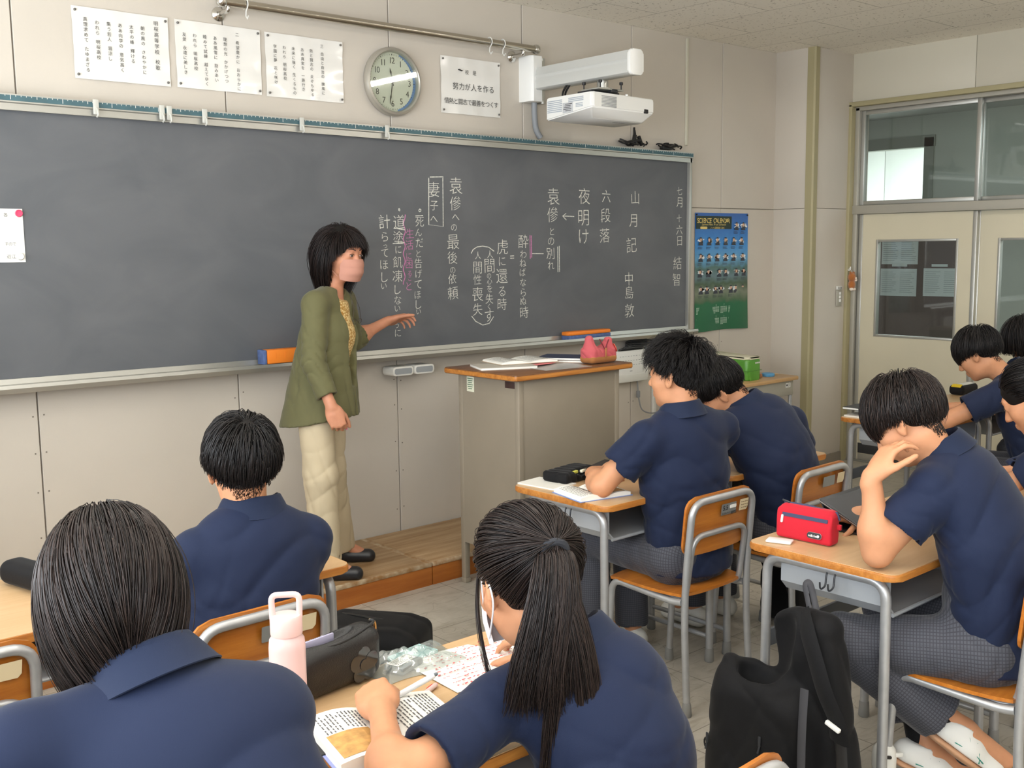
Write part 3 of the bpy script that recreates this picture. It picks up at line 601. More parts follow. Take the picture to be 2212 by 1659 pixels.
# stainless curtain rod with brackets, and the hooks on it
rod = thing('curtain_rod', 'long stainless rod on brackets above the song sheets', 'rod', (3.2, -0.10, 2.702))
bm = nbm(); tube(bm, [(-0.925, 0, 0.0), (0.95, 0, 0.0)], 0.0195, 20); obj('pipe', bm, mat('brushed_steel', (186, 180, 168), 0.22, metal=1.0), rod)
for s, x in ((-1, -0.93), (1, 0.955)):
    bm = nbm(); lathe(bm, [(0.003, -0.026), (0.015, -0.023), (0.024, -0.012), (0.026, 0), (0.024, 0.012), (0.015, 0.023), (0.003, 0.026)], Matrix.Translation((x, 0, 0)), 20); obj('end_knob', bm, M_chrome, rod)
for s, x in ((-1, -0.90), (1, 0.86)):
    bm = nbm(); tube(bm, round_path([(x, 0.0, -0.012), (x, 0.0, -0.036), (x, 0.086, -0.036)], 0.02), 0.0105, 12); lathe(bm, [(0.031, 0), (0.031, 0.006), (0.022, 0.014), (0.012, 0.02)], Matrix.Translation((x, 0.0995, -0.036)) @ Matrix.Rotation(PI/2, 4, 'X'), 24); obj('bracket', bm, M_chrome, rod)
for x, lab in ((2.385, 'white curtain hook at the left end of the rod'), (3.815, 'white curtain hook, farther from the right rod end'), (3.908, 'white curtain hook, nearest the right rod end')):
    bm = nbm(); P = [(0, math.cos(a)*0.024, math.sin(a)*0.024) for a in np.linspace(-0.9, PI+0.9, 18)]
    P += [(0, -0.005, -0.028), (0, -0.002, -0.05), (0, -0.014, -0.064), (0, -0.026, -0.052)]
    tube(bm, P, 0.003, 8); tag(obj('curtain_hook', bm, M_white2, None, (x, -0.10, 2.7035)), lab, 'hook', 'hooks on the curtain rod')
# short-throw projector on a wall arm
pm = thing('projector_mount', 'white wall plate with a long arm carrying the projector', 'projector mount', (4.19, 0, 2.545))
bm = nbm(); prism(bm, [(-0.075, 0.0), (-0.075, -0.085), (-0.058, -0.105), (0.005, -0.105), (0.02, -0.085), (0.02, 0)], -0.125, 0.125, None, bev=0.004); obj('wall_plate', bm, M_white, pm)
bm = nbm(); prism(bm, [(0.05, 0.0), (0.05, -0.05), (0.058, -0.058), (0.072, -0.058), (0.08, -0.05), (0.08, 0)], -0.125, 0.125, None); box(bm, (0.035, -0.03, 0), (0.04, 0.06, 0.22)); obj('side_rail', bm, M_alu, pm)
bm = nbm()
prism(bm, [(-0.045, -0.055), (-0.047, -0.02), (-0.043, -0.006), (-0.043, 0.006), (-0.047, 0.014), (-0.036, 0.058), (0.036, 0.058), (0.047, 0.014), (0.043, 0.006), (0.043, -0.006), (0.047, -0.02), (0.045, -0.055), (0.035, -0.062), (-0.035, -0.062)], 0.10, 0.80, Matrix.Rotation(PI/2, 4, 'X')); obj('arm', bm, mat('arm_grey', (205, 206, 202), 0.4, metal=0.2), pm)
bm = nbm(); prism(bm, rrect(0.1, 0.128, 0.02), 0.80, 0.822, Matrix.Rotation(PI/2, 4, 'X') @ Matrix.Translation((0, -0.002, 0)), bev=0.008); obj('end_cap', bm, M_white, pm)
bm = nbm(); lathe(bm, [(0.03, -0.063), (0.03, -0.10), (0.05, -0.102), (0.05, -0.108)], Matrix.Translation((0.03, -0.55, 0)), 20); box(bm, (0.03, -0.55, -0.112), (0.19, 0.13, 0.008), bev=0.002); obj('post', bm, M_alu, pm)
bm = nbm(); box(bm, (0.03, -0.52, -0.127), (0.22, 0.10, 0.018), bev=0.003); box(bm, (0.055, -0.60, -0.118), (0.05, 0.03, 0.02), bev=0.003); obj('tilt_bracket', bm, M_dark, pm)
for (x, y) in ((-0.05, -0.49), (0.11, -0.49), (-0.05, -0.61), (0.11, -0.61)):
    bm = nbm(); lathe(bm, [(0.0035, -0.110), (0.0035, -0.084), (0.010, -0.083), (0.010, -0.070), (0.004, -0.068)], Matrix.Translation((x, y, 0)), 12); obj('knob', bm, M_black, pm)
bm = nbm()
for k, x in enumerate((-0.02, 0.0)): tube(bm, smooth_path([(x, -0.33, -0.06), (x-0.02, -0.32, -0.10), (x-0.05, -0.35, -0.14), (x-0.05, -0.37, -0.155)], 6), 0.006, 8)
obj('cable', bm, M_black, pm)
pj = thing('projector', 'white short throw projector with vents hanging from a wall arm', 'projector', (4.29, -0.49, 2.403))
W2, D2 = 0.265, 0.172
bm = nbm(); ring = [(-W2, -D2+0.01), (-W2+0.012, -D2), (W2-0.03, -D2+0.02), (W2, -D2+0.07), (W2, D2), (-W2, D2)]
rows = [(1.0, 0.0), (1.0, -0.010), (1.005, -0.03), (1.0, -0.062)]
# upper shell: vertical walls, lower edge stepping up toward the right front corner
loop = []
for k in range(1): pass
top = [bm.verts.new((x*0.985, y*0.98, 0.0)) for x, y in ring]; mid = [bm.verts.new((x, y, -0.012)) for x, y in ring]
zl = [-0.078, -0.078, -0.075, -0.078, -0.105, -0.118]
low = [bm.verts.new((x, y, z)) for (x, y), z in zip(ring, zl)]
inn = [bm.verts.new((x*0.80, y*0.72, -0.128)) for x, y in ring]
bm.faces.new(top)
for A_, B_ in ((top, mid), (mid, low), (low, inn)):
    for k in range(6): bm.faces.new((A_[k], A_[(k+1) % 6], B_[(k+1) % 6], B_[k]))
bm.faces.new(inn[::-1]); bmesh.ops.bevel(bm, geom=list(bm.edges), offset=0.005, segments=2, affect='EDGES'); obj('casing', bm, M_white, pj, sharp=35)
bm = nbm()
for j in range(7): box(bm, (-W2-0.0005, 0.105, -0.022-0.0095*j), (0.004, 0.11, 0.0042))
for j in range(3): box(bm, (-W2-0.0005, -0.055, -0.020-0.0085*j), (0.004, 0.11, 0.004))
for j in range(3): box(bm, (-W2-0.0005, -0.08, -0.052-0.0075*j), (0.004, 0.05, 0.0035))
obj('side_vent', bm, mat('vent_grey', (168, 176, 186), 0.5), pj)
bm = nbm()
for j in range(8): box(bm, (-0.145, -D2+0.0065, -0.018-0.0072*j), (0.135, 0.008, 0.0038))
obj('front_vent', bm, mat('vent_grey2', (150, 152, 154), 0.5), pj)
bm = nbm(); box(bm, (0.17, -D2+0.022, -0.070), (0.032, 0.016, 0.022), bev=0.003); obj('sensor_window', bm, M_black, pj)
bm = nbm(); box(bm, (-W2-0.001, 0.005, -0.066), (0.003, 0.075, 0.052)); tl = obj('rating_plate', bm, mat('plate_grey', (196, 198, 200), 0.5), pj)
bm = nbm(); M = plane_M((-W2-0.003, 0.04, -0.066), (0, -1, 0), (0, 0, 1))
for r_ in range(5): box(bm, (-W2-0.003, 0.005+_r.uniform(-.008, .008), -0.048-0.0085*r_), (0.001, _r.uniform(0.04, 0.06), 0.0028))
obj('print', bm, M_ink, tl)
bm = nbm(); M = plane_M((0.0, -0.02, -0.1286), (1, 0, 0), (0, -1, 0)) @ Matrix.Diagonal((1, 1, -1, 1)); htext(bm, 'maxell', plane_M((0.06, -0.05, -0.1288), (1, 0, 0), (0, 1, 0)), 0, 0, 0.032, center=True, thin=0.01); obj('logo', bm, mat('logo_grey', (120, 116, 114), 0.5), pj, sharp=None)
for (x, y) in ((-0.2, -0.12), (0.21, -0.08), (-0.12, 0.1), (0.2, 0.12), (0.02, -0.15)):
    bm = nbm(); lathe(bm, [(0.009, -0.001), (0.009, 0.006), (0.005, 0.009)], Matrix.Translation((x, y, 0)), 12); obj('screw_boss', bm, M_white, pj)
bm = nbm(); tube(bm, smooth_path([(4.185, -0.05, 2.425), (4.19, -0.045, 2.36), (4.205, -0.04, 2.28), (4.235, -0.045, 2.23)], 8), 0.017, 12); tag(obj('flexible_conduit', bm, mat('conduit_grey', (138, 142, 146), 0.5)), 'grey flexible conduit from the projector plate down to the blackboard', 'conduit')
# black cables lying on top of the blackboard
for i, (x0, n, lab) in enumerate(((4.93, 4, 'tangled black cable with plugs lying on the blackboard rail'), (5.29, 3, 'small coiled black cable at the right end of the blackboard rail'))):
    bm = nbm(); rr_ = random.Random(20+i)
    for k in range(n):
        P = []; a0 = rr_.uniform(0, 6); cx = x0+rr_.uniform(0, 0.16); R_ = rr_.uniform(0.05, 0.09)
        for q in range(12): P.append((cx+R_*math.cos(a0+q*0.5), -0.045+0.028*math.sin(a0+q*0.5), 2.226+0.006*k+0.018*abs(math.sin(q*0.55+k))))
        tube(bm, smooth_path(P, 3), 0.005, 7)
    if i == 0:
        tube(bm, smooth_path([(5.02, -0.04, 2.226), (5.05, -0.035, 2.27), (5.058, -0.02, 2.325)], 5), 0.007, 8); box(bm, (5.045, -0.03, 2.268), (0.022, 0.02, 0.06), ry(0.25), bev=0.004); box(bm, (5.10, -0.03, 2.262), (0.02, 0.018, 0.065), ry(-0.5), bev=0.004); box(bm, (5.058, -0.018, 2.318), (0.01, 0.01, 0.05), bev=0.002)
    else: box(bm, (5.33, -0.045, 2.2285), (0.09, 0.035, 0.022), bev=0.006)
    tag(obj('cable', bm, M_black), lab, 'cable', 'cables on the blackboard rail')
# science calendar poster
cal = thing('calendar_poster', 'blue and green science calendar poster with portrait photos', 'poster', (5.967, -0.002, 1.424))
CW, CHh = 0.582, 0.806
bm = nbm(); grid(bm, lambda u, v: Vector(((u-0.5)*CW, -0.004-0.012*(1-v)**3*(0.5+0.5*math.sin(u*9))-0.006*(1-v)*u, (v-0.5)*CHh+0.008*math.sin(u*3)*(1-v))), 24, 24, 0.0005)
M_cal = mat('calendar_print', (60, 120, 180), 0.35, coat=0.3); N, L, b = nodes_of(M_cal)
tc = N.new('ShaderNodeTexCoord'); sp = N.new('ShaderNodeSeparateXYZ'); rp = N.new('ShaderNodeValToRGB'); rp.color_ramp.interpolation = 'LINEAR'
ad = N.new('ShaderNodeMath'); ad.operation = 'MULTIPLY_ADD'; ad.inputs[1].default_value = 1/CHh; ad.inputs[2].default_value = 0.5
L.new(tc.outputs['Object'], sp.inputs[0]); L.new(sp.outputs['Z'], ad.inputs[0])
ns = N.new('ShaderNodeTexNoise'); ns.inputs['Scale'].default_value = 14; ns.inputs['Detail'].default_value = 6; L.new(tc.outputs['Object'], ns.inputs['Vector'])
n3 = N.new('ShaderNodeMath'); n3.operation = 'MULTIPLY_ADD'; n3.inputs[1].default_value = 0.10; n3.inputs[2].default_value = -0.05; L.new(ns.outputs['Fac'], n3.inputs[0])
a2 = N.new('ShaderNodeMath'); a2.operation = 'ADD'; L.new(ad.outputs[0], a2.inputs[0]); L.new(n3.outputs[0], a2.inputs[1]); L.new(a2.outputs[0], rp.inputs['Fac'])
els = [(0.0, (16, 92, 58)), (0.235, (20, 100, 62)), (0.26, (70, 96, 66)), (0.33, (120, 128, 108)), (0.40, (62, 84, 58)), (0.47, (96, 120, 126)), (0.54, (70, 104, 96)), (0.60, (92, 152, 190)), (0.72, (60, 138, 204)), (0.84, (44, 116, 190)), (1.0, (40, 92, 166))]
for i, (p_, c_) in enumerate(els):
    e = rp.color_ramp.elements[i] if i < 2 else rp.color_ramp.elements.new(p_)
    e.position = p_; e.color = (*lin(c_), 1)
for (p_, c_), e in zip(els, sorted(rp.color_ramp.elements, key=lambda q: q.position)): e.color = (*lin(c_), 1)
L.new(rp.outputs['Color'], b.inputs['Base Color']); obj('sheet', bm, M_cal, cal)
Mf = plane_M((0, -0.0085, 0), (1, 0, 0), (0, 0, 1))
bm = nbm(); quad(bm, Mf, -CW/2+0.006, 0.295, 0.10, CHh/2-0.022); obj('title_panel', bm, mat('title_dark', (24, 44, 34), 0.4), cal)
bm = nbm(); M2 = plane_M((0, -0.0092, 0), (1, 0, 0), (0, 0, 1)); htext(bm, 'SCIENCE CALENDAR', M2, -0.098, 0.352, 0.046, step=0.0222, center=True, thin=0.008); htext(bm, 'Japanese Nobel Prize Laureates', M2, -0.095, 0.326, 0.019, step=0.0088, center=True); htext(bm, 'ノーベル賞受賞者（日本）', M2, -0.055, 0.302, 0.017, step=0.0135, center=True); prism(bm, rrect(0.075, 0.017, 0.008, cx=-0.205, cy=0.302), 0, 0.0006, M2); obj('title_lettering', bm, mat('title_gold', (226, 200, 120), 0.4), cal, sharp=None)
bmw, bmd, bms = nbm(), nbm(), nbm(); rr_ = random.Random(5)
rows_ = [(0.318, [0.155, 0.232]), (0.215, [-0.235, -0.145, -0.055, 0.035, 0.125, 0.215]), (0.105, [-0.235, -0.145, -0.055, 0.035, 0.125, 0.23]), (0.0, [-0.24, -0.15, -0.03, 0.04, 0.16, 0.245]), (-0.115, [-0.23, -0.165, -0.07, -0.01, 0.10, 0.155, 0.235])]
for z, xs_ in rows_:
    for x in xs_:
        for k in range(3): prism(bmw, [(x+rr_.uniform(-.02, .03)+0.017*math.cos(a), z+rr_.uniform(-.004, .01)*0+0.016*math.sin(a)) for a in np.linspace(0, 2*PI, 9)[:-1]], 0, 0.0004, Matrix.Translation((0, 0, 0)) @ M2)
        prism(bmd, [(x-0.024, z-0.03), (x+0.024, z-0.03), (x+0.018, z-0.012), (x+0.006, z-0.006), (x-0.006, z-0.006), (x-0.018, z-0.012)], 0.0006, 0.0010, M2)
        prism(bms, [(x+0.0115*math.cos(a), z+0.008+0.015*math.sin(a)) for a in np.linspace(0, 2*PI, 11)[:-1]], 0.0008, 0.0013, M2)
        prism(bmd, [(x+0.0125*math.cos(a), z+0.013+0.0125*math.sin(a)) for a in np.linspace(0.15, PI-0.15, 8)], 0.0010, 0.0016, M2)
        for k in range(3): prism(bmd, [(x-0.03, z-0.04-0.006*k), (x+rr_.uniform(.01, .03), z-0.04-0.006*k), (x+0.01, z-0.042-0.006*k), (x-0.03, z-0.042-0.006*k)], 0, 0.0004, M2)
obj('portrait_backing', bmw, mat('print_white', (226, 232, 236), 0.5), cal, sharp=None); obj('portrait_suit', bmd, mat('print_dark', (52, 56, 66), 0.5), cal, sharp=None); obj('portrait_face', bms, mat('print_skin', (214, 176, 150), 0.5), cal, sharp=None)
bm = nbm()
for r_ in range(2):
    for c_ in range(6):
        x0_, z0_ = -0.255+0.088*c_, -0.235-0.078*r_
        put_glyph(bm, str((c_+3+6*r_) % 12+1)[-1], M2, x0_+0.018, z0_+0.012, h=0.012)
        for k in range(6):
            n_ = 7 if k < 5 else 3
            for q in range(n_): prism(bm, [(x0_+0.0105*q-0.02, z0_-0.008*k-0.004), (x0_+0.0105*q-0.013, z0_-0.008*k-0.004), (x0_+0.0105*q-0.013, z0_-0.008*k), (x0_+0.0105*q-0.02, z0_-0.008*k)], 0, 0.0003, M2)

for q_, (x_, w_) in enumerate(((-0.245, 0.022), (-0.215, 0.016), (-0.197, 0.014), (-0.179, 0.018))):
    for k in range(3): prism(bm, [(x_, -0.385+0.008*k), (x_+w_, -0.385+0.008*k), (x_+w_, -0.380+0.008*k), (x_, -0.380+0.008*k)], 0, 0.0003, M2)
obj('date_grid', bm, mat('print_pale', (196, 214, 196), 0.5), cal, sharp=None)
for sx in (-1, 1):
    bm = nbm(); lathe(bm, [(0.006, 0), (0.006, 0.004), (0.003, 0.006)], Matrix.Translation((sx*(CW/2-0.012), -0.008, CHh/2-0.012)) @ Matrix.Rotation(PI/2, 4, 'X'), 12); obj('thumbtack', bm, M_dark, cal)
# light switch and plush charm on the column
sw = thing('light_switch', 'tall wall switch plate on the column beside the door', 'switch', (6.945, CY-0.004, 1.228))
bm = nbm(); box(bm, (0, -0.003, -0.012), (0.066, 0.01, 0.118), bev=0.003); obj('plate', bm, M_alu2, sw)
bm = nbm(); box(bm, (0, -0.004, 0.062), (0.066, 0.012, 0.026), bev=0.003); obj('indicator_box', bm, M_white2, sw)
for k in range(3):
    bm = nbm(); box(bm, (0.006, -0.010, 0.022-0.026*k), (0.020, 0.006, 0.020), bev=0.002); obj('rocker', bm, M_white, sw)
for k in (-1, 1):
    bm = nbm(); box(bm, (0.014*k, -0.0105, 0.062), (0.011, 0.003, 0.015)); obj('lamp', bm, mat('lamp_grey', (120, 120, 118), 0.4), sw)
M_plush = mat('brown_plush', (176, 104, 44), 0.95, sheen=0.5, bump=0.5, bscale=220)
ch_ = thing('plush_charm', 'small brown plush animal hanging on a hook by the door frame', 'plush toy', (7.035, CY-0.055, 1.345))
def blob(bm, c, r, n=14): 
    M = Matrix.Translation(c) @ Matrix.Diagonal((*r, 1)); bmesh.ops.create_uvsphere(bm, u_segments=n, v_segments=n//2+2, radius=1.0, matrix=M)
bm = nbm(); blob(bm, (0, 0, 0.02), (0.030, 0.028, 0.036)); blob(bm, (0, 0, -0.035), (0.028, 0.026, 0.036)); blob(bm, (-0.02, 0, 0.052), (0.011, 0.009, 0.011)); blob(bm, (0.02, 0, 0.052), (0.011, 0.009, 0.011)); obj('body', bm, M_plush, ch_)
for s in (-1, 1):
    bm = nbm(); blob(bm, (s*0.014, -0.008, -0.066), (0.014, 0.017, 0.012)); obj('foot', bm, mat('cream_plush', (236, 222, 206), 0.95), ch_)
    bm = nbm(); blob(bm, (0.026, -0.004-0.01*s, -0.012+0.012*s), (0.010, 0.014, 0.012)); obj('paw', bm, MATS['cream_plush'], ch_)
bm = nbm(); blob(bm, (0.012, -0.024, 0.014), (0.013, 0.008, 0.010)); obj('muzzle', bm, MATS['cream_plush'], ch_)
bm = nbm(); tube(bm, [(0, 0.0, 0.058), (0, 0.012, 0.075), (0, 0.03, 0.088)], 0.0018, 6); obj('string', bm, M_white2, ch_)
hk = thing('wall_hook', 'small white adhesive hook above the plush charm', 'hook', (7.035, CY-0.012, 1.43))
bm = nbm(); box(bm, (0, 0, 0), (0.016, 0.008, 0.06), bev=0.003); obj('hook_plate', bm, M_white, hk)
bm = nbm(); tube(bm, smooth_path([(0, -0.004, -0.006), (0, -0.018, -0.014), (0, -0.028, -0.006), (0, -0.028, 0.012)], 5), 0.0045, 8); obj('hook_arm', bm, M_white, hk)
# white wall unit under the blackboard with cables
wu = thing('wall_control_unit', 'white wall mounted control unit under the blackboard beside the lectern', 'control unit', (5.005, 0, 0.855))
bm = nbm(); prism(bm, rrect(0.30, 0.20, 0.018), 0.0, 0.055, Matrix.Rotation(PI/2, 4, 'X'), bev=0.008); obj('casing', bm, M_white, wu)
bm = nbm(); box(bm, (0, -0.050, -0.075), (0.296, 0.018, 0.052), bev=0.008); obj('lower_flap', bm, M_white2, wu)
bm = nbm(); rr_ = random.Random(8)
for r_ in range(3):
    for q in range(9): box(bm, (-0.11+0.025*q, -0.0562, 0.065-0.028*r_), (rr_.uniform(.006, .014), 0.001, 0.003))
for q in range(4): box(bm, (-0.02+0.006*q, -0.0562, -0.03), (0.004, 0.001, 0.004))
obj('legend', bm, mat('legend_grey', (150, 152, 156), 0.6), wu)
bm = nbm(); tube(bm, smooth_path([(5.08, -0.03, 0.752), (5.085, -0.032, 0.70), (5.09, -0.035, 0.64), (5.12, -0.04, 0.56), (5.22, -0.05, 0.53), (5.34, -0.05, 0.56), (5.45, -0.05, 0.63)], 8), 0.0045, 8); box(bm, (5.087, -0.033, 0.665), (0.022, 0.02, 0.045), bev=0.005); tag(obj('cable', bm, mat('grey_cable', (140, 142, 144), 0.5)), 'grey cable looping down from the white wall unit', 'cable')
bm = nbm(); rr_ = random.Random(4)
for k in range(5):
    P = [(5.0+0.11*math.cos(q*0.6+k)+0.02*k, -0.05-0.02*math.sin(q*0.6), 0.964+0.010*k+0.01*math.sin(q*0.6+k)) for q in range(14)]; tube(bm, smooth_path(P, 3), 0.0055, 7)
tag(obj('cable', bm, mat('black_cable', (52, 52, 54), 0.5)), 'coiled dark cable lying on the white wall unit', 'cable')
bm = nbm(); tube(bm, smooth_path([(4.98, -0.05, 0.985), (5.15, -0.04, 0.97), (5.3, -0.03, 0.93), (5.5, -0.03, 0.86)], 6), 0.004, 8); tag(obj('cable', bm, MATS['grey_cable']), 'thin grey cable running right from the coiled cable', 'cable')
bm = nbm(); box(bm, (5.262, -0.012, 0.56), (0.032, 0.022, 0.90), bev=0.006); tag(obj('cable_duct', bm, M_white2), 'white vertical cable duct below the blackboard end', 'cable duct')
bm = nbm(); tube(bm, smooth_path([(5.17, -0.02, 1.03), (5.175, -0.02, 0.98), (5.165, -0.02, 0.90), (5.18, -0.02, 0.87)], 5), 0.01, 8); tag(obj('cable', bm, MATS['grey_cable']), 'short thick grey cable beside the vertical cable duct', 'cable')
# ================= PLATFORM, LECTERN, DESKS, CHAIRS =================
# teaching platform
pf = thing('teaching_platform', 'low worn wooden teaching platform along the blackboard wall', 'platform', (3.0, -0.3, 0))
M_worn = mat('worn_edge', (192, 174, 146), 0.8, noise=0.35, nscale=22, dark=(150, 112, 70))
for i, (x0, x1) in enumerate(((-0.6, 1.16), (1.165, 2.985), (2.99, 4.82))):
    bm = nbm(); box(bm, ((x0+x1)/2-3.0, 0.0, 0.102), (x1-x0, 0.575, 0.018), bev=0.003)
    tp = obj('top_board', bm, M_platwood, pf)
    bm = nbm(); box(bm, ((x0+x1)/2-3.0, -0.293, 0.101), (x1-x0, 0.02, 0.022), bev=0.006); obj('worn_nosing', bm, M_worn, tp)
    bm = nbm(); box(bm, (x1-3.0-0.012, 0, 0.1045), (0.028, 0.574, 0.0145), bev=0.002); obj('worn_seam', bm, M_worn, tp)
    bm = nbm(); box(bm, ((x0+x1)/2-3.0, -0.288, 0.046), (x1-x0, 0.02, 0.092)); obj('front_board', bm, M_platfront, pf)
# lectern
lc = thing('lectern', 'grey brown steel lectern with a brown wooden top in front of the board', 'lectern', (3.445, -0.875, 0))
lw_, ld_ = 0.65, 0.43
bm = nbm(); box(bm, (-lw_/2+0.008, 0.0, 0.615), (0.016, ld_-0.03, 0.82)); obj('side_panel', bm, M_lecbody, lc)
bm = nbm(); box(bm, (lw_/2-0.008, 0.0, 0.615), (0.016, ld_-0.03, 0.82)); obj('side_panel', bm, M_lecbody, lc)
bm = nbm(); box(bm, (0, -ld_/2+0.008, 0.79), (lw_-0.05, 0.014, 0.47), bev=0.002); obj('upper_front_panel', bm, M_lecbody, lc)
bm = nbm(); box(bm, (0, -ld_/2+0.010, 0.345), (lw_-0.05, 0.014, 0.41), bev=0.002); obj('lower_front_panel', bm, M_lecbody, lc)
bm = nbm(); box(bm, (0, -ld_/2+0.004, 0.553), (lw_-0.05, 0.012, 0.006), bev=0.002); obj('front_seam', bm, mat('seam_grey', (182, 174, 160), 0.5), lc)
bm = nbm(); box(bm, (0, -ld_/2+0.03, 0.09), (lw_-0.06, 0.012, 0.12)); obj('kick_panel', bm, M_lecbody, lc)
for sx in (-1, 1):
    for sy in (-1, 1):
        bm = nbm(); box(bm, (sx*(lw_/2-0.014), sy*(ld_/2-0.014), 0.52), (0.030, 0.030, 1.0), bev=0.003); box(bm, (sx*(lw_/2-0.014), sy*(ld_/2-0.014), 0.012), (0.034, 0.034, 0.024), bev=0.003); obj('corner_post', bm, M_lecbody, lc)
bm = nbm(); prism(bm, rrect(lw_+0.11, ld_+0.085, 0.012), 1.025, 1.052, None, bev=0.004)
tp = obj('top_board', bm, M_lectop, lc)
bm = nbm(); prism(bm, rrect(lw_+0.113, ld_+0.088, 0.013), 1.028, 1.047, None, bev=0.003); obj('top_edge', bm, M_deskedge, tp)
bm = nbm(); box(bm, (-lw_/2-0.001, 0.125, 0.978), (0.003, 0.052, 0.072), bev=0.001); st_ = obj('inspection_label', bm, mat('label_cream', (222, 222, 200), 0.5), lc)
bm = nbm()
for k in range(6): box(bm, (-lw_/2-0.003, 0.125, 1.004-0.0095*k), (0.001, 0.04-0.006*(k % 3), 0.0034))
obj('print', bm, mat('label_green', (70, 110, 80), 0.6), st_)
bm = nbm(); box(bm, (-lw_/2-0.001, -0.155, 0.998), (0.003, 0.065, 0.03), bev=0.001); obj('name_plate', bm, mat('plate_brown', (64, 44, 40), 0.5), lc)

# school desk with tube frame, book tray and bag hook
def make_desk(name, label):
    W_, D_, Z_ = 0.675, 0.485, 0.73
    t = thing(name, label, 'desk', (0, 0, 0), 0, 'school desks')
    bm = nbm(); prism(bm, rrect(W_, D_, 0.035), Z_-0.022, Z_-0.001, None, bev=0.005); tp = obj('desktop_edge', bm, M_deskedge, t)
    bm = nbm(); prism(bm, rrect(W_-0.007, D_-0.007, 0.032), Z_-0.003, Z_+0.0004); obj('desktop', bm, M_deskwood, t)
    bm = nbm()
    x0, y0, y1, zt, zb = 0.27, -0.19, 0.16, Z_-0.026, Z_-0.145
    pr_ = [(-x0, zt), (-x0, zb+0.03), (-x0+0.03, zb), (x0-0.03, zb), (x0, zb+0.03), (x0, zt), (x0-0.006, zt), (x0-0.006, zb+0.032), (x0-0.032, zb+0.006), (-x0+0.032, zb+0.006), (-x0+0.006, zb+0.032), (-x0+0.006, zt)]
    prism(bm, pr_, -y1, -y0, Matrix.Rotation(PI/2, 4, 'X')); box(bm, (0, y1-0.003, (zt+zb)/2+0.006), (2*x0-0.03, 0.006, zt-zb-0.02)); tube(bm, [(-x0+0.02, y0, zb+0.004), (x0-0.02, y0, zb+0.004)], 0.006, 8)
    obj('book_tray', bm, mat('tray_grey', (172, 176, 180), 0.4, metal=0.25), t)
    for s in (-1, 1):
        X = s*(W_/2-0.045)
        bm = nbm(); P = round_path([(X, -D_/2+0.045, 0.02), (X, -D_/2+0.05, Z_-0.038), (X, D_/2-0.05, Z_-0.038), (X, D_/2-0.045, 0.02)], 0.055, 7); tube(bm, P, 0.0145, 14); fr = obj('side_frame', bm, M_silver, t)
        for y in (-D_/2+0.045, D_/2-0.045):
            bm = nbm(); lathe(bm, [(0.017, 0.0), (0.019, 0.004), (0.0165, 0.05), (0.0148, 0.055)], Matrix.Translation((X, y, 0)), 14); obj('foot_cap', bm, M_rubber, fr)
        bm = nbm(); tube(bm, [(X, -D_/2+0.05, 0.10), (X, D_/2-0.05, 0.10)], 0.0095, 10); obj('stretcher', bm, M_silver, t)
        bm = nbm()
        for dy in (-0.013, 0.013): tube(bm, round_path([(s*0.272, dy-0.03, Z_-0.03), (s*(W_/2-0.03), dy-0.03, Z_-0.045), (s*(W_/2-0.025), dy-0.03, Z_-0.085), (s*(W_/2+0.002), dy-0.03, Z_-0.088), (s*(W_/2+0.004), dy-0.03, Z_-0.066)], 0.012, 4), 0.0028, 7)
        obj('bag_hook', bm, M_dark, t)
    bm = nbm(); box(bm, (0, D_/2-0.05, 0.43), (W_-0.10, 0.012, 0.055), bev=0.004); obj('cross_bar', bm, mat('bar_grey', (104, 108, 114), 0.45, metal=0.3), t)
    return t
DESKS = [((2.905, -1.905), 'student desk at the near side of the lectern with books and a pencil case'),
         ((3.60, -1.905), 'student desk to the right of the lectern, mostly behind bent student'),
         ((2.905, -2.965), 'student desk with the red pencil pouch and tablet on it'),
         ((3.60, -2.965), 'student desk hidden beyond the tablet, right of the red pouch desk'),
         ((1.245, -1.865), 'student desk in front of the boy facing the teacher'),
         ((0.555, -1.81), 'unoccupied student desk at the left edge of the photo'),
         ((1.245, -3.01), 'student desk with the open textbook and black pouch'),
         ((0.555, -3.01), 'student desk in front of the girl with bobbed hair'),
         ((5.15, -1.89), 'student desk near the sliding door with a black folder on it'),
         ((5.86, -1.89), 'student desk farthest right by the sliding door, with a yellow black pouch')]
d0 = make_desk('student_desk', DESKS[0][1]); d0.location = (*DESKS[0][0], 0)
for (p_, l_) in DESKS[1:]: dup(d0, (*p_, 0), 0, l_)
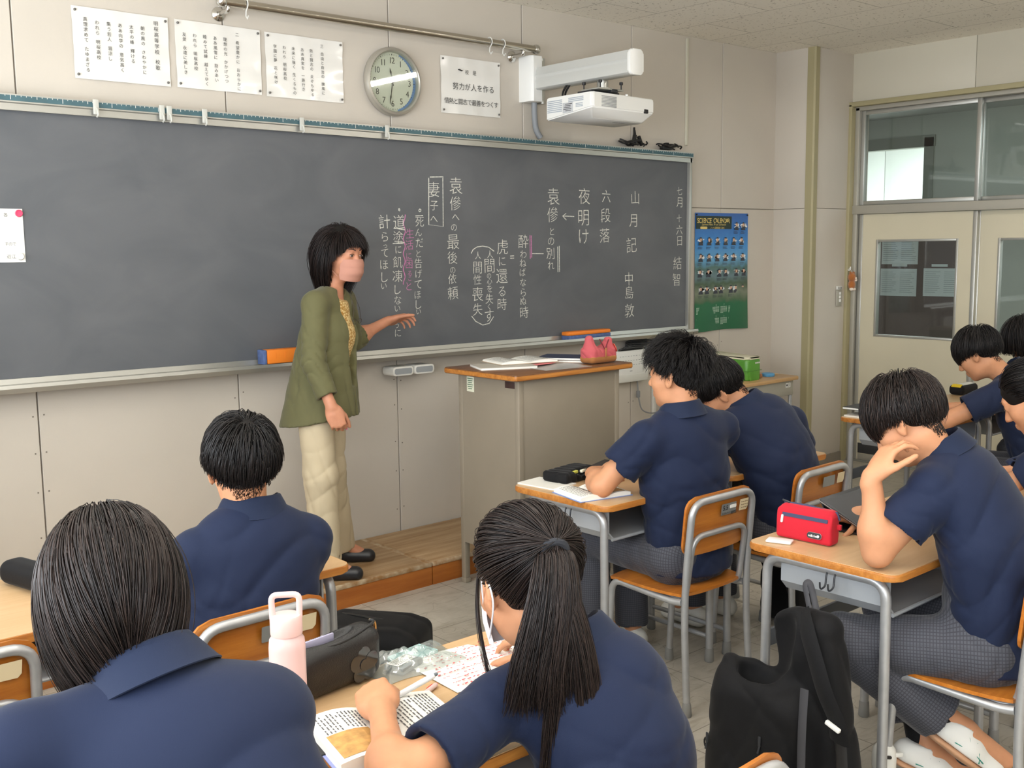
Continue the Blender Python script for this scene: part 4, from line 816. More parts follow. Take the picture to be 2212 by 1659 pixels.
# school chair: tube frame with plywood seat and back
def make_chair(label):
    t = thing('school_chair', label, 'chair', (0, 0, 0), 0, 'school chairs')
    bm = nbm(); P = round_path([(-0.178, -0.19, 0.0), (-0.172, -0.168, 0.42), (-0.168, -0.20, 0.748), (0.168, -0.20, 0.748), (0.172, -0.168, 0.42), (0.178, -0.19, 0.0)], [0.25, 0.06, 0.06, 0.25], 7); P[0] = P[0]+Vector((0, 0, 0.02)); P[-1] = P[-1]+Vector((0, 0, 0.02)); tube(bm, P, 0.0125, 14); fr = obj('rear_frame', bm, M_silver, t)
    for s in (-1, 1):
        bm = nbm(); lathe(bm, [(0.0165, 0), (0.018, 0.005), (0.0155, 0.04), (0.0128, 0.05)], Matrix.Translation((s*0.178, -0.19, 0)), 14); obj('foot_cap', bm, M_rubber, fr)
        bm = nbm(); tube(bm, round_path([(s*0.178, 0.19, 0.02), (s*0.172, 0.165, 0.408), (s*0.172, -0.12, 0.392), (s*0.172, -0.162, 0.398)], [0.05, 0.02], 7), 0.0125, 14); lg = obj('front_leg', bm, M_silver, t)
        bm = nbm(); lathe(bm, [(0.0165, 0), (0.018, 0.005), (0.0155, 0.04), (0.0128, 0.05)], Matrix.Translation((s*0.178, 0.19, 0)), 14); obj('foot_cap', bm, M_rubber, lg)
    bm = nbm(); tube(bm, round_path([(-0.148, 0.02, 0.398), (-0.148, -0.155, 0.396), (-0.146, -0.186, 0.625), (0.146, -0.186, 0.625), (0.148, -0.155, 0.396), (0.148, 0.02, 0.398)], [0.045, 0.055, 0.055, 0.045], 7), 0.0105, 12); obj('back_loop', bm, M_silver, t)
    def seat(u, v):
        x, y = (u-0.5), (v-0.5); a = 1-0.10*(abs(2*y)**3); W_ = 0.375*a; D_ = 0.37*(1-0.10*(abs(2*x)**3))
        return Vector((x*W_, 0.012+y*D_, 0.424-0.014*math.exp(-((y+0.12)*5)**2)*(1-(2*x)**2)-0.02*max(0, y-0.33)*3))
    bm = nbm(); grid(bm, seat, 16, 16, 0.010); obj('seat', bm, M_ply, t)
    def back(u, v):
        x, z = (u-0.5), v; r = 0.05; W_ = 0.362
        zz = 0.553+z*0.212; e = min(z*0.212, (1-z)*0.212)
        cut = 0 if e > r else r-math.sqrt(max(0, r*r-(r-e)**2))
        return Vector((x*(W_-2*cut), -0.172+0.0-(zz-0.55)*0.10+0.012*(2*x)**2*0.6, zz))
    bm = nbm(); grid(bm, back, 16, 20, 0.009); bp = obj('backrest', bm, M_ply, t)
    bm = nbm(); Mb = plane_M((0.03, -0.1985, 0.70), (1, 0, 0), (0, -0.10, 1)); prism(bm, rrect(0.082, 0.040, 0.003), 0, 0.001, Mb); pl_ = obj('size_plate', bm, mat('plate_steel', (150, 152, 150), 0.35, metal=0.5), bp)
    bm = nbm(); Mb2 = plane_M((0.03, -0.2003, 0.70), (1, 0, 0), (0, -0.10, 1)); htext(bm, '5.5', Mb2, -0.035, 0.006, 0.024, thin=0.01); htext(bm, 'KOKUYO', Mb2, -0.036, -0.014, 0.0095)
    for k in range(3): box(bm, (0.055, -0.2008, 0.688+0.006*k*0-0.004*k), (0.03, 0.0006, 0.0015))
    obj('plate_print', bm, M_black, pl_, sharp=None)
    bm = nbm(); Mb3 = plane_M((0.052, -0.2003, 0.706), (1, 0, 0), (0, -0.10, 1)); prism(bm, rrect(0.036, 0.012, 0.003), 0, 0.001, Mb3); obj('tape_strip', bm, M_paper, pl_)
    bm = nbm(); Mb4 = plane_M((0.115, -0.199, 0.702), (1, 0, 0), (0.06, -0.10, 1)); prism(bm, [(-0.024, -0.02), (0.016, -0.021), (0.024, -0.012), (0.024, 0.02), (-0.024, 0.02)], 0, 0.001, Mb4); sk = obj('paper_sticker', bm, mat('sticker_cream', (214, 196, 158), 0.7), bp)
    bm = nbm()
    for k in range(3):
        for q in range(4): box(bm, (0.100+0.010*q, -0.2022, 0.712-0.010*k), (0.007, 0.0006, 0.0022))
    obj('sticker_print', bm, mat('sticker_ink', (120, 100, 76), 0.7), sk)
    return t
CHAIRS = [((2.925, -2.17), 0.0, 'plywood school chair of the student sitting nearest the lectern'),
          ((3.55, -2.17), 0.02, 'plywood school chair seen above the red pencil pouch'),
          ((2.885, -3.30), 0.05, 'plywood school chair at the right edge under the student with white sneakers'),
          ((1.165, -2.165), 0.02, 'plywood school chair with size plate behind the pink bottle'),
          ((0.53, -1.985), 0.0, 'empty plywood school chair at the left edge of the photo'),
          ((1.30, -3.42), 0.0, 'plywood school chair under the girl with a ponytail'),
          ((0.56, -3.52), 0.0, 'plywood school chair under the girl with bobbed hair'),
          ((5.15, -2.50), 0.0, 'plywood school chair under the boy writing near the door'),
          ((5.86, -2.50), 0.0, 'plywood school chair under the farthest student by the door'),
          ((3.66, -3.36), 0.0, 'plywood school chair under the girl at the right edge of the photo')]
c0 = make_chair(CHAIRS[0][2]); c0.location = (*CHAIRS[0][0], 0); c0.rotation_euler = (0, 0, CHAIRS[0][1])
for (p_, r_, l_) in CHAIRS[1:]: dup(c0, (*p_, 0), r_, l_)
# side desk in the corner with a steel drawer front
sd = thing('side_desk', 'wooden topped steel side desk in the right front corner', 'desk', (5.68, -0.37, 0))
bm = nbm(); prism(bm, rrect(0.68, 0.50, 0.03), 0.728, 0.75, None, bev=0.006); obj('desktop', bm, wood_mat('side_top', (206, 168, 120), (186, 146, 98), 0, 0.8, 0.4), sd)
bm = nbm(); box(bm, (0.06, -0.01, 0.675), (0.50, 0.42, 0.10), bev=0.008); obj('drawer_case', bm, M_alu2, sd)
bm = nbm(); box(bm, (0.245, -0.221, 0.695), (0.05, 0.003, 0.030)); pl_ = obj('asset_label', bm, M_paper, sd)
bm = nbm(); box(bm, (0.230, -0.2232, 0.695), (0.012, 0.001, 0.012))
for k in range(3): box(bm, (0.252, -0.2232, 0.702-0.007*k), (0.022, 0.001, 0.002))
obj('print', bm, M_ink, pl_)
for sx in (-1, 1):
    bm = nbm(); tube(bm, round_path([(sx*0.30, -0.20, 0), (sx*0.30, -0.20, 0.70), (sx*0.30, 0.20, 0.70), (sx*0.30, 0.20, 0)], 0.04), 0.0125, 12); obj('side_frame', bm, M_silver, sd)
# ================= FIGURES: distance fields meshed into continuous surfaces =================
import openvdb as vdb, time
_t0 = time.time()
def V3(p): return np.array(p, dtype=np.float64)
def nrm(v): v = V3(v); return v/np.linalg.norm(v)
class Field:
    def __init__(s, lo, hi, h):
        s.h = h; s.lo = V3(lo); s.n = np.maximum(4, np.ceil((V3(hi)-s.lo)/h).astype(int)); s.g = np.full(s.n, 0.5, np.float32)
    def region(s, lo, hi):
        a = np.clip(np.floor((V3(lo)-s.lo)/s.h).astype(int), 0, s.n); b = np.clip(np.ceil((V3(hi)-s.lo)/s.h).astype(int)+1, 0, s.n)
        if np.any(b <= a): return None, None
        ax = [(s.lo[i]+s.h*np.arange(a[i], b[i])).astype(np.float32) for i in range(3)]
        return tuple(slice(a[i], b[i]) for i in range(3)), (ax[0][:, None, None], ax[1][None, :, None], ax[2][None, None, :])
    def put(s, sl, d, k, mode='add'):
        a = s.g[sl]; d = d.astype(np.float32)
        if mode == 'add':
            if k > 0:
                h = np.clip(0.5+0.5*(a-d)/k, 0, 1); s.g[sl] = a*(1-h)+d*h-k*h*(1-h)
            else: s.g[sl] = np.minimum(a, d)
        else:
            d = -d; k = max(k, 1e-5); h = np.clip(0.5-0.5*(a-d)/k, 0, 1); s.g[sl] = a*(1-h)+d*h+k*h*(1-h)
    def cone(s, a, b, ra, rb, k=0.02, flat=None, mode='add', cut=None, hollow=0.0, wall=0.011):
        a, b = V3(a), V3(b); R = max(ra, rb)*(max(1.0, flat[1]) if flat else 1.0)+k+3*s.h+0.01
        sl, X = s.region(np.minimum(a, b)-R, np.maximum(a, b)+R)
        if sl is None: return s
        ab = b-a; L2 = max(float(ab@ab), 1e-9); P = [X[i]-a[i] for i in range(3)]
        t = (P[0]*ab[0]+P[1]*ab[1]+P[2]*ab[2])/L2; tc = np.clip(t, 0, 1)
        Q = [P[i]-tc*ab[i] for i in range(3)]
        q2 = Q[0]**2+Q[1]**2+Q[2]**2
        if flat is not None:
            n = nrm(flat[0]); f = flat[1]; dn = Q[0]*n[0]+Q[1]*n[1]+Q[2]*n[2]; q2 = q2+dn*dn*(1/(f*f)-1)
        d = np.sqrt(q2+1e-12)-(ra+(rb-ra)*tc)
        if flat is not None: d = d*min(1.0, 0.5+0.5*flat[1])
        if hollow > 0:
            L = math.sqrt(L2); inner = d+wall; inner = np.maximum(inner, ((cut or 1.0)-t)*L-hollow); d = np.maximum(d, -inner)
        if cut is not None: d = np.maximum(d, (t-cut)*math.sqrt(L2))
        s.put(sl, d, k, mode); return s
    def ell(s, c, r, R=None, k=0.02, mode='add'):
        c, r = V3(c), V3(r); M = np.eye(3) if R is None else np.array(R)
        ext = np.abs(M)@r+k+3*s.h+0.01
        sl, X = s.region(c-ext, c+ext)
        if sl is None: return s
        P = [X[i]-c[i] for i in range(3)]; L = [P[0]*M[0, j]+P[1]*M[1, j]+P[2]*M[2, j] for j in range(3)]
        k0 = np.sqrt((L[0]/r[0])**2+(L[1]/r[1])**2+(L[2]/r[2])**2); k1 = np.sqrt((L[0]/r[0]**2)**2+(L[1]/r[1]**2)**2+(L[2]/r[2]**2)**2)
        s.put(sl, k0*(k0-1)/np.maximum(k1, 1e-6), k, mode); return s
    def rbox(s, c, hs, r, R=None, k=0.01, mode='add'):
        c, hs = V3(c), V3(hs); M = np.eye(3) if R is None else np.array(R); ext = np.abs(M)@hs+k+3*s.h+0.01
        sl, X = s.region(c-ext, c+ext)
        if sl is None: return s
        P = [X[i]-c[i] for i in range(3)]; L = [np.abs(P[0]*M[0, j]+P[1]*M[1, j]+P[2]*M[2, j])-(hs[j]-r) for j in range(3)]
        m = [np.maximum(l, 0) for l in L]; d = np.sqrt(m[0]**2+m[1]**2+m[2]**2)+np.minimum(np.maximum(L[0], np.maximum(L[1], L[2])), 0)-r
        s.put(sl, d, k, mode); return s
    def cut(s, p, n, k=0.004, lo=None, hi=None):
        n = nrm(n); sl, X = s.region(s.lo if lo is None else lo, s.lo+s.h*s.n if hi is None else hi)
        if sl is None: return s
        d = -((X[0]-p[0])*n[0]+(X[1]-p[1])*n[1]+(X[2]-p[2])*n[2]); s.put(sl, d, k, 'sub'); return s
    def merge(s, o, k=0.0):
        off = np.round((o.lo-s.lo)/s.h).astype(int); sl = tuple(slice(off[i], off[i]+o.n[i]) for i in range(3)); s.put(sl, o.g, k); return s
    def sub(s, lo, hi):   # an aligned small field
        a = np.clip(np.floor((V3(lo)-s.lo)/s.h).astype(int), 0, s.n-4); b = np.clip(np.ceil((V3(hi)-s.lo)/s.h).astype(int), a+4, s.n)
        return Field(s.lo+a*s.h, s.lo+b*s.h, s.h)
    def wrinkle(s, fn, band=0.03):
        idx = np.nonzero(np.abs(s.g) < band)
        P = np.stack(idx, 1)*s.h+s.lo; s.g[idx] += fn(P).astype(np.float32)
    def arrays(s, smooth=2):
        g = vdb.FloatGrid(0.5); a = s.g.copy(); a[0], a[-1], a[:, 0], a[:, -1], a[:, :, 0], a[:, :, -1] = (0.5,)*6
        g.copyFromArray(np.clip(a, -0.5, 0.5)); pts, quads = g.convertToQuads(isovalue=0.0)
        pts = pts.astype(np.float64); n = len(pts); I = np.concatenate([quads[:, i] for i in range(4)]*2); J = np.concatenate([quads[:, (i+1) % 4] for i in range(4)]+[quads[:, (i+3) % 4] for i in range(4)])
        cnt = np.maximum(np.bincount(I, minlength=n), 1)[:, None]
        for _ in range(smooth):     # light Laplacian smoothing of the voxel surface
            acc = np.stack([np.bincount(I, weights=pts[J, k], minlength=n) for k in range(3)], 1); pts = 0.5*pts+0.5*acc/cnt
        return pts*s.h+s.lo, quads[:, ::-1]
    def mesh(s, name, m, parent=None, base=(0, 0, 0), smooth=2):
        pts, quads = s.arrays(smooth); return quad_mesh(name, pts-V3(base), quads, m, parent)
def quad_mesh(name, pts, quads, m, parent=None):
    me = bpy.data.meshes.new(name); nv, nf = len(pts), len(quads); c = quads.shape[1]
    me.vertices.add(nv); me.vertices.foreach_set('co', np.ascontiguousarray(pts, np.float32).ravel())
    me.loops.add(nf*c); me.loops.foreach_set('vertex_index', np.ascontiguousarray(quads, np.int32).ravel())
    me.polygons.add(nf); me.polygons.foreach_set('loop_start', np.arange(0, nf*c, c, dtype=np.int32))
    me.update(calc_edges=True); me.polygons.foreach_set('use_smooth', np.ones(nf, bool)); me.update()
    return link(name, me, m, parent)
def folds(seed, comps):
    """sum of directed sine ripples: comps = [(amplitude, direction, wavelength, centre, radius)]"""
    r = np.random.RandomState(seed); ph = r.uniform(0, 6.28, len(comps)*2)
    def fn(P):
        d = np.zeros(len(P))
        for i, (am, dr, wl, c, rad) in enumerate(comps):
            dr = nrm(dr); t = P@dr; side = np.cross(dr, [0.3, 0.5, 0.8]); w = 0.5*wl*np.sin((P@nrm(side))*6.28/(wl*2.7)+ph[2*i])
            a = np.sin((t+w)*3.14/wl+ph[2*i+1]); a = am*(1.7*(1-np.abs(a))**2.2-0.5)
            if c is not None: a = a*np.exp(-((P-V3(c))**2).sum(1)/rad**2)
            d += a
        return d
    return fn
# ---- materials for people ----
def cloth_mat(name, rgb, rgb2=None, rough=0.8, sheen=0.25, scale=900, bump=0.15):
    m = mat(name, rgb, rough, spec=0.25, sheen=sheen); N, L, b = nodes_of(m)
    b.inputs['Sheen Roughness'].default_value = 0.4
    tc = N.new('ShaderNodeTexCoord'); n = N.new('ShaderNodeTexNoise'); n.inputs['Scale'].default_value = scale; n.inputs['Detail'].default_value = 2
    bp = N.new('ShaderNodeBump'); bp.inputs['Strength'].default_value = bump; bp.inputs['Distance'].default_value = 0.002
    L.new(tc.outputs['Object'], n.inputs['Vector']); L.new(n.outputs['Fac'], bp.inputs['Height']); L.new(bp.outputs['Normal'], b.inputs['Normal'])
    return m
M_navy = cloth_mat('navy_polo', (22, 32, 57), sheen=0.08); M_navy2 = cloth_mat('navy_polo_collar', (24, 34, 57), sheen=0.08)
M_cardi = cloth_mat('olive_cardigan', (96, 94, 64), sheen=0.12, scale=700)
M_chino = cloth_mat('beige_chino', (196, 181, 152), sheen=0.05)
M_sock = cloth_mat('black_sock', (20, 20, 22), sheen=0.1)
M_plaid = cloth_mat('grey_check_trousers', (78, 80, 88), sheen=0.15)
N, L, b = nodes_of(M_plaid)
tc = N.new('ShaderNodeAttribute'); tc.attribute_name = 'weave'; prev = None
for ax_, sc_ in (((1, 0, 0), 6.2832/0.0085), ((0, 1, 0), 6.2832/0.0085)):
    vm = N.new('ShaderNodeVectorMath'); vm.operation = 'DOT_PRODUCT'; vm.inputs[1].default_value = ax_; L.new(tc.outputs['Vector'], vm.inputs[0])
    ml = N.new('ShaderNodeMath'); ml.operation = 'MULTIPLY'; ml.inputs[1].default_value = sc_; L.new(vm.outputs['Value'], ml.inputs[0])
    sn = N.new('ShaderNodeMath'); sn.operation = 'SINE'; L.new(ml.outputs[0], sn.inputs[0])
    gt = N.new('ShaderNodeMath'); gt.operation = 'GREATER_THAN'; gt.inputs[1].default_value = 0.6; L.new(sn.outputs[0], gt.inputs[0])
    if prev is None: prev = gt
    else:
        mxm = N.new('ShaderNodeMath'); mxm.operation = 'ADD'; L.new(prev.outputs[0], mxm.inputs[0]); L.new(gt.outputs[0], mxm.inputs[1]); prev = mxm
cr = N.new('ShaderNodeValToRGB'); cr.color_ramp.elements[0].color = (*lin((76, 77, 84)), 1); cr.color_ramp.elements[1].color = (*lin((58, 59, 66)), 1); cr.color_ramp.elements[1].position = 0.7
L.new(prev.outputs[0], cr.inputs['Fac']); L.new(cr.outputs['Color'], b.inputs['Base Color'])
M_skin = mat('skin', (198, 142, 106), 0.5, spec=0.35, noise=0.05, nscale=30); M_skin.node_tree.nodes['Principled BSDF'].inputs['Subsurface Weight'].default_value = 0.12
M_skin.node_tree.nodes['Principled BSDF'].inputs['Subsurface Radius'].default_value = (0.012, 0.005, 0.003)
M_skin2 = mat('skin_warm', (198, 138, 108), 0.5, spec=0.35, noise=0.06, nscale=30); M_skin2.node_tree.nodes['Principled BSDF'].inputs['Subsurface Weight'].default_value = 0.12
M_skin2.node_tree.nodes['Principled BSDF'].inputs['Subsurface Radius'].default_value = (0.012, 0.005, 0.003)
def hair_mat(name, dark, light, rough=0.42):
    m = mat(name, dark, rough, spec=0.3); N, L, b = nodes_of(m)
    g = N.new('ShaderNodeNewGeometry'); r = N.new('ShaderNodeValToRGB'); r.color_ramp.elements[0].color = (*lin(dark), 1); r.color_ramp.elements[1].color = (*lin(light), 1); r.color_ramp.elements[0].position = 0.25
    L.new(g.outputs['Random Per Island'], r.inputs['Fac']); L.new(r.outputs['Color'], b.inputs['Base Color']); return m
M_cap = mat('hair_cap_dark', (16, 13, 12), 0.6, spec=0.2)  # dark hair cap under the strands, keeps the scalp covered
M_hairb = hair_mat('black_hair', (14, 12, 12), (34, 29, 28)); M_hairbr = hair_mat('dark_brown_hair', (20, 15, 14), (48, 37, 33), 0.40); M_hairt = hair_mat('teacher_hair', (20, 14, 13), (44, 32, 29), 0.4)
# ---- head ----
def head_R(az, pitch=0, roll=0):
    """columns = right, forward, up; az from +y toward +x, pitch down positive, roll to the head's right positive (degrees)"""
    a, p, r = map(math.radians, (az, pitch, roll))
    M = Matrix.Rotation(-a, 3, 'Z') @ Matrix.Rotation(-p, 3, 'X') @ Matrix.Rotation(r, 3, 'Y')
    return np.array(M)
SK_C, SK_R = np.array((0, -0.012, 0.030)), np.array((0.074, 0.092, 0.088))
def add_head(F, C, R, female=False, ears=True):
    W = lambda p: V3(C)+R@V3(p)
    F.ell(W((0, -0.012, 0.030)), (0.074, 0.092, 0.088), R, 0.01)
    F.ell(W((0, 0.026, -0.028)), (0.061, 0.062, 0.085), R, 0.03)
    F.ell(W((0, 0.030, -0.072)), (0.047 if not female else 0.043, 0.046, 0.034), R, 0.025)
    F.ell(W((0, 0.066, -0.098)), (0.017, 0.015, 0.013), R, 0.025)
    for s_ in (-1, 1):
        F.ell(W((s_*0.040, 0.054, -0.024)), (0.022, 0.024, 0.024), R, 0.03)
        F.ell(W((s_*0.031, 0.104, 0.006)), (0.020, 0.020, 0.010), R, 0.014, 'sub')
        F.ell(W((s_*0.031, 0.080, 0.005)), (0.0135, 0.0125, 0.0105), R, 0.004)
    F.ell(W((0, 0.080, 0.030)), (0.045, 0.014, 0.012), R, 0.02)
    F.cone(W((0, 0.088, 0.008)), W((0, 0.107, -0.030)), 0.0075, 0.0105, 0.012)
    for s_ in (-1, 1): F.ell(W((s_*0.011, 0.097, -0.034)), (0.009, 0.010, 0.008), R, 0.008)
    F.ell(W((0, 0.087, -0.060)), (0.022, 0.010, 0.0055), R, 0.006); F.ell(W((0, 0.085, -0.072)), (0.019, 0.010, 0.006), R, 0.006)
    F.ell(W((0, 0.099, -0.066)), (0.020, 0.006, 0.0018), R, 0.003, 'sub')
    if ears:
        for s_ in (-1, 1):
            E = R@np.array(Matrix.Rotation(s_*math.radians(28), 3, 'Z'))@np.array(Matrix.Rotation(math.radians(12), 3, 'X'))
            F.ell(W((s_*0.079, -0.008, -0.006)), (0.0075, 0.0185, 0.031), E, 0.006)
            F.ell(W((s_*0.074, 0.002, -0.022)), (0.010, 0.010, 0.016), R, 0.008)
            F.ell(W((s_*0.087, -0.002, -0.004)), (0.0065, 0.010, 0.019), E, 0.004, 'sub')
            F.ell(W((s_*0.076, -0.001, -0.035)), (0.006, 0.008, 0.009), R, 0.005)
# ---- hand ----
def add_hand(F, wr, fdir, back, side, curl=(20, 25, 28, 32), spread=6, thumb=(35, 20), sc=1.0, wrist_r=0.024, point=None):
    """side 'L'/'R'; fdir = wrist to knuckles; back = normal of the back of the hand; curl per finger in degrees at each joint; returns fingertip positions"""
    Y = nrm(fdir); Z = nrm(V3(back)-Y*(V3(back)@Y)); X = np.cross(Y, Z)*(-1 if side == 'R' else 1)   # X points to the thumb side
    wr = V3(wr); P = lambda x, y, z: wr+sc*(X*x+Y*y+Z*z); M = np.stack([X, Y, Z], 1)
    if np.linalg.det(M) < 0: M = np.stack([-X, Y, Z], 1)
    F.cone(P(0, -0.02, 0), P(0, 0.03, 0), wrist_r*0.92, 0.030*sc, 0.012, flat=(Z, 0.66))
    F.ell(P(0.001, 0.052, 0), (0.040*sc, 0.046*sc, 0.0145*sc), M, 0.010)
    F.ell(P(0.024, 0.030, -0.008), (0.017*sc, 0.030*sc, 0.014*sc), M, 0.012); F.ell(P(-0.024, 0.034, -0.007), (0.013*sc, 0.032*sc, 0.012*sc), M, 0.012)
    tips = []
    for i, (x, y, l, r) in enumerate(((0.0275, 0.086, 0.071, 0.0088), (0.0095, 0.091, 0.080, 0.0090), (-0.009, 0.088, 0.074, 0.0085), (-0.0265, 0.080, 0.058, 0.0076))):
        a0 = math.radians(spread*(1.5-i)); d = X*math.sin(a0)+Y*math.cos(a0); p = P(x, y, 0.001)
        F.cone(P(x*0.7, 0.055, 0.001), p, r*sc*1.05, r*sc*1.15, 0.007)
        c = curl[i]; c = (c, c, c*0.7) if not isinstance(c, (tuple, list)) else c; ang = 0
        for j, fr in enumerate((0.45, 0.30, 0.25)):
            ang += math.radians(c[j]); dd = d*math.cos(ang)-Z*math.sin(ang); q = p+dd*l*fr*sc
            F.cone(p, q, r*sc*(1.0-0.10*j), r*sc*(0.92-0.12*j), 0.003); p = q
        tips.append(p)
    a, c = math.radians(thumb[0]), math.radians(thumb[1]); p = P(0.026, 0.020, -0.006); d = X*math.sin(a+0.35)+Y*math.cos(a+0.35)-Z*0.25; d = nrm(d)
    for j, (l, r) in enumerate(((0.042, 0.0125), (0.032, 0.0102), (0.026, 0.0092))):
        q = p+d*l*sc; F.cone(p, q, r*sc, r*sc*0.88, 0.006 if j == 0 else 0.003); p = q; d = nrm(d*math.cos(c)+(Y*0.75-X*0.5-Z*0.35)*math.sin(c))
    tips.append(p); return tips
# ---- hair ----
def ell_val(p, c, r): return np.sqrt((((p-c)/r)**2).sum(-1))
def strands_arrays(paths, rad, taper=0.35):
    """paths: (N, n, 3) world points -> thin three-sided strands"""
    Np, n, _ = paths.shape; T = np.gradient(paths, axis=1); T /= np.linalg.norm(T, axis=2, keepdims=True)+1e-9
    cen = paths.reshape(-1, 3).mean(0); out = paths-cen; A_ = np.cross(T, out); A_ /= np.linalg.norm(A_, axis=2, keepdims=True)+1e-9; B_ = np.cross(A_, T)
    t = np.linspace(0, 1, n)[None, :, None]; r = np.asarray(rad).reshape(-1, 1, 1)*(1-(1-taper)*t**2)*(1-0.2*(1-t)**4)
    ring = [paths+r*(math.cos(a)*A_*1.25+math.sin(a)*B_*0.8) for a in (PI/2, PI/2+2*PI/3, PI/2+4*PI/3)]
    Vv = np.stack(ring, 2).reshape(-1, 3); idx = np.arange(Np*n*3).reshape(Np, n, 3); q = []
    for k in range(3):
        k2 = (k+1) % 3; q.append(np.stack([idx[:, :-1, k], idx[:, :-1, k2], idx[:, 1:, k2], idx[:, 1:, k]], -1).reshape(-1, 4))
    return Vv, np.concatenate(q)
def join_arrays(parts):
    Vs, Qs, o = [], [], 0
    for v, q in parts: Vs.append(v); Qs.append(q+o); o += len(v)
    return np.concatenate(Vs), np.concatenate(Qs)
def resample(paths, frac, n):
    """keep the first FRAC (0..1 per strand) of each path and resample to n points"""
    Np, m, _ = paths.shape; t = np.linspace(0, 1, n)[None, :]*np.asarray(frac)[:, None]*(m-1); i = np.clip(t.astype(int), 0, m-2); f = (t-i)[..., None]
    ar = np.arange(Np)[:, None]; return paths[ar, i]*(1-f)+paths[ar, i+1]*f
def scalp_roots(N, rs, region, inflate=1.02):
    out = []
    while sum(map(len, out)) < N:
        u = rs.normal(size=(N*2, 3)); u /= np.linalg.norm(u, axis=1, keepdims=True); p = SK_C+u*SK_R*inflate; out.append(p[region(p)])
    return np.concatenate(out)[:N]
def flow_hair(roots, rs, whorl, grav, steps, ds, layer, lift=0.3, grav_w=0.35, flow_w=1.0, wob=0.25, target=None, stiff=0.6, part=None, cling=0.0):
    """grow strands over the skull: away from the whorl (or toward TARGET), bent by gravity, kept outside the scalp by LAYER"""
    p = roots.copy(); Np = len(p); nl = (p-SK_C)/SK_R**2; nl /= np.linalg.norm(nl, axis=1, keepdims=True); prev = None; out = [p.copy()]
    wobv = rs.normal(size=(Np, 3))*wob; g = V3(grav)
    for k in range(steps):
        nl = (p-SK_C)/SK_R**2; nl /= np.linalg.norm(nl, axis=1, keepdims=True)
        f = (p-whorl) if target is None else (target-p)
        if part is not None: f = part(p)
        f = f-nl*(f*nl).sum(1, keepdims=True); f /= np.linalg.norm(f, axis=1, keepdims=True)+1e-6
        lf = lift*max(0.0, 1-k/ (steps*0.5)) if np.isscalar(lift) else lift[:, None]*max(0.0, 1-k/(steps*0.5))
        d = f*flow_w+g*grav_w*(0.4+1.6*k/steps)+nl*lf+wobv*0.35
        d /= np.linalg.norm(d, axis=1, keepdims=True)+1e-9
        if prev is not None: d = d*(1-stiff)+prev*stiff; d /= np.linalg.norm(d, axis=1, keepdims=True)+1e-9
        p = p+d*ds; prev = d
        e = ell_val(p, SK_C, SK_R+layer[:, None]); ins = e < 1; p[ins] = SK_C+(p[ins]-SK_C)/e[ins][:, None]
        if cling:
            o_ = e > 1.02; p[o_] = p[o_]*(1-cling)+cling*(SK_C+(p[o_]-SK_C)/e[o_][:, None])
        out.append(p.copy())
    return np.stack(out, 1)
def clump(paths, rs, groups, amount=0.6):
    Np = len(paths); gi = rs.choice(Np, groups, replace=False); d = ((paths[:, None, 0]-paths[None, gi, 0])**2).sum(-1); near = gi[d.argmin(1)]
    t = np.linspace(0, 1, paths.shape[1])[None, :, None]; return paths+(paths[near]-paths)*amount*t**1.6
def hair_cap(F, C, R, thick, front=0.062, side=-0.02, back=-0.045, zcut=None):
    W = lambda p: V3(C)+R@V3(p)
    f = F.sub(V3(C)-0.2, V3(C)+0.2); f.ell(W(SK_C), SK_R+thick, R, 0.0)
    f.ell(W((0, 0.115, -0.035)), (0.075, 0.07, 0.085), R, 0.02, 'sub')
    for s_ in (-1, 1): f.ell(W((s_*0.09, 0.02, -0.045)), (0.045, 0.05, 0.05), R, 0.02, 'sub')
    f.cut(W((0, -0.05, back)), R@V3((0, 0.45, -1)), 0.01); return f
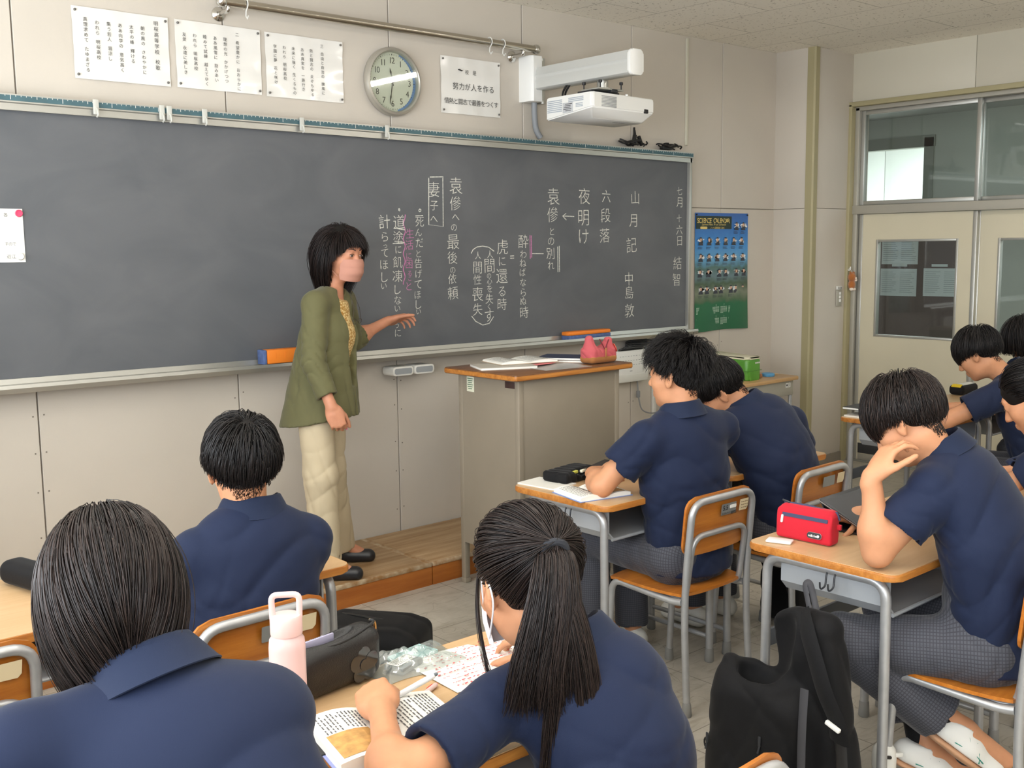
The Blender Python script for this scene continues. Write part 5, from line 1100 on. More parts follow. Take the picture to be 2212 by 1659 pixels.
# ================= PEOPLE =================
def D(az): a = math.radians(az); return np.array((math.sin(a), math.cos(a), 0.0))
AZ_K = [0, 0.6, 1.2, 1.57, 2.0, 2.6, 3.15]
def az_of(p): return np.arctan2(np.abs(p[..., 0]), p[..., 1])
def hemline(vals): return lambda p: np.interp(az_of(p), AZ_K, vals)
def cut_frac(paths, hem, rs, jit=0.006):
    z = paths[..., 2]; h = hem(paths)+rs.normal(size=(len(paths), 1))*jit; below = z < h
    idx = np.where(below.any(1), below.argmax(1), paths.shape[1]-1); return np.clip(idx/(paths.shape[1]-1), 0.08, 1)
def to_world(P, C, R): return V3(C)+P@np.asarray(R).T
HAIRLINE = [0.070, 0.066, 0.030, 0.004, -0.004, -0.045, -0.058]
def hair_bowl(C, R, seed, N=2600, hem=(0.012, 0.006, -0.006, -0.014, -0.018, -0.030, -0.034), thick=0.024, whorl=(0.012, -0.055, 0.118), n=12, rad=0.0013, nape=True, lift=0.35, wob=0.2, grav_w=0.5, lenmax=0.17, cl=0.45, cling=0.22):
    rs = np.random.RandomState(seed); g = np.asarray(R).T@V3((0, 0, -1)); hl = hemline(HAIRLINE)
    roots = scalp_roots(N, rs, lambda p: p[:, 2] > np.maximum(hl(p), -0.03)); lay = rs.uniform(0.006, thick, N)
    P = flow_hair(roots, rs, V3(whorl), g, 28, lenmax/28, lay, lift=lift, grav_w=grav_w, wob=wob, cling=cling); P = clump(P, rs, N//18, cl)
    fr = cut_frac(P, hemline(hem), rs); parts = [strands_arrays(to_world(resample(P, fr, n), C, R), rad*rs.uniform(0.7, 1.2, N), 0.3)]
    if nape:
        M_ = N//2; r2 = scalp_roots(M_, rs, lambda p: (p[:, 2] > hl(p)) & (p[:, 2] < np.interp(az_of(p), AZ_K, hem)+0.02) & (az_of(p) > 1.35)); lay = rs.uniform(0.002, 0.006, M_)
        P2 = flow_hair(r2, rs, V3((0, 0, 0.2)), g, 8, 0.0022, lay, lift=0.5, wob=0.4); parts.append(strands_arrays(to_world(P2, C, R), 0.0007, 0.3))
    return parts
def hair_spiky(C, R, seed, N=3200, n=9, rad=0.0011):
    rs = np.random.RandomState(seed); g = np.asarray(R).T@V3((0, 0, -1)); hl = hemline(HAIRLINE)
    roots = scalp_roots(N, rs, lambda p: p[:, 2] > hl(p)); z = roots[:, 2]; a = az_of(roots)
    top = np.clip((z-0.03)/0.06, 0, 1); L = 0.020+0.040*top+0.016*np.clip((z+0.02)/0.08, 0, 1); L = np.where((z < 0.0) & (a > 1.3), 0.012+0.1*np.clip(z+0.05, 0, 0.1), L)*rs.uniform(0.75, 1.25, N)
    lift = 0.9+0.9*top; lay = 0.003+0.3*L*rs.uniform(0.3, 1, N)
    P = flow_hair(roots, rs, V3((0.015, -0.05, 0.13)), g, 18, 0.0042, lay, lift=lift, grav_w=0.18, wob=0.75, stiff=0.72); P = clump(P, rs, N//14, 0.75)
    return [strands_arrays(to_world(resample(P, np.clip(L/0.076, 0.1, 1), n), C, R), rad*rs.uniform(0.7, 1.2, N), 0.2)]
def hair_bob(C, R, seed, N=5200, hem=(-0.02, -0.04, -0.12, -0.135, -0.135, -0.13, -0.128), n=16, rad=0.00125, thick=0.024, whorl=(0.0, -0.02, 0.122), grav_w=0.75, lenmax=0.34, part=None, cl=0.5, wob=0.16, lift=0.3, stiff=0.6, inward=0.0):
    rs = np.random.RandomState(seed); g = np.asarray(R).T@V3((0, 0, -1)); hl = hemline([0.075, 0.070, 0.035, 0.0, -0.02, -0.055, -0.06])
    roots = scalp_roots(N, rs, lambda p: p[:, 2] > hl(p)); lay = rs.uniform(0.004, thick, N)*np.clip(0.55+(roots[:, 2]+0.06)*4, 0.45, 1)
    P = flow_hair(roots, rs, V3(whorl), g, 40, lenmax/40, lay, lift=lift, grav_w=grav_w, wob=wob, part=part, stiff=stiff)
    if inward:
        t = np.clip((-0.03-P[..., 2])/0.10, 0, 1)**2; P[..., 0] *= 1-inward*t; P[..., 1] = P[..., 1]*(1-inward*0.6*t)
    P = clump(P, rs, N//22, cl); fr = cut_frac(P, hemline(hem), rs, 0.005)
    return [strands_arrays(to_world(resample(P, fr, n), C, R), rad*rs.uniform(0.7, 1.25, N), 0.45)]
def hair_tied(C, R, seed, tie, N=4200, n=14, rad=0.0011):
    rs = np.random.RandomState(seed); g = np.asarray(R).T@V3((0, 0, -1)); hl = hemline([0.066, 0.060, 0.020, -0.006, -0.03, -0.062, -0.066]); tie = V3(tie)
    u = scalp_roots(N, rs, lambda p: p[:, 2] > hl(p)); lay = rs.uniform(0.004, 0.014, N)
    P = flow_hair(u, rs, None, g, 44, 0.0058, lay, lift=0.15, grav_w=0.04, wob=0.08, target=tie, stiff=0.35)
    d = np.sqrt(((P-tie)**2).sum(-1)); hit = d < 0.014; fr = np.where(hit.any(1), hit.argmax(1), d.argmin(1))/(P.shape[1]-1)
    return [strands_arrays(to_world(resample(P, np.clip(fr, 0.05, 1), n), C, R), rad*rs.uniform(0.7, 1.2, N), 0.8)]
def tail(path, r0, r1, N, seed, n=22, rad=0.0011, endvar=0.25, wave=0.010, flat=None):
    """hanging bundle of strands along a guide path, widening from r0 to r1"""
    rs = np.random.RandomState(seed); G = np.array([tuple(p) for p in smooth_path(path, 6)]); m = len(G); t = np.linspace(0, 1, m)
    T = np.gradient(G, axis=0); T /= np.linalg.norm(T, axis=1, keepdims=True); A_ = np.cross(T, V3((0.3, 0.8, 0.2))); A_ /= np.linalg.norm(A_, axis=1, keepdims=True); B_ = np.cross(A_, T)
    if flat is not None:
        A_ = nrm(flat)[None]-T*(T@nrm(flat))[:, None]; A_ /= np.linalg.norm(A_, axis=1, keepdims=True); B_ = np.cross(A_, T)
    an, rr = rs.uniform(0, 6.28, N), np.sqrt(rs.uniform(0, 1, N)); r = (r0+(r1-r0)*t[None]**0.8)*rr[:, None]; fl = 1.0 if flat is None else 0.42
    ph = rs.uniform(0, 6.28, (N, 2)); w = wave*np.sin(t[None]*rs.uniform(4, 9, (N, 1))+ph[:, :1])*t[None]
    P = G[None]+A_[None]*(r*np.cos(an)[:, None]+w)[..., None]+B_[None]*(fl*r*np.sin(an)[:, None]+0.5*w)[..., None]
    return strands_arrays(resample(P, np.clip(1-np.abs(rs.normal(size=N))*endvar, 0.3, 1), n), rad*rs.uniform(0.7, 1.25, N), 0.3)
def put_hair(parts, cap, m, root, base, name='hair'):
    nq = sum(len(q) for _, q in parts)
    if cap is not None: parts = parts+[cap.arrays(2)]
    Vv, Q = join_arrays(parts); o = quad_mesh(name, Vv-V3(base), Q, [m, M_cap], root); mi = np.zeros(len(Q), np.int32); mi[nq:] = 1; o.data.polygons.foreach_set('material_index', mi); return o
def collar_mesh(neck, axis, fwd, root, base, m, r=0.060, h=0.034, gap=35, drop=0.046, sx=1.06, sy=1.0, shirt=None):
    ax_ = nrm(axis); f = nrm(V3(fwd)-ax_*(V3(fwd)@ax_)); rt = np.cross(f, ax_)
    prof = [(r+0.003, -0.018), (r+0.001, 0.0), (r, h*0.8), (r+0.003, h), (r+0.009, h*0.93), (r+0.018, h*0.4), (r+0.030, h-drop), (r+0.034, h-drop-0.006)]
    bm = nbm()
    def fn(u, v):
        a = math.radians(90+gap+(360-2*gap)*u); k = v*(len(prof)-1); i = min(int(k), len(prof)-2); w_ = k-i
        rr = prof[i][0]*(1-w_)+prof[i+1][0]*w_; hh = prof[i][1]*(1-w_)+prof[i+1][1]*w_
        back = max(0, -math.sin(a)); fr = max(0, math.sin(a))
        p = V3(neck)+rt*(rr*sx*math.cos(a))+f*(rr*sy*math.sin(a))+ax_*(hh-0.020*fr-0.02*fr*v+0.004*back)
        return Vector(p-V3(base))
    grid(bm, fn, 40, 14, 0.0028); return obj('collar', bm, m, shirt if shirt is not None else root, sharp=60)
def figure(label, base, J, shirt_m=None, trousers_m=None, skin=None, female=False, hair_m=None, h=0.006, hands=None, sleeve=0.60, torso_s=1.0, fold_seed=1, hem=0.07, shoes=True, extra_folds=(), collar_r=0.060, collar_gap=35, head_ears=True, name='person', sleeve_r=(0.064, 0.078), collar_axis=None, shoulder_r=0.056, calf=(0.070, 0.066, 0.97)):
    """seated or standing figure from its joints J (world points): one continuous body plus clothing children"""
    skin = skin or M_skin; root = thing(name, label, 'person', base); base = V3(base)
    hip, neck, C, R = V3(J['hip']), V3(J['neck']), V3(J['head']), np.asarray(J['R'])
    shL, shR = V3(J['shL']), V3(J['shR']); u = nrm(neck-hip); r = nrm(shR-shL); r0 = nrm(V3(J.get('r0', r))); f = nrm(np.cross(u, r)*1.0); f0 = nrm(np.cross(u, r0)); ln = np.linalg.norm(neck-hip)
    pts = [V3(J[k]) for k in J if k not in ('R', 'r0')]; lo = np.min(pts, 0)-0.24; hi = np.max(pts, 0)+0.24
    sp = [hip+u*ln*t for t in (0.0, 0.30, 0.58, 0.80)]
    if 'bend' in J: sp = [hip+u*ln*t+V3(J['bend'])*math.sin(PI*t) for t in (0.0, 0.30, 0.58, 0.80)]
    F = Field(lo, hi, h); k_ = torso_s
    # body
    F.cone(sp[0], sp[1], 0.130*k_, 0.120*k_, 0.03, (f0, 0.74)); F.cone(sp[1], sp[2], 0.120*k_, 0.130*k_, 0.03, (f, 0.70)); F.cone(sp[2], sp[3], 0.130*k_, 0.115*k_, 0.03, (f, 0.66)); F.cone(shL, shR, 0.036, 0.036, 0.04)
    F.cone(neck-u*0.05, C+R@V3((0, -0.022, -0.055)), 0.052 if not female else 0.046, 0.050 if not female else 0.045, 0.02)
    for s_ in (shL, shR): F.cone(neck+u*0.005, s_*0.6+neck*0.4, 0.034, 0.032, 0.03)
    add_head(F, C, R, female, head_ears)
    th = 0.86 if female else 1.0
    for sd in ('L', 'R'):
        s_, e_, w_ = V3(J['sh'+sd]), V3(J['el'+sd]), V3(J['wr'+sd])
        F.cone(s_, e_, 0.046*th, 0.039*th, 0.02); F.cone(e_, w_, 0.040*th, 0.0255*th, 0.015); F.ell(e_*0.72+w_*0.28, (0.043*th,)*3, None, 0.04)
        if hands and sd in hands: J['tips'+sd] = add_hand(F, w_, side=sd, **hands[sd])
        hp, kn, an = (V3(J[q+sd]) for q in ('hp', 'kn', 'an'))
        F.cone(hp, kn, 0.070, 0.050, 0.03); F.cone(kn, an, 0.050, 0.034, 0.02); F.cone(an, an+V3(J.get('toe'+sd, an+f0*0.12+V3((0, 0, -0.05))))-an, 0.034, 0.026, 0.02)
    F.mesh('body', skin, root, base, 2)
    # shirt
    if shirt_m is not None:
        S = Field(lo, hi, h); m_ = 0.020
        S.cone(sp[0]-u*0.05, sp[1], 0.158*k_, 0.148*k_, 0.02, (f0, 0.76)); S.cone(sp[1], sp[2], 0.148*k_, 0.158*k_, 0.04, (f, 0.74)); S.cone(sp[2], sp[3], 0.158*k_, 0.142*k_, 0.04, (f, 0.70))
        S.cone(shL, shR, shoulder_r, shoulder_r, 0.05); S.ell(sp[3]-f*0.012+u*0.01, (0.15*k_, 0.085, 0.10), np.stack([r, f, u], 1), 0.05)
        for s_ in (shL, shR): S.cone(neck-u*0.012, s_*0.75+neck*0.25, 0.056, 0.050, 0.04)
        for sd in ('L', 'R'):
            s_, e_ = V3(J['sh'+sd]), V3(J['el'+sd]); S.cone(s_, e_, sleeve_r[0], sleeve_r[1], 0.022, cut=sleeve, hollow=0.026)
        S.cut(hip-V3((0, 0, hem)), (0, 0, -1), 0.003)
        S.cone(neck+u*0.0, neck+u*0.2, 0.055, 0.06, 0.006, mode='sub')
        comps = [(0.0028, u, 0.16, None, 1), (0.0030, u+r*0.8, 0.11, sp[1], 0.20), (0.0030, u-r*0.8, 0.10, sp[1]+u*0.05, 0.18), (0.003, nrm(V3(J['elL'])-shL), 0.055, shL*0.7+V3(J['elL'])*0.3-u*0.05, 0.09), (0.003, nrm(V3(J['elR'])-shR), 0.055, shR*0.7+V3(J['elR'])*0.3-u*0.05, 0.09), (0.004, u*0.6+f0, 0.07, hip+u*0.05, 0.16)]+list(extra_folds)
        comps = [(a_*1.35, b1, c_, d_, e_) for a_, b1, c_, d_, e_ in comps]; S.wrinkle(folds(fold_seed, comps)); sh_ = S.mesh('polo_shirt', shirt_m, root, base, 1)
        collar_mesh(neck+u*0.030, collar_axis if collar_axis is not None else u*0.7+nrm(C-neck)*0.3, f, root, base, M_navy2, r=collar_r, gap=collar_gap, shirt=sh_)
    if trousers_m is not None:
        T_ = Field(np.minimum(lo, lo), hi, h)
        T_.cone(hip-r0*0.06, hip+r0*0.06, 0.112, 0.112, 0.03); T_.cone(hip, hip+u*0.10, 0.140*k_, 0.135*k_, 0.03, (f0, 0.74))
        for sd in ('L', 'R'):
            hp, kn, an = (V3(J[q+sd]) for q in ('hp', 'kn', 'an')); T_.cone(hp, kn, 0.092, 0.072, 0.04); T_.cone(kn, an, calf[0], calf[1], 0.03, cut=calf[2], hollow=0.05)
        comps = [(0.0035, V3(J['knL'])-V3(J['hpL']), 0.07, J['hpL'], 0.16), (0.003, V3(J['anL'])-V3(J['knL']), 0.08, J['knL'], 0.14), (0.003, V3(J['anR'])-V3(J['knR']), 0.08, J['knR'], 0.14), (0.002, (1, 0.3, 0.6), 0.10, None, 1)]
        T_.wrinkle(folds(fold_seed+9, comps)); tro = T_.mesh('trousers', trousers_m, root, base, 2); weave(tro, base, [(V3(J['hp'+q]), V3(J['kn'+q])) for q in 'LR']+[(V3(J['kn'+q]), V3(J['an'+q])) for q in 'LR'], f0)
    return root
def weave(o, base, segs, side):
    me = o.data; n = len(me.vertices); P = np.empty(n*3, np.float32); me.vertices.foreach_get('co', P); P = P.reshape(-1, 3)+V3(base); best = np.full(n, 1e9); W_ = np.zeros((n, 3), np.float32)
    for k, (a, b_) in enumerate(segs):
        d = b_-a; L_ = np.linalg.norm(d); d = d/L_; t = (P-a)@d; q = P-a-np.clip(t, 0, L_)[:, None]*d; r_ = np.linalg.norm(q, axis=1); e1 = nrm(np.cross(d, (0.3, 0.2, 1.0) if abs(d[2]) < 0.8 else (0, 1, 0))); e2 = np.cross(d, e1); ang = np.arctan2(q@e2, q@e1); m_ = r_ < best
        best[m_] = r_[m_]; W_[m_, 0] = (ang*0.075)[m_]; W_[m_, 1] = (t+(k % 2)*0.013)[m_]
    at = me.attributes.new('weave', 'FLOAT_VECTOR', 'POINT'); at.data.foreach_set('vector', W_.ravel())
def legs_seated(J, hip, az, seat_z=0.50, kn=0.42, spread=0.10, foot_back=0.02):
    f, r = D(az), D(az+90); hip = V3(hip)
    for sd, s_ in (('L', -1), ('R', 1)):
        J['hp'+sd] = hip+r*s_*0.085+V3((0, 0, -0.02)); J['kn'+sd] = hip+f*kn+r*s_*spread+V3((0, 0, -0.03)); J['an'+sd] = J['kn'+sd]+V3((0, 0, -(J['kn'+sd][2]-0.085)))-f*foot_back; J['toe'+sd] = J['an'+sd]+f*0.13+V3((0, 0, -0.045))
    J['r0'] = r; return J
def simple_shoe(root, base, an, fwd, m):
    a = V3(an)-V3(base); f = nrm(V3(fwd)*V3((1, 1, 0))); F = Field(a+f*0.04-0.2, a+f*0.04+0.2, 0.006); z0 = -V3(base)[2]
    F.cone((a[0]-f[0]*0.03, a[1]-f[1]*0.03, 0.04), (a[0]+f[0]*0.13, a[1]+f[1]*0.13, 0.032), 0.042, 0.040, 0.02); F.cone((a[0]-f[0]*0.02, a[1]-f[1]*0.02, 0.045), (a[0]+f[0]*0.01, a[1]+f[1]*0.01, 0.075), 0.036, 0.040, 0.02); F.cut((a[0], a[1], 0.004), (0, 0, -1), 0.002)
    F.mesh('shoe', m, root, (0, 0, 0), 1)


from mathutils.bvhtree import BVHTree
def nape_hair(t, base, C, R, seed, N=1400, low=-0.082, high=-0.012, width=0.052, rad=0.0007, ln=0.010):
    bodies = [o for o in t.children if o.name.startswith('body')]; me = bodies[0].data
    bv = BVHTree.FromPolygons([v.co[:] for v in me.vertices], [p.vertices[:] for p in me.polygons]); rs = np.random.RandomState(seed); P = []; Rm = np.asarray(R); b3 = V3(base)
    while len(P) < N:
        z = low+(high-low)*math.sqrt(rs.uniform()); q = (z-low)/(high-low); am = 0.55+0.75*q; a_ = rs.uniform(-am, am)
        hit = bv.ray_cast(Vector(V3(C)-b3+Rm@V3((0.3*math.sin(a_), -0.02-0.3*math.cos(a_), z))), Vector(Rm@V3((-math.sin(a_), math.cos(a_), 0))), 0.5)
        if hit[0] is None: continue
        p, nr = V3(hit[0])+b3, V3(hit[1]); d = nrm(Rm@V3((0.15*rs.normal(), -0.1, -1))*0.8+nr*0.35); l = ln*(0.35+0.65*(z-low)/(high-low))*rs.uniform(0.7, 1.3)
        P.append([p-nr*0.001+d*l*k/3 for k in range(4)])
    return strands_arrays(np.array(P), rad, 0.4)
HB = lambda d, b=(0, 0, 1), **k: dict(fdir=d, back=b, **k)
FACES = []; TEACHER_SKIP = ''
def finish(t, base, J, hair, cap, hm, shoes=True, shoe_m=None, f=None, nape=None):
    if nape is not None: hair = hair+[nape_hair(t, base, J['head'], J['R'], 77, **nape)]
    FACES.append((t, base, J)) if t.name != TEACHER_SKIP and 'blouse' not in [o.name for o in t.children] else None
    C = V3(J['head']); F = Field(C-0.2, C+0.2, 0.005)
    h_ = put_hair(hair, hair_cap(F, C, J['R'], *cap) if cap is not None else None, hm, t, V3(base))
    if shoes:
        for sd in 'LR': simple_shoe(t, V3(base), J['an'+sd], D(0) if f is None else f, shoe_m or M_white2)
    return h_
# --- boy in front, facing the teacher, dark bowl cut ---
def boy_front():
    b_ = (1.2, -2.27, 0); hip = V3((1.19, -2.195, 0.50))
    J = dict(hip=hip, neck=(1.235, -2.185, 0.935), head=(1.225, -2.17, 1.075), R=head_R(18, 4, 0), shL=(1.085, -2.175, 0.862), shR=(1.378, -2.215, 0.858), elL=(1.02, -2.01, 0.745), wrL=(1.14, -1.80, 0.765), elR=(1.42, -2.05, 0.745), wrR=(1.34, -1.85, 0.765), bend=(0, -0.03, 0))
    legs_seated(J, hip, 0)
    t = figure('student in a navy polo with a black bowl cut facing the teacher', b_, J, M_navy, M_plaid, h=0.006, hands=dict(L=HB((0.8, 0.5, -0.05)), R=HB((-0.8, 0.5, -0.05))), fold_seed=3)
    finish(t, b_, J, hair_bowl(J['head'], J['R'], 5, N=3800, thick=0.024, rad=0.0014, hem=(0.012, 0.012, 0.014, 0.012, 0.0, -0.024, -0.034)), (0.008,), M_hairb, nape=dict())
boy_front()
# --- boy with spiky hair at the desk by the lectern ---
def boy_spiky():
    b_ = (2.92, -2.2, 0); hip = V3((2.965, -2.185, 0.52))
    J = dict(hip=hip, neck=(2.925, -2.175, 1.0), head=(2.93, -2.155, 1.150), R=head_R(-14, 2, 2), shL=(2.755, -2.16, 0.94), shR=(3.125, -2.205, 0.94), elL=(2.655, -2.045, 0.775), wrL=(2.80, -1.86, 0.772), elR=(3.14, -2.02, 0.775), wrR=(3.02, -1.84, 0.772))
    legs_seated(J, hip, 4, kn=0.42)
    t = figure('student in a navy polo with spiky black hair at the desk by the lectern', b_, J, M_navy, M_plaid, h=0.006, hands=dict(L=HB((0.9, 0.35, -0.02)), R=HB((-0.8, 0.5, -0.05))), fold_seed=5, torso_s=1.10)
    finish(t, b_, J, hair_spiky(J['head'], J['R'], 7, N=4200), (0.008,), M_hairb, nape=dict(low=-0.075))
boy_spiky()
# --- boy bent over, behind him ---
def boy_bent():
    b_ = (3.56, -2.25, 0); hip = V3((3.57, -2.20, 0.52))
    J = dict(hip=hip, neck=(3.455, -2.075, 0.955), head=(3.395, -1.99, 1.04), R=head_R(-25, 48, -14), shL=(3.355, -2.08, 0.90), shR=(3.715, -2.10, 0.885), elL=(3.30, -1.93, 0.77), wrL=(3.42, -1.76, 0.772), elR=(3.83, -2.09, 0.69), wrR=(3.70, -1.85, 0.77), bend=(0, -0.05, 0.01))
    legs_seated(J, hip, 0)
    t = figure('student in a navy polo bent low over the desk, head behind the spiky haired student', b_, J, M_navy, M_plaid, h=0.006, hands=dict(L=HB((0.8, 0.5, -0.05)), R=HB((-0.8, 0.5, -0.05))), fold_seed=8, torso_s=1.10)
    finish(t, b_, J, hair_bowl(J['head'], J['R'], 9, N=2600, thick=0.018, hem=(0.03, 0.03, 0.02, 0.010, 0.0, -0.02, -0.028), lenmax=0.11), (0.008,), M_hairb, nape=dict(low=-0.085))
boy_bent()
# --- boy with his hand on his face ---
def boy_thinking():
    b_ = (2.88, -3.4, 0); hip = V3((2.90, -3.335, 0.52))
    J = dict(hip=hip, neck=(2.835, -3.195, 1.010), head=(2.765, -3.115, 1.120), R=head_R(-10, 38, 0), shL=(2.695, -3.235, 0.945), shR=(3.01, -3.17, 0.955), elL=(2.600, -3.135, 0.776), wrL=(2.590, -3.115, 0.985), elR=(3.10, -2.98, 0.775), wrR=(2.95, -2.87, 0.772), bend=(0, -0.06, 0.0))
    f, r = D(0), D(90); J['r0'] = r
    J['hpL'] = hip-r*0.085+V3((0, 0, -0.02)); J['knL'] = V3((2.66, -3.00, 0.475)); J['anL'] = V3((2.87, -3.27, 0.225)); J['toeL'] = V3((2.97, -3.345, 0.13))
    J['hpR'] = hip+r*0.085+V3((0, 0, -0.02)); J['knR'] = V3((2.97, -2.97, 0.50)); J['anR'] = V3((2.875, -3.16, 0.125)); J['toeR'] = V3((2.96, -3.25, 0.07))
    t = figure('student in a navy polo leaning his face on one hand, white sneakers', b_, J, M_navy, M_plaid, h=0.005, hands=dict(L=HB((0.42, -0.30, 0.78), (-0.75, 0.40, 0.45), curl=((22, 38, 25), (30, 42, 25), (36, 46, 25), (42, 48, 25)), thumb=(12, 10), spread=8), R=HB((-0.8, 0.5, -0.05))), fold_seed=12, torso_s=1.05, calf=(0.074, 0.088, 0.80))
    finish(t, b_, J, hair_bowl(J['head'], J['R'], 15, N=4200, thick=0.026, rad=0.0013, hem=(-0.006, -0.01, 0.008, 0.006, -0.006, -0.035, -0.045), lenmax=0.16, wob=0.45, cl=0.65), (0.008,), M_hairbr, shoes=False, nape=dict(low=-0.090, N=2200))
    return t, b_, J
T3, B3, J3 = boy_thinking()
# --- boy writing near the sliding door ---
def boy_door():
    b_ = (5.15, -2.5, 0); hip = V3((5.18, -2.54, 0.52))
    J = dict(hip=hip, neck=(5.11, -2.385, 0.975), head=(5.01, -2.265, 1.082), R=head_R(-10, 32, 0), shL=(4.95, -2.41, 0.905), shR=(5.285, -2.38, 0.905), elL=(4.80, -2.22, 0.775), wrL=(4.97, -2.03, 0.772), elR=(5.34, -2.18, 0.775), wrR=(5.2, -2.0, 0.772))
    legs_seated(J, hip, 0)
    t = figure('student in a navy polo writing at the desk by the sliding door', b_, J, M_navy, M_plaid, h=0.0065, hands=dict(L=HB((0.8, 0.5, -0.05)), R=HB((-0.8, 0.5, -0.05))), fold_seed=17)
    finish(t, b_, J, hair_bowl(J['head'], J['R'], 21, N=2400, thick=0.024, rad=0.0015, hem=(-0.004, -0.006, 0.008, 0.006, -0.002, -0.025, -0.032), lenmax=0.16), (0.008,), M_hairb, nape=dict(N=700, rad=0.001))
boy_door()
# --- farthest student by the door, dark shoulder-length hair ---
def far_student():
    b_ = (5.86, -2.5, 0); hip = V3((5.88, -2.54, 0.52))
    J = dict(hip=hip, neck=(5.81, -2.31, 0.98), head=(5.735, -2.19, 1.105), R=head_R(-20, 25, 0), shL=(5.69, -2.38, 0.93), shR=(5.99, -2.36, 0.93), elL=(5.62, -2.2, 0.775), wrL=(5.75, -2.03, 0.772), elR=(6.06, -2.2, 0.775), wrR=(5.92, -2.03, 0.772))
    legs_seated(J, hip, 0)
    t = figure('student with dark shoulder length hair farthest by the door', b_, J, M_navy, M_plaid, h=0.007, female=True, hands=dict(L=HB((0.8, 0.5, -0.05)), R=HB((-0.8, 0.5, -0.05))), fold_seed=19)
    finish(t, b_, J, hair_bob(J['head'], J['R'], 23, N=2200, rad=0.0018, hem=(-0.02, -0.04, -0.13, -0.15, -0.15, -0.15, -0.15)), (0.010,), M_hairb)
far_student()
# --- girl at the right edge, hair tied back ---
def girl_edge():
    b_ = (3.7, -3.35, 0); hip = V3((3.70, -3.38, 0.52))
    J = dict(hip=hip, neck=(3.735, -3.165, 0.960), head=(3.705, -3.07, 1.078), R=head_R(-12, 30, 0), shL=(3.60, -3.19, 0.905), shR=(3.89, -3.16, 0.905), elL=(3.52, -3.04, 0.775), wrL=(3.60, -2.87, 0.772), elR=(3.95, -3.02, 0.775), wrR=(3.82, -2.86, 0.772))
    legs_seated(J, hip, 0)
    t = figure('girl with tied back black hair at the right edge, cut by the frame', b_, J, M_navy, M_plaid, h=0.0065, female=True, hands=dict(L=HB((0.8, 0.5, -0.05)), R=HB((-0.8, 0.5, -0.05))), fold_seed=25)
    C, R = J['head'], J['R']; tie = V3((0, -0.108, 0.02))
    tw = to_world(tie[None], C, R)[0]
    finish(t, b_, J, hair_tied(C, R, 27, tie, N=3000, rad=0.0013)+[tail([tw, tw+V3((0.02, -0.05, -0.02)), tw+V3((0.03, -0.07, -0.12)), tw+V3((0.03, -0.06, -0.26))], 0.014, 0.03, 500, 4)], (0.009, 0.062, -0.02, -0.075), M_hairb)
girl_edge()
# --- girl with bobbed hair, seen from behind in the left foreground ---
def girl_bob():
    b_ = (0.57, -3.5, 0); hip = V3((0.60, -3.50, 0.52))
    J = dict(hip=hip, neck=(0.538, -3.255, 1.020), head=(0.522, -3.165, 1.135), R=head_R(14, 26, -4), shL=(0.365, -3.245, 0.985), shR=(0.668, -3.305, 0.965), elL=(0.30, -3.10, 0.775), wrL=(0.45, -2.94, 0.772), elR=(0.72, -3.13, 0.775), wrR=(0.62, -2.92, 0.772), bend=(0, -0.05, 0.01))
    legs_seated(J, hip, 0)
    t = figure('girl with bobbed dark hair bowed over, seen from behind in the near left', b_, J, M_navy, M_plaid, h=0.0055, female=True, hands=dict(L=HB((0.8, 0.5, -0.05)), R=HB((-0.8, 0.5, -0.05))), fold_seed=31, collar_r=0.056, sleeve=0.72)
    finish(t, b_, J, hair_bob(J['head'], J['R'], 33, N=9000, inward=0.08, whorl=(0.0, 0.004, 0.125), lift=0.05, thick=0.019, rad=0.0011, hem=(-0.02, -0.04, -0.11, -0.122, -0.118, -0.110, -0.108)), (0.012, 0.062, -0.02, -0.09), M_hairbr)
girl_bob()
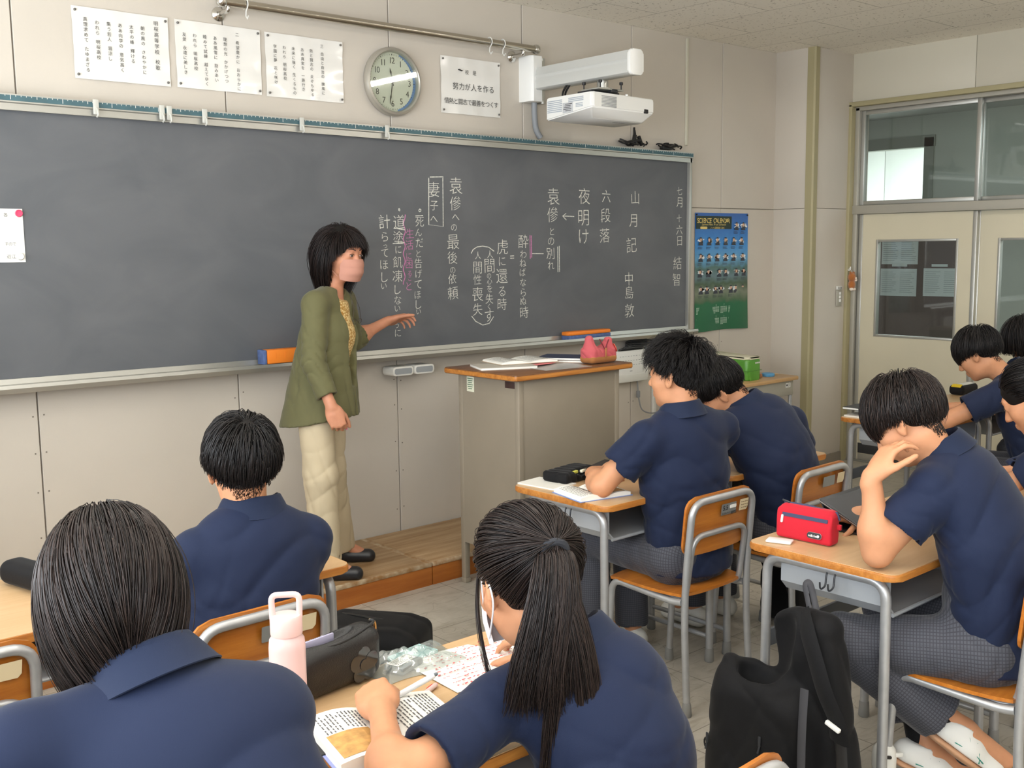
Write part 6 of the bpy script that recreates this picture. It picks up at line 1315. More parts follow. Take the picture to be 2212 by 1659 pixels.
# --- girl with the ponytail ---
def girl_ponytail():
    b_ = (1.33, -3.42, 0); hip = V3((1.31, -3.40, 0.50))
    J = dict(hip=hip, neck=(1.305, -3.275, 0.870), head=(1.240, -3.215, 1.015), R=head_R(11, 20, 0), shL=(1.135, -3.245, 0.812), shR=(1.405, -3.30, 0.80), elL=(0.905, -3.275, 0.768), wrL=(1.03, -3.055, 0.782), elR=(1.50, -3.17, 0.772), wrR=(1.475, -3.03, 0.775), bend=(0, -0.05, 0.01))
    legs_seated(J, hip, 0)
    t = figure('girl with a long dark ponytail holding a pen at the near desk', b_, J, M_navy, M_plaid, h=0.005, female=True, hands=dict(L=HB((0.34, 0.92, 0.10), (-0.35, 0.0, 0.92), curl=((48, 52, 30), (55, 58, 32), (58, 60, 32), (60, 60, 32)), thumb=(-2, 30), spread=3, sc=0.96), R=HB((0.05, 0.95, -0.06))), fold_seed=37, sleeve=0.66, torso_s=0.87, sleeve_r=(0.058, 0.060))
    C, R = J['head'], J['R']; tie = V3((-0.004, -0.112, 0.050)); tw = to_world(tie[None], C, R)[0]
    parts = hair_tied(C, R, 41, tie, N=7000, n=18, rad=0.00115)
    bk = -D(24); rt = D(114)
    parts.append(tail([tw-bk*0.012, tw+bk*0.03+V3((0, 0, -0.015)), tw+bk*0.055-rt*0.012+V3((0, 0, -0.09)), tw+bk*0.062-rt*0.03+V3((0, 0, -0.19)), tw+bk*0.06-rt*0.035+V3((0, 0, -0.27))], 0.018, 0.070, 2800, 43, flat=rt, endvar=0.30))
    parts.append(tail([tw-bk*0.005, tw+bk*0.036+V3((0, 0, -0.02)), tw+bk*0.07+rt*0.028+V3((0, 0, -0.14)), tw+bk*0.078+rt*0.045+V3((0, 0, -0.28)), tw+bk*0.08+rt*0.045+V3((0, 0, -0.42))], 0.012, 0.024, 700, 44, flat=rt, endvar=0.12))
    parts.append(tail([tw-bk*0.005, tw+bk*0.036+V3((0, 0, -0.02)), tw+bk*0.066-rt*0.005+V3((0, 0, -0.14)), tw+bk*0.075-rt*0.02+V3((0, 0, -0.28)), tw+bk*0.08-rt*0.028+V3((0, 0, -0.39))], 0.012, 0.016, 350, 45, flat=rt, endvar=0.12))
    sl = to_world(V3([(-0.062, 0.055, 0.03), (-0.082, 0.045, -0.03), (-0.088, 0.04, -0.10), (-0.082, 0.035, -0.16), (-0.055, 0.02, -0.195)]), C, R)
    parts.append(tail(list(sl), 0.003, 0.005, 40, 46, rad=0.0007, endvar=0.05, wave=0.004))
    finish(t, b_, J, parts, (0.008, 0.062, -0.02, -0.085), M_hairbr)
    bm = nbm(); ax_ = nrm(bk*0.9+V3((0, 0, -0.35))); c_ = tw+bk*0.020+V3((0, 0, -0.006)); a1 = nrm(np.cross(ax_, (0, 0, 1))); a2 = np.cross(ax_, a1)
    tube(bm, [Vector(c_-V3(b_)+0.0235*(a1*math.cos(q)+a2*math.sin(q))) for q in np.linspace(0, 2*PI, 25)], 0.0068, 8, cap=False); obj('hair_tie', bm, mat('hair_tie_dark', (34, 36, 42), 0.9), t)
    # mask: ear loop and edge of the mask on the visible side
    bm = nbm(); W = lambda *p: Vector(to_world(V3([p]), C, R)[0]-V3(b_))
    grid(bm, lambda u, v: W(0.066*math.cos(PI*u)*(1-0.12*abs(v-0.5)), 0.050+0.066*math.sin(PI*u)-0.006*abs(v-0.4), -0.018-0.082*v), 16, 8, 0.0015); mk = obj('face_mask', bm, mat('mask_white', (232, 232, 236), 0.8), t)
    for s_ in (-1, 1):
        bm = nbm(); tube(bm, smooth_path([W(s_*0.066, 0.05, -0.028), W(s_*0.080, 0.012, 0.016), W(s_*0.086, -0.018, 0.018), W(s_*0.085, -0.026, -0.012), W(s_*0.080, -0.010, -0.040), W(s_*0.066, 0.05, -0.088)], 6), 0.0016, 6); obj('ear_loop', bm, MATS['mask_white'], mk)
    return t, J
T9, J9 = girl_ponytail()
# ================= TEACHER =================
def eye_parts(root, base, C, R, brow=True, m_eye=None):
    for s_ in (-1, 1):
        W = lambda p: V3(C)+np.asarray(R)@V3(p)-V3(base)
        def patch(c, rx_, rz_, depth, n=12):
            bm = nbm(); ctr = bm.verts.new(W((c[0], c[1]+depth, c[2]))); ring = [bm.verts.new(W((c[0]+rx_*math.cos(a), c[1]-0.0018*abs(math.cos(a)), c[2]+rz_*math.sin(a)))) for a in np.linspace(0, 2*PI, n+1)[:-1]]
            for k in range(n): bm.faces.new((ctr, ring[k], ring[(k+1) % n]))
            return bm
        e = obj('eye', patch((s_*0.031, 0.0925, 0.004), 0.0115, 0.0044, 0.0012), mat('eye_white', (178, 168, 160), 0.4), root)
        obj('iris', patch((s_*0.031, 0.0942, 0.0045), 0.0056, 0.0046, 0.0006), mat('iris_dark', (38, 26, 22), 0.25), e)
        bm = nbm(); tube(bm, [Vector(W((s_*(0.018+0.026*t), 0.0935-0.004*t*t, 0.0085+0.003*math.sin(PI*t)))) for t in np.linspace(0, 1, 8)], 0.0012, 5); obj('eyelashes', bm, M_hairb.copy() if False else mat('lash_dark', (30, 22, 20), 0.6), root)
        if brow:
            bm = nbm(); tube(bm, [Vector(W((s_*(0.014+0.034*t), 0.0955-0.010*t*t, 0.0275+0.006*math.sin(PI*t*0.8)))) for t in np.linspace(0, 1, 9)], [0.0022]*6+[0.0018, 0.0014, 0.0008], 6); obj('eyebrow', bm, mat('brow_dark', (62, 46, 40), 0.8), root)
def teacher():
    b_ = (2.52, -0.42, 0.111); base = V3(b_); root = thing('person', 'teacher in an olive cardigan and pink mask pointing at the blackboard', 'person', b_)
    C, R = V3((2.610, -0.470, 1.590)), head_R(164, 8, 0)
    neck = V3((2.572, -0.445, 1.415)); hip = V3((2.500, -0.445, 0.93)); u = nrm(neck-hip)
    shR, shL = V3((2.435, -0.525, 1.372)), V3((2.690, -0.350, 1.372)); r = nrm(shR-shL); f = nrm(np.cross(u, r))
    elR, wrR = V3((2.388, -0.575, 1.125)), V3((2.418, -0.660, 0.935)); elL, wrL = V3((2.800, -0.240, 1.175)), V3((3.020, -0.235, 1.258))
    lo, hi = V3((2.05, -1.0, 0.05)), V3((3.40, 0.0, 1.85)); h = 0.0055
    hpR, hpL = hip+r*0.072-V3((0, 0, 0.03)), hip-r*0.072-V3((0, 0, 0.03)); knR, knL = V3((2.445, -0.505, 0.60)), V3((2.575, -0.365, 0.60)); anR, anL = V3((2.470, -0.490, 0.20)), V3((2.672, -0.290, 0.20))
    ft = nrm(V3((0.80, -0.55, 0)))
    F = Field(lo, hi, h); sp = [hip+u*0.485*t for t in (0, 0.3, 0.58, 0.82)]
    F.cone(sp[0], sp[1], 0.125, 0.105, 0.03, (f, 0.78)); F.cone(sp[1], sp[2], 0.105, 0.115, 0.03, (f, 0.74)); F.cone(sp[2], sp[3], 0.115, 0.095, 0.03, (f, 0.70)); F.cone(shL, shR, 0.032, 0.032, 0.04)
    F.cone(neck-u*0.05, C+R@V3((0, -0.022, -0.055)), 0.046, 0.044, 0.02)
    for s_ in (shL, shR): F.cone(neck, s_*0.6+neck*0.4, 0.030, 0.030, 0.03)
    add_head(F, C, R, True)
    for s_, e_, w_ in ((shL, elL, wrL), (shR, elR, wrR)): F.cone(s_, e_, 0.040, 0.034, 0.02); F.cone(e_, w_, 0.035, 0.0225, 0.012); F.ell(e_*0.72+w_*0.28, (0.037,)*3, None, 0.04)
    tl = add_hand(F, wrL, nrm(V3((0.93, 0.02, 0.10))), nrm(V3((-0.1, 0.55, 0.85))), 'L', curl=((22, 35, 25), (30, 40, 25), (36, 42, 25), (42, 45, 25)), thumb=(30, 15), sc=0.98, spread=7, wrist_r=0.0225)
    tr_ = add_hand(F, wrR, nrm(V3((0.22, -0.25, -0.95))), nrm(V3((-0.45, -0.85, 0.1))), 'R', curl=((48, 62, 25), (55, 62, 30), (60, 60, 30), (60, 60, 30)), thumb=(5, 25), sc=0.98, spread=3, wrist_r=0.0225)
    for hp, kn, an in ((hpR, knR, anR), (hpL, knL, anL)): F.cone(hp, kn, 0.070, 0.048, 0.03); F.cone(kn, an, 0.048, 0.032, 0.02); F.cone(an, an+ft*0.11-V3((0, 0, 0.055)), 0.033, 0.024, 0.02)
    F.mesh('body', M_skin2, root, base, 1)
    # trousers
    T_ = Field(lo, hi, h); T_.cone(hip-r*0.04, hip+r*0.04, 0.100, 0.100, 0.03, (f, 0.9)); T_.cone(hip, hip+u*0.12, 0.128, 0.118, 0.03, (f, 0.78))
    for hp, kn, an in ((hpR, knR, anR), (hpL, knL, anL)): T_.cone(hp, kn, 0.080, 0.072, 0.035); T_.cone(kn, an-V3((0, 0, 0.02)), 0.072, 0.068, 0.03, cut=0.98, hollow=0.05)
    T_.wrinkle(folds(4, [(0.003, (0.3, 0.2, 1), 0.12, knR, 0.2), (0.003, (0.3, -0.2, 1), 0.11, knL, 0.2), (0.003, (0.2, 0.3, 1), 0.09, anR, 0.2), (0.003, (1, 0.5, 0.1), 0.1, None, 1)])); T_.mesh('trousers', M_chino, root, base, 1)
    # patterned yellow top under the cardigan
    P_ = Field(lo, hi, h); P_.cone(sp[0]-u*0.02, sp[1], 0.140, 0.120, 0.03, (f, 0.80)); P_.cone(sp[1], sp[2], 0.120, 0.130, 0.04, (f, 0.80)); P_.cone(sp[2], sp[3], 0.130, 0.110, 0.04, (f, 0.76)); P_.cone(shL, shR, 0.045, 0.045, 0.04); P_.ell(sp[2]+f*0.045+u*0.03, (0.10, 0.07, 0.07), np.stack([r, f, u], 1), 0.04)
    P_.cut(neck-u*0.002, u*0.9+f*0.4, 0.006); m_top = cloth_mat('yellow_print_top', (206, 168, 96), sheen=0.05)
    N, L, b = nodes_of(m_top); tc = N.new('ShaderNodeTexCoord'); mp = N.new('ShaderNodeMapping'); mp.inputs['Scale'].default_value = (90, 90, 130); vo = N.new('ShaderNodeTexVoronoi'); vo.inputs['Scale'].default_value = 1.0; cr = N.new('ShaderNodeValToRGB')
    cr.color_ramp.elements[0].color = (*lin((232, 208, 150)), 1); cr.color_ramp.elements[1].color = (*lin((176, 130, 62)), 1); cr.color_ramp.elements[0].position = 0.3; cr.color_ramp.elements[1].position = 0.75
    L.new(tc.outputs['Object'], mp.inputs['Vector']); L.new(mp.outputs['Vector'], vo.inputs['Vector']); L.new(vo.outputs['Distance'], cr.inputs['Fac']); L.new(cr.outputs['Color'], b.inputs['Base Color'])
    P_.mesh('blouse', m_top, root, base, 1)
    # long open cardigan
    K = Field(lo, hi, h); K.cone(sp[1], sp[2], 0.134, 0.142, 0.03, (f, 0.84)); K.cone(sp[2], sp[3], 0.142, 0.118, 0.04, (f, 0.80)); K.cone(shL, shR, 0.052, 0.052, 0.045); K.ell(sp[2]+f*0.047+u*0.03, (0.108, 0.075, 0.075), np.stack([r, f, u], 1), 0.04)
    for s_ in (shL, shR): K.cone(neck-u*0.02, s_*0.7+neck*0.3, 0.050, 0.048, 0.04)
    K.cone(sp[1]+u*0.02, hip-V3((0, 0, 0.15))-f*0.010, 0.140, 0.188, 0.04, (f, 0.98)); K.cone(sp[1]-f*0.03, hip-V3((0, 0, 0.16))-f*0.115+r*0.01, 0.09, 0.070, 0.06)
    K.cut(hip-V3((0, 0, 0.085)), (0.15*f[0], 0.15*f[1], -1), 0.003)
    for d_ in range(6):    # the opening widens toward the neckline, showing the blouse
        t = d_/5; K.rbox(sp[1]*(1-t)+(neck+u*0.03)*t+f*(0.120-0.02*t), (0.026+0.040*t, 0.052, 0.060), 0.02, np.stack([r, f, u], 1), 0.012, 'sub')
    K.rbox(sp[0]*0.6+sp[1]*0.4+f*0.20, (0.010, 0.05, 0.30), 0.008, np.stack([r, f, u], 1), 0.006, 'sub')
    K.cone(neck+u*0.01, neck+u*0.16, 0.058, 0.065, 0.01, mode='sub')
    K.cone(shR, elR, 0.058, 0.052, 0.025); K.cone(elR, wrR*0.78+elR*0.22, 0.051, 0.046, 0.015, cut=0.97, hollow=0.05)
    K.cone(shL, elL, 0.058, 0.056, 0.025); K.cone(elL-nrm(wrL-elL)*0.01, elL*0.72+wrL*0.28, 0.056, 0.054, 0.015, cut=0.97, hollow=0.04)
    K.wrinkle(folds(6, [(0.006, (0.2, 0.3, 1), 0.05, elR, 0.11), (0.006, (0.5, 0.2, 0.7), 0.045, elL, 0.1), (0.006, r, 0.085, hip-V3((0, 0, 0.02)), 0.22), (0.004, u+r, 0.09, sp[1], 0.2), (0.004, u*0.5+f, 0.07, shR-u*0.1, 0.12)])); kd = K.mesh('cardigan', M_cardi, root, base, 1)
    # hair, face, mask
    part = None
    hair = hair_bob(C, R, 51, N=5200, n=14, rad=0.0013, hem=(0.056, 0.044, -0.02, -0.22, -0.245, -0.235, -0.23), thick=0.017, whorl=(0.030, 0.015, 0.122), lenmax=0.46, grav_w=0.8, lift=0.35)
    finish(root, b_, dict(head=C, R=R, anL=anL, anR=anR), hair, (0.010, 0.062, -0.02, -0.09), M_hairt, shoes=False)
    eye_parts(root, base, C, R)
    bm = nbm(); W = lambda *p: Vector(V3(C)+R@V3(p)-base)
    def msk(u, v):
        a = PI*(0.04+0.92*u); pl = 0.0034*abs(math.sin(v*PI*2.5)); ctr = math.sin(a); z = -0.018-0.086*v+0.016*ctr*(1-2*v)*0.5
        rr_ = 1.0-0.16*(v > 0.75)*(v-0.75)*4*0.5
        return W(0.0655*math.cos(a)*rr_, 0.040+(0.074-0.016*(2*v-0.85)**2)*ctr+pl+0.006, z)
    grid(bm, msk, 24, 18, 0.0015); mk = obj('face_mask', bm, mat('mask_pink', (186, 134, 116), 0.85), root)
    for s_ in (-1, 1):
        for z_ in (-0.022, -0.092):
            bm = nbm(); tube(bm, [W(s_*0.065, 0.046, z_), W(s_*0.076, 0.010, z_*0.6-0.006)], 0.0013, 5); obj('ear_loop', bm, MATS['mask_pink'], mk)
    # shoes
    for an in (anR, anL):
        a = an-base; S = Field(a+ft*0.06-0.2, a+ft*0.06+0.2, 0.005); S.cone((*(a-ft*0.035)[:2], 0.034), (*(a+ft*0.13)[:2], 0.026), 0.036, 0.034, 0.02); S.cone((*(a-ft*0.03)[:2], 0.03), (*a[:2], 0.055), 0.034, 0.034, 0.02); S.cut((*a[:2], 0.003), (0, 0, -1), 0.002); S.cut((*a[:2], 0.062), (0, 0, 1), 0.002)
        S.mesh('shoe', mat('black_shoe', (30, 30, 34), 0.4), root, (0, 0, 0), 1)
    # reading glasses hung on the blouse, and the chalk in her fingers
    g0 = neck-u*0.115+f*0.128; 
    bm = nbm(); q = lambda x, y, z: Vector(g0+r*x+f*y+u*z)
    for s_ in (-1, 1): tube(bm, [q(s_*0.03+0.019*math.cos(a), 0.006, 0.012*math.sin(a)) for a in np.linspace(0, 2*PI, 17)], 0.0015, 6); tube(bm, [q(s_*0.05, 0.004, 0.0), q(s_*0.03, -0.002, 0.06), q(s_*0.02, -0.03, 0.115)], 0.0014, 6)
    tube(bm, [q(-0.011, 0.006, 0.003), q(0.011, 0.006, 0.003)], 0.0014, 6); tag(obj('eyeglasses', bm, mat('glasses_brown', (50, 42, 36), 0.35)), 'thin dark eyeglasses hanging on the yellow blouse', 'glasses')
    tp = V3(tr_[0]); bm = nbm(); tube(bm, [Vector(tp+V3((-0.006, -0.008, 0.016))), Vector(tp+V3((0.008, -0.012, -0.028)))], 0.0052, 12); tag(obj('chalk', bm, mat('pink_stick', (236, 130, 176), 0.8)), 'short pink chalk in the fingers of the lowered hand', 'chalk')
teacher()
for _t, _b, _J in FACES: eye_parts(_t, V3(_b), V3(_J['head']), _J['R'])
# white sneakers with green stripes and black socks of the student at the right
def sneaker(an, toe, sd, roll):
    b3 = V3(B3); a = V3(an); f = nrm(V3(toe)-a); up = nrm(V3((0, 0, 1))-f*f[2]); rt = np.cross(f, up); M = np.stack([rt, f, up], 1); o = a-up*0.075
    S = Field(o+f*0.05-0.22, o+f*0.05+0.22, 0.0045)
    S.cone(o-f*0.055+up*0.045, o+f*0.03+up*0.045, 0.036, 0.042, 0.02); S.cone(o+f*0.02+up*0.040, o+f*0.135+up*0.028, 0.044, 0.040, 0.03); S.cone(o-f*0.04+up*0.05, o-f*0.015+up*0.085, 0.034, 0.038, 0.02); S.cut(o+up*0.022, -up, 0.003); S.cut(o+up*0.095, up*0.95-f*0.2, 0.003); S.cone(a-up*0.02, a+up*0.05, 0.031, 0.033, 0.003, mode='sub')
    sh = S.mesh('shoe', mat('sneaker_white', (228, 228, 224), 0.6), T3, b3, 1)
    S = Field(o+f*0.05-0.22, o+f*0.05+0.22, 0.0045); S.cone(o-f*0.055+up*0.012, o+f*0.03+up*0.012, 0.037, 0.041, 0.02, (up, 0.30)); S.cone(o+f*0.02+up*0.012, o+f*0.14+up*0.012, 0.043, 0.039, 0.02, (up, 0.30)); S.mesh('sole', mat('sole_gum', (196, 150, 116), 0.6), sh, b3, 1)
    for s_ in (-1, 1):
        bm = nbm(); P = lambda x, y, z: Vector(o+rt*x*s_+f*y+up*z-b3)
        for (y0, y1) in ((0.035, -0.005), (0.065, 0.025)):
            tube(bm, [P(0.041, y0, 0.026), P(0.0445, (y0+y1)/2, 0.048), P(0.037, y1, 0.070)], 0.0052, 6, flat=0.4)
        tube(bm, [P(0.038, -0.03, 0.036), P(0.0455, 0.03, 0.044), P(0.043, 0.075, 0.034)], 0.0048, 6, flat=0.4); obj('stripe', bm, mat('stripe_green', (32, 140, 122), 0.5), sh)
    bm = nbm()
    for k in range(4):
        y = 0.03+0.016*k; z = 0.083-0.006*k; tube(bm, [Vector(o+rt*-0.022+f*y+up*z-b3), Vector(o+f*(y+0.004)+up*(z+0.004)-b3), Vector(o+rt*0.022+f*y+up*z-b3)], 0.0028, 6)
    obj('laces', bm, MATS['sneaker_white'], sh)
    S = Field(a-0.2, a+0.2, 0.005); kn = V3(J3['kn'+sd]); d = nrm(kn-a); S.cone(a-up*0.03, a+d*0.13, 0.036, 0.043, 0.02); S.cone(a-up*0.035+f*0.01, a+f*0.05-up*0.05, 0.036, 0.034, 0.02); S.mesh('sock', M_sock, T3, b3, 1)
sneaker(J3['anL'], J3['toeL'], 'L', 0); sneaker(J3['anR'], J3['toeR'], 'R', 0)
# ================= THINGS ON THE DESKS AND THE FLOOR =================
DZ = 0.7306
def text_rows(bm, M, x0, x1, y0, y1, n, seed, th=0.0016, seg=0.010, vertical=False, z=0.0):
    """rows of short dashes standing for illegible print on a page"""
    r_ = random.Random(seed)
    for k in range(n):
        t = y0+(y1-y0)*(k+0.5)/n; x = x0+ (x1-x0)*r_.choice((0, 0, 0, 0.06)); end = x1-(x1-x0)*r_.choice((0, 0, 0.1, 0.35))
        while x < end:
            ln = min(end-x, seg*r_.uniform(0.5, 1.6)); a, b_ = (x, t), (x+ln, t)
            if vertical: quad(bm, M, t-th/2, -(x+ln), t+th/2, -x, z)
            else: quad(bm, M, x, t-th/2, x+ln, t+th/2, z)
            x += ln+seg*r_.uniform(0.15, 0.4)
def open_book(label, loc, rot, pw, ph, th, seed, photo=None, cover=(120, 140, 190), lines=13, curl=0.010, name='open_book', ink=True, group=None):
    t = thing(name, label, 'book', loc, rot, group)
    zt = lambda x: th*(0.55+0.45*math.sin(min(1, abs(x)/pw*1.6)*PI/2))+curl*math.sin(min(1, abs(x)/pw)*PI)*0.6*(1 if x < 0 else 0.8)-0.5*th*max(0, abs(x)/pw-0.8)*0.6
    for s_ in (-1, 1):
        bm = nbm(); n = 12
        top = [(s_*pw*k/n, zt(s_*pw*k/n)) for k in range(n+1)]; poly = top+[(s_*pw*1.0, 0.0015), (0, 0.0015)]
        if s_ < 0: poly = poly[::-1]
        prism(bm, poly, -ph/2, ph/2, Matrix.Rotation(PI/2, 4, 'X')); pg = obj('page_block', bm, M_paper, t, sharp=50)
        if ink:
            bm = nbm(); r_ = random.Random(seed+s_)
            for k in range(lines):
                x = s_*pw*(0.12+0.78*(k+0.5)/lines)
                if photo and s_ == photo[0] and photo[1] < abs(x)/pw < photo[2]: y1_ = -ph/2+ph*0.08+ph*photo[3]
                else: y1_ = -ph*0.42
                y = ph*0.42-r_.choice((0, 0, 0.012)); z = zt(x)+0.0006
                while y > y1_+0.006:
                    ln = min(y-y1_, r_.uniform(0.006, 0.016)); bm.faces.new([bm.verts.new(q) for q in ((x-0.0014, y-ln, z), (x+0.0014, y-ln, z), (x+0.0014, y, z), (x-0.0014, y, z))]); y -= ln+r_.uniform(0.002, 0.005)
                    if r_.random() < 0.03: break
            obj('print', bm, mat('print_grey', (92, 92, 92), 0.7), pg, sharp=None, recalc=False)
        if photo and s_ == photo[0]:
            bm = nbm(); xa, xb = s_*pw*photo[1], s_*pw*photo[2]; n = 6
            grid(bm, lambda u, v: Vector((xa+(xb-xa)*u, -ph*0.44+ph*photo[3]*v, zt(xa+(xb-xa)*u)+0.0008)), n, 2); pc = obj('picture', bm, mat('photo_tan', (190, 146, 84), 0.6, noise=0.25, nscale=60), pg, sharp=None)
    bm = nbm(); box(bm, (0, 0, 0.001), (2*pw+0.012, ph+0.008, 0.002)); obj('cover', bm, mat('cover_%d_%d' % cover[:2], cover, 0.5), t)
    return t
def notebook(label, loc, rot, w_, h_, th, rgb, name='notebook', edge=None, group=None, cat='notebook'):
    t = thing(name, label, cat, loc, rot, group)
    bm = nbm(); box(bm, (0, 0, th/2), (w_, h_, th), bev=min(0.0012, th*0.3)); obj('page_block', bm, M_paper, t)
    for z in (0.0, th):
        bm = nbm(); box(bm, (0, 0, z), (w_+0.003, h_+0.003, 0.0012), bev=0.0005, seg=1); obj('cover', bm, mat('cover_%d_%d_%d' % rgb, rgb, 0.5), t)
    return t
def pen(label, p0, p1, r, rgb, tip, clip_rgb=None, name='pen'):
    p0, p1 = Vector(p0), Vector(p1); t = thing(name, label, 'pen', p0); d = p1-p0; L_ = d.length; M = d.to_track_quat('Z', 'Y').to_matrix().to_4x4()
    bm = nbm(); lathe(bm, [(0.0012, 0), (r*0.5, L_*0.07), (r, L_*0.13), (r, L_*0.93), (r*0.9, L_*0.95)], M, 14); obj('barrel', bm, mat('pen_%d_%d' % rgb[:2], rgb, 0.3), t)
    bm = nbm(); lathe(bm, [(r*0.62, L_*0.94), (r*0.62, L_*0.985), (r*0.4, L_)], M, 12); obj('button', bm, mat('pen_tip_%d' % tip[0], tip, 0.4), t)
    bm = nbm(); box(bm, M @ Vector((r+0.0015, 0, L_*0.80)), (0.0025, 0.005, L_*0.24), M.to_3x3(), bev=0.001); obj('clip', bm, mat('pen_clip_%d' % (clip_rgb or rgb)[0], clip_rgb or rgb, 0.3), t)
    return t
def soft(label, cat, name, lo, hi, h, fn, m, base, group=None, smooth=2, part='body'):
    t = thing(name, label, cat, base, 0, group); F = Field(lo, hi, h); fn(F); F.mesh(part, m, t, base, smooth); return t
M_nylon = cloth_mat('black_nylon', (15, 15, 17), sheen=0.05, scale=500); M_leather = mat('black_leatherette', (14, 14, 15), 0.34, spec=0.5, bump=0.25, bscale=420)
M_patent = mat('black_patent', (16, 16, 17), 0.1, spec=0.6, coat=0.5)
# ---- lectern ----
LZ = 1.0525
open_book('open book with curling pages lying on stacked notebooks on the lectern', (3.40, -0.785, LZ+0.012), math.radians(-14), 0.150, 0.205, 0.009, 3, cover=(196, 176, 150), curl=0.012)
notebook('worn grey notebook under the open book on the lectern', (3.255, -0.83, LZ), math.radians(-24), 0.27, 0.20, 0.010, (190, 184, 172))
bm = nbm(); box(bm, (0, 0, 0.0008), (0.27, 0.19, 0.0012), rz(math.radians(-6))); tag(obj('plastic_sheet', bm, mat('sheet_grey', (176, 172, 166), 0.25), None, (3.435, -1.005, LZ)), 'translucent grey plastic sheet at the front edge of the lectern', 'sheet')
bm = nbm(); box(bm, (0, 0, 0.0085), (0.17, 0.05, 0.0012), rz(math.radians(8))); tag(obj('pink_sheet', bm, mat('sheet_pink', (226, 120, 122), 0.5), None, (3.415, -0.915, LZ)), 'pink red sheet sticking out under the open book', 'paper')
notebook('lower cream notebook of the pair beside the pink pouch', (3.665, -0.84, LZ), math.radians(-58), 0.25, 0.178, 0.009, (190, 160, 132))
notebook('upper navy notebook of the pair beside the pink pouch', (3.662, -0.835, LZ+0.0112), math.radians(-60), 0.25, 0.178, 0.010, (44, 52, 78))
def pouch_fn(F):
    F.rbox((3.70, -1.02, LZ+0.038), (0.088, 0.045, 0.036), 0.02, None, 0.01); F.cone((3.64, -1.02, LZ+0.065), (3.635, -1.02, LZ+0.115), 0.036, 0.020, 0.02); F.cone((3.755, -1.02, LZ+0.065), (3.765, -1.02, LZ+0.100), 0.036, 0.022, 0.02); F.ell((3.70, -1.02, LZ+0.115), (0.040, 0.03, 0.035), None, 0.012, 'sub'); F.cut((3.7, -1.02, LZ+0.001), (0, 0, -1), 0.002)
    F.wrinkle(folds(3, [(0.002, (1, 0, 0.5), 0.03, None, 1)]))
pt = soft('pink canvas pencil pouch with a brown base standing open on the lectern', 'pencil case', 'pencil_pouch', (3.55, -1.12, LZ-0.02), (3.86, -0.92, LZ+0.16), 0.003, pouch_fn, cloth_mat('pink_canvas', (196, 92, 98), sheen=0.1), (3.70, -1.02, LZ))
Fb = Field((3.55, -1.12, LZ-0.02), (3.86, -0.92, LZ+0.06), 0.003); Fb.rbox((3.70, -1.02, LZ+0.038), (0.090, 0.047, 0.0375), 0.02, None, 0.01); Fb.cut((3.7, -1.02, LZ+0.034), (0, 0, 1), 0.002); Fb.cut((3.7, -1.02, LZ+0.0005), (0, 0, -1), 0.002); Fb.mesh('base_band', cloth_mat('brown_canvas', (160, 108, 62), sheen=0.1), pt, (3.70, -1.02, LZ))
bm = nbm(); tube(bm, [(-0.03, -0.036, 0.118), (-0.012, -0.042, 0.085), (-0.004, -0.045, 0.07)], 0.003, 6); tube(bm, [(0.035, -0.034, 0.112), (0.012, -0.042, 0.085), (0.004, -0.045, 0.07)], 0.003, 6); obj('zipper', bm, mat('dark_red', (110, 34, 44), 0.6), pt)
bm = nbm(); box(bm, (0, -0.050, 0.052), (0.010, 0.004, 0.045), bev=0.0015); obj('zip_pull', bm, mat('tan_leather', (178, 120, 72), 0.5), pt)
bm = nbm(); lathe(bm, [(0.022, 0), (0.022, 0.003)], Matrix.Translation((0.082, -0.03, 0.068)) @ Matrix.Rotation(math.radians(65), 4, 'Y') @ Matrix.Rotation(0.5, 4, 'X'), 20); obj('badge', bm, mat('badge_red', (206, 84, 62), 0.4), pt)
bm = nbm(); box(bm, (0.088, -0.028, 0.045), (0.004, 0.026, 0.018), bev=0.002); obj('tag', bm, M_paper, pt)
# ---- desk beside the lectern ----
notebook('blank white sheet pad at the front left corner of the desk by the lectern', (2.672, -1.745, DZ), math.radians(40-33), 0.128, 0.178, 0.004, (230, 228, 220), name='paper_pad', cat='paper')
def case_fn(F):
    F.rbox((2.795, -1.745, DZ+0.022), (0.105, 0.060, 0.021), 0.016, np.array(rz(0.15)), 0.01); F.ell((2.83, -1.785, DZ+0.038), (0.070, 0.022, 0.020), np.array(rz(0.15)), 0.008, 'sub'); F.wrinkle(folds(5, [(0.002, (1, 0.4, 0), 0.04, None, 1)]))
pc = soft('flat black pencil case lying open on the desk by the lectern', 'pencil case', 'pencil_case', (2.66, -1.85, DZ-0.02), (2.94, -1.64, DZ+0.08), 0.0035, case_fn, M_nylon, (2.795, -1.745, DZ))
for i, (x, y, c) in enumerate(((-0.01, -0.035, (206, 206, 90)), (0.03, -0.038, (226, 222, 200)), (0.05, -0.03, (80, 70, 60)), (0.07, -0.034, (150, 120, 80)))):
    bm = nbm(); box(bm, (x, y, 0.034), (0.030, 0.012, 0.010), rz(0.2+0.1*i), bev=0.002); obj('contents', bm, mat('stationery_%d' % i, c, 0.5), pc)
open_book('open paperback textbook under the elbow of the student by the lectern', (2.678, -1.975, DZ), math.radians(-12), 0.105, 0.180, 0.014, 7, photo=(1, 0.15, 0.85, 0.42), lines=11)
notebook('closed black tablet at the far side of the desk by the lectern', (3.09, -1.735, DZ), math.radians(20), 0.15, 0.21, 0.010, (32, 32, 35), name='tablet', cat='tablet')
bm = nbm(); tube(bm, [(2.86, -1.83, DZ+0.006), (2.93, -1.80, DZ+0.006)], 0.005, 10); tag(obj('correction_pen', bm, mat('white_blue', (212, 218, 228), 0.4)), 'small white and blue pen beside the open black pencil case', 'pen')
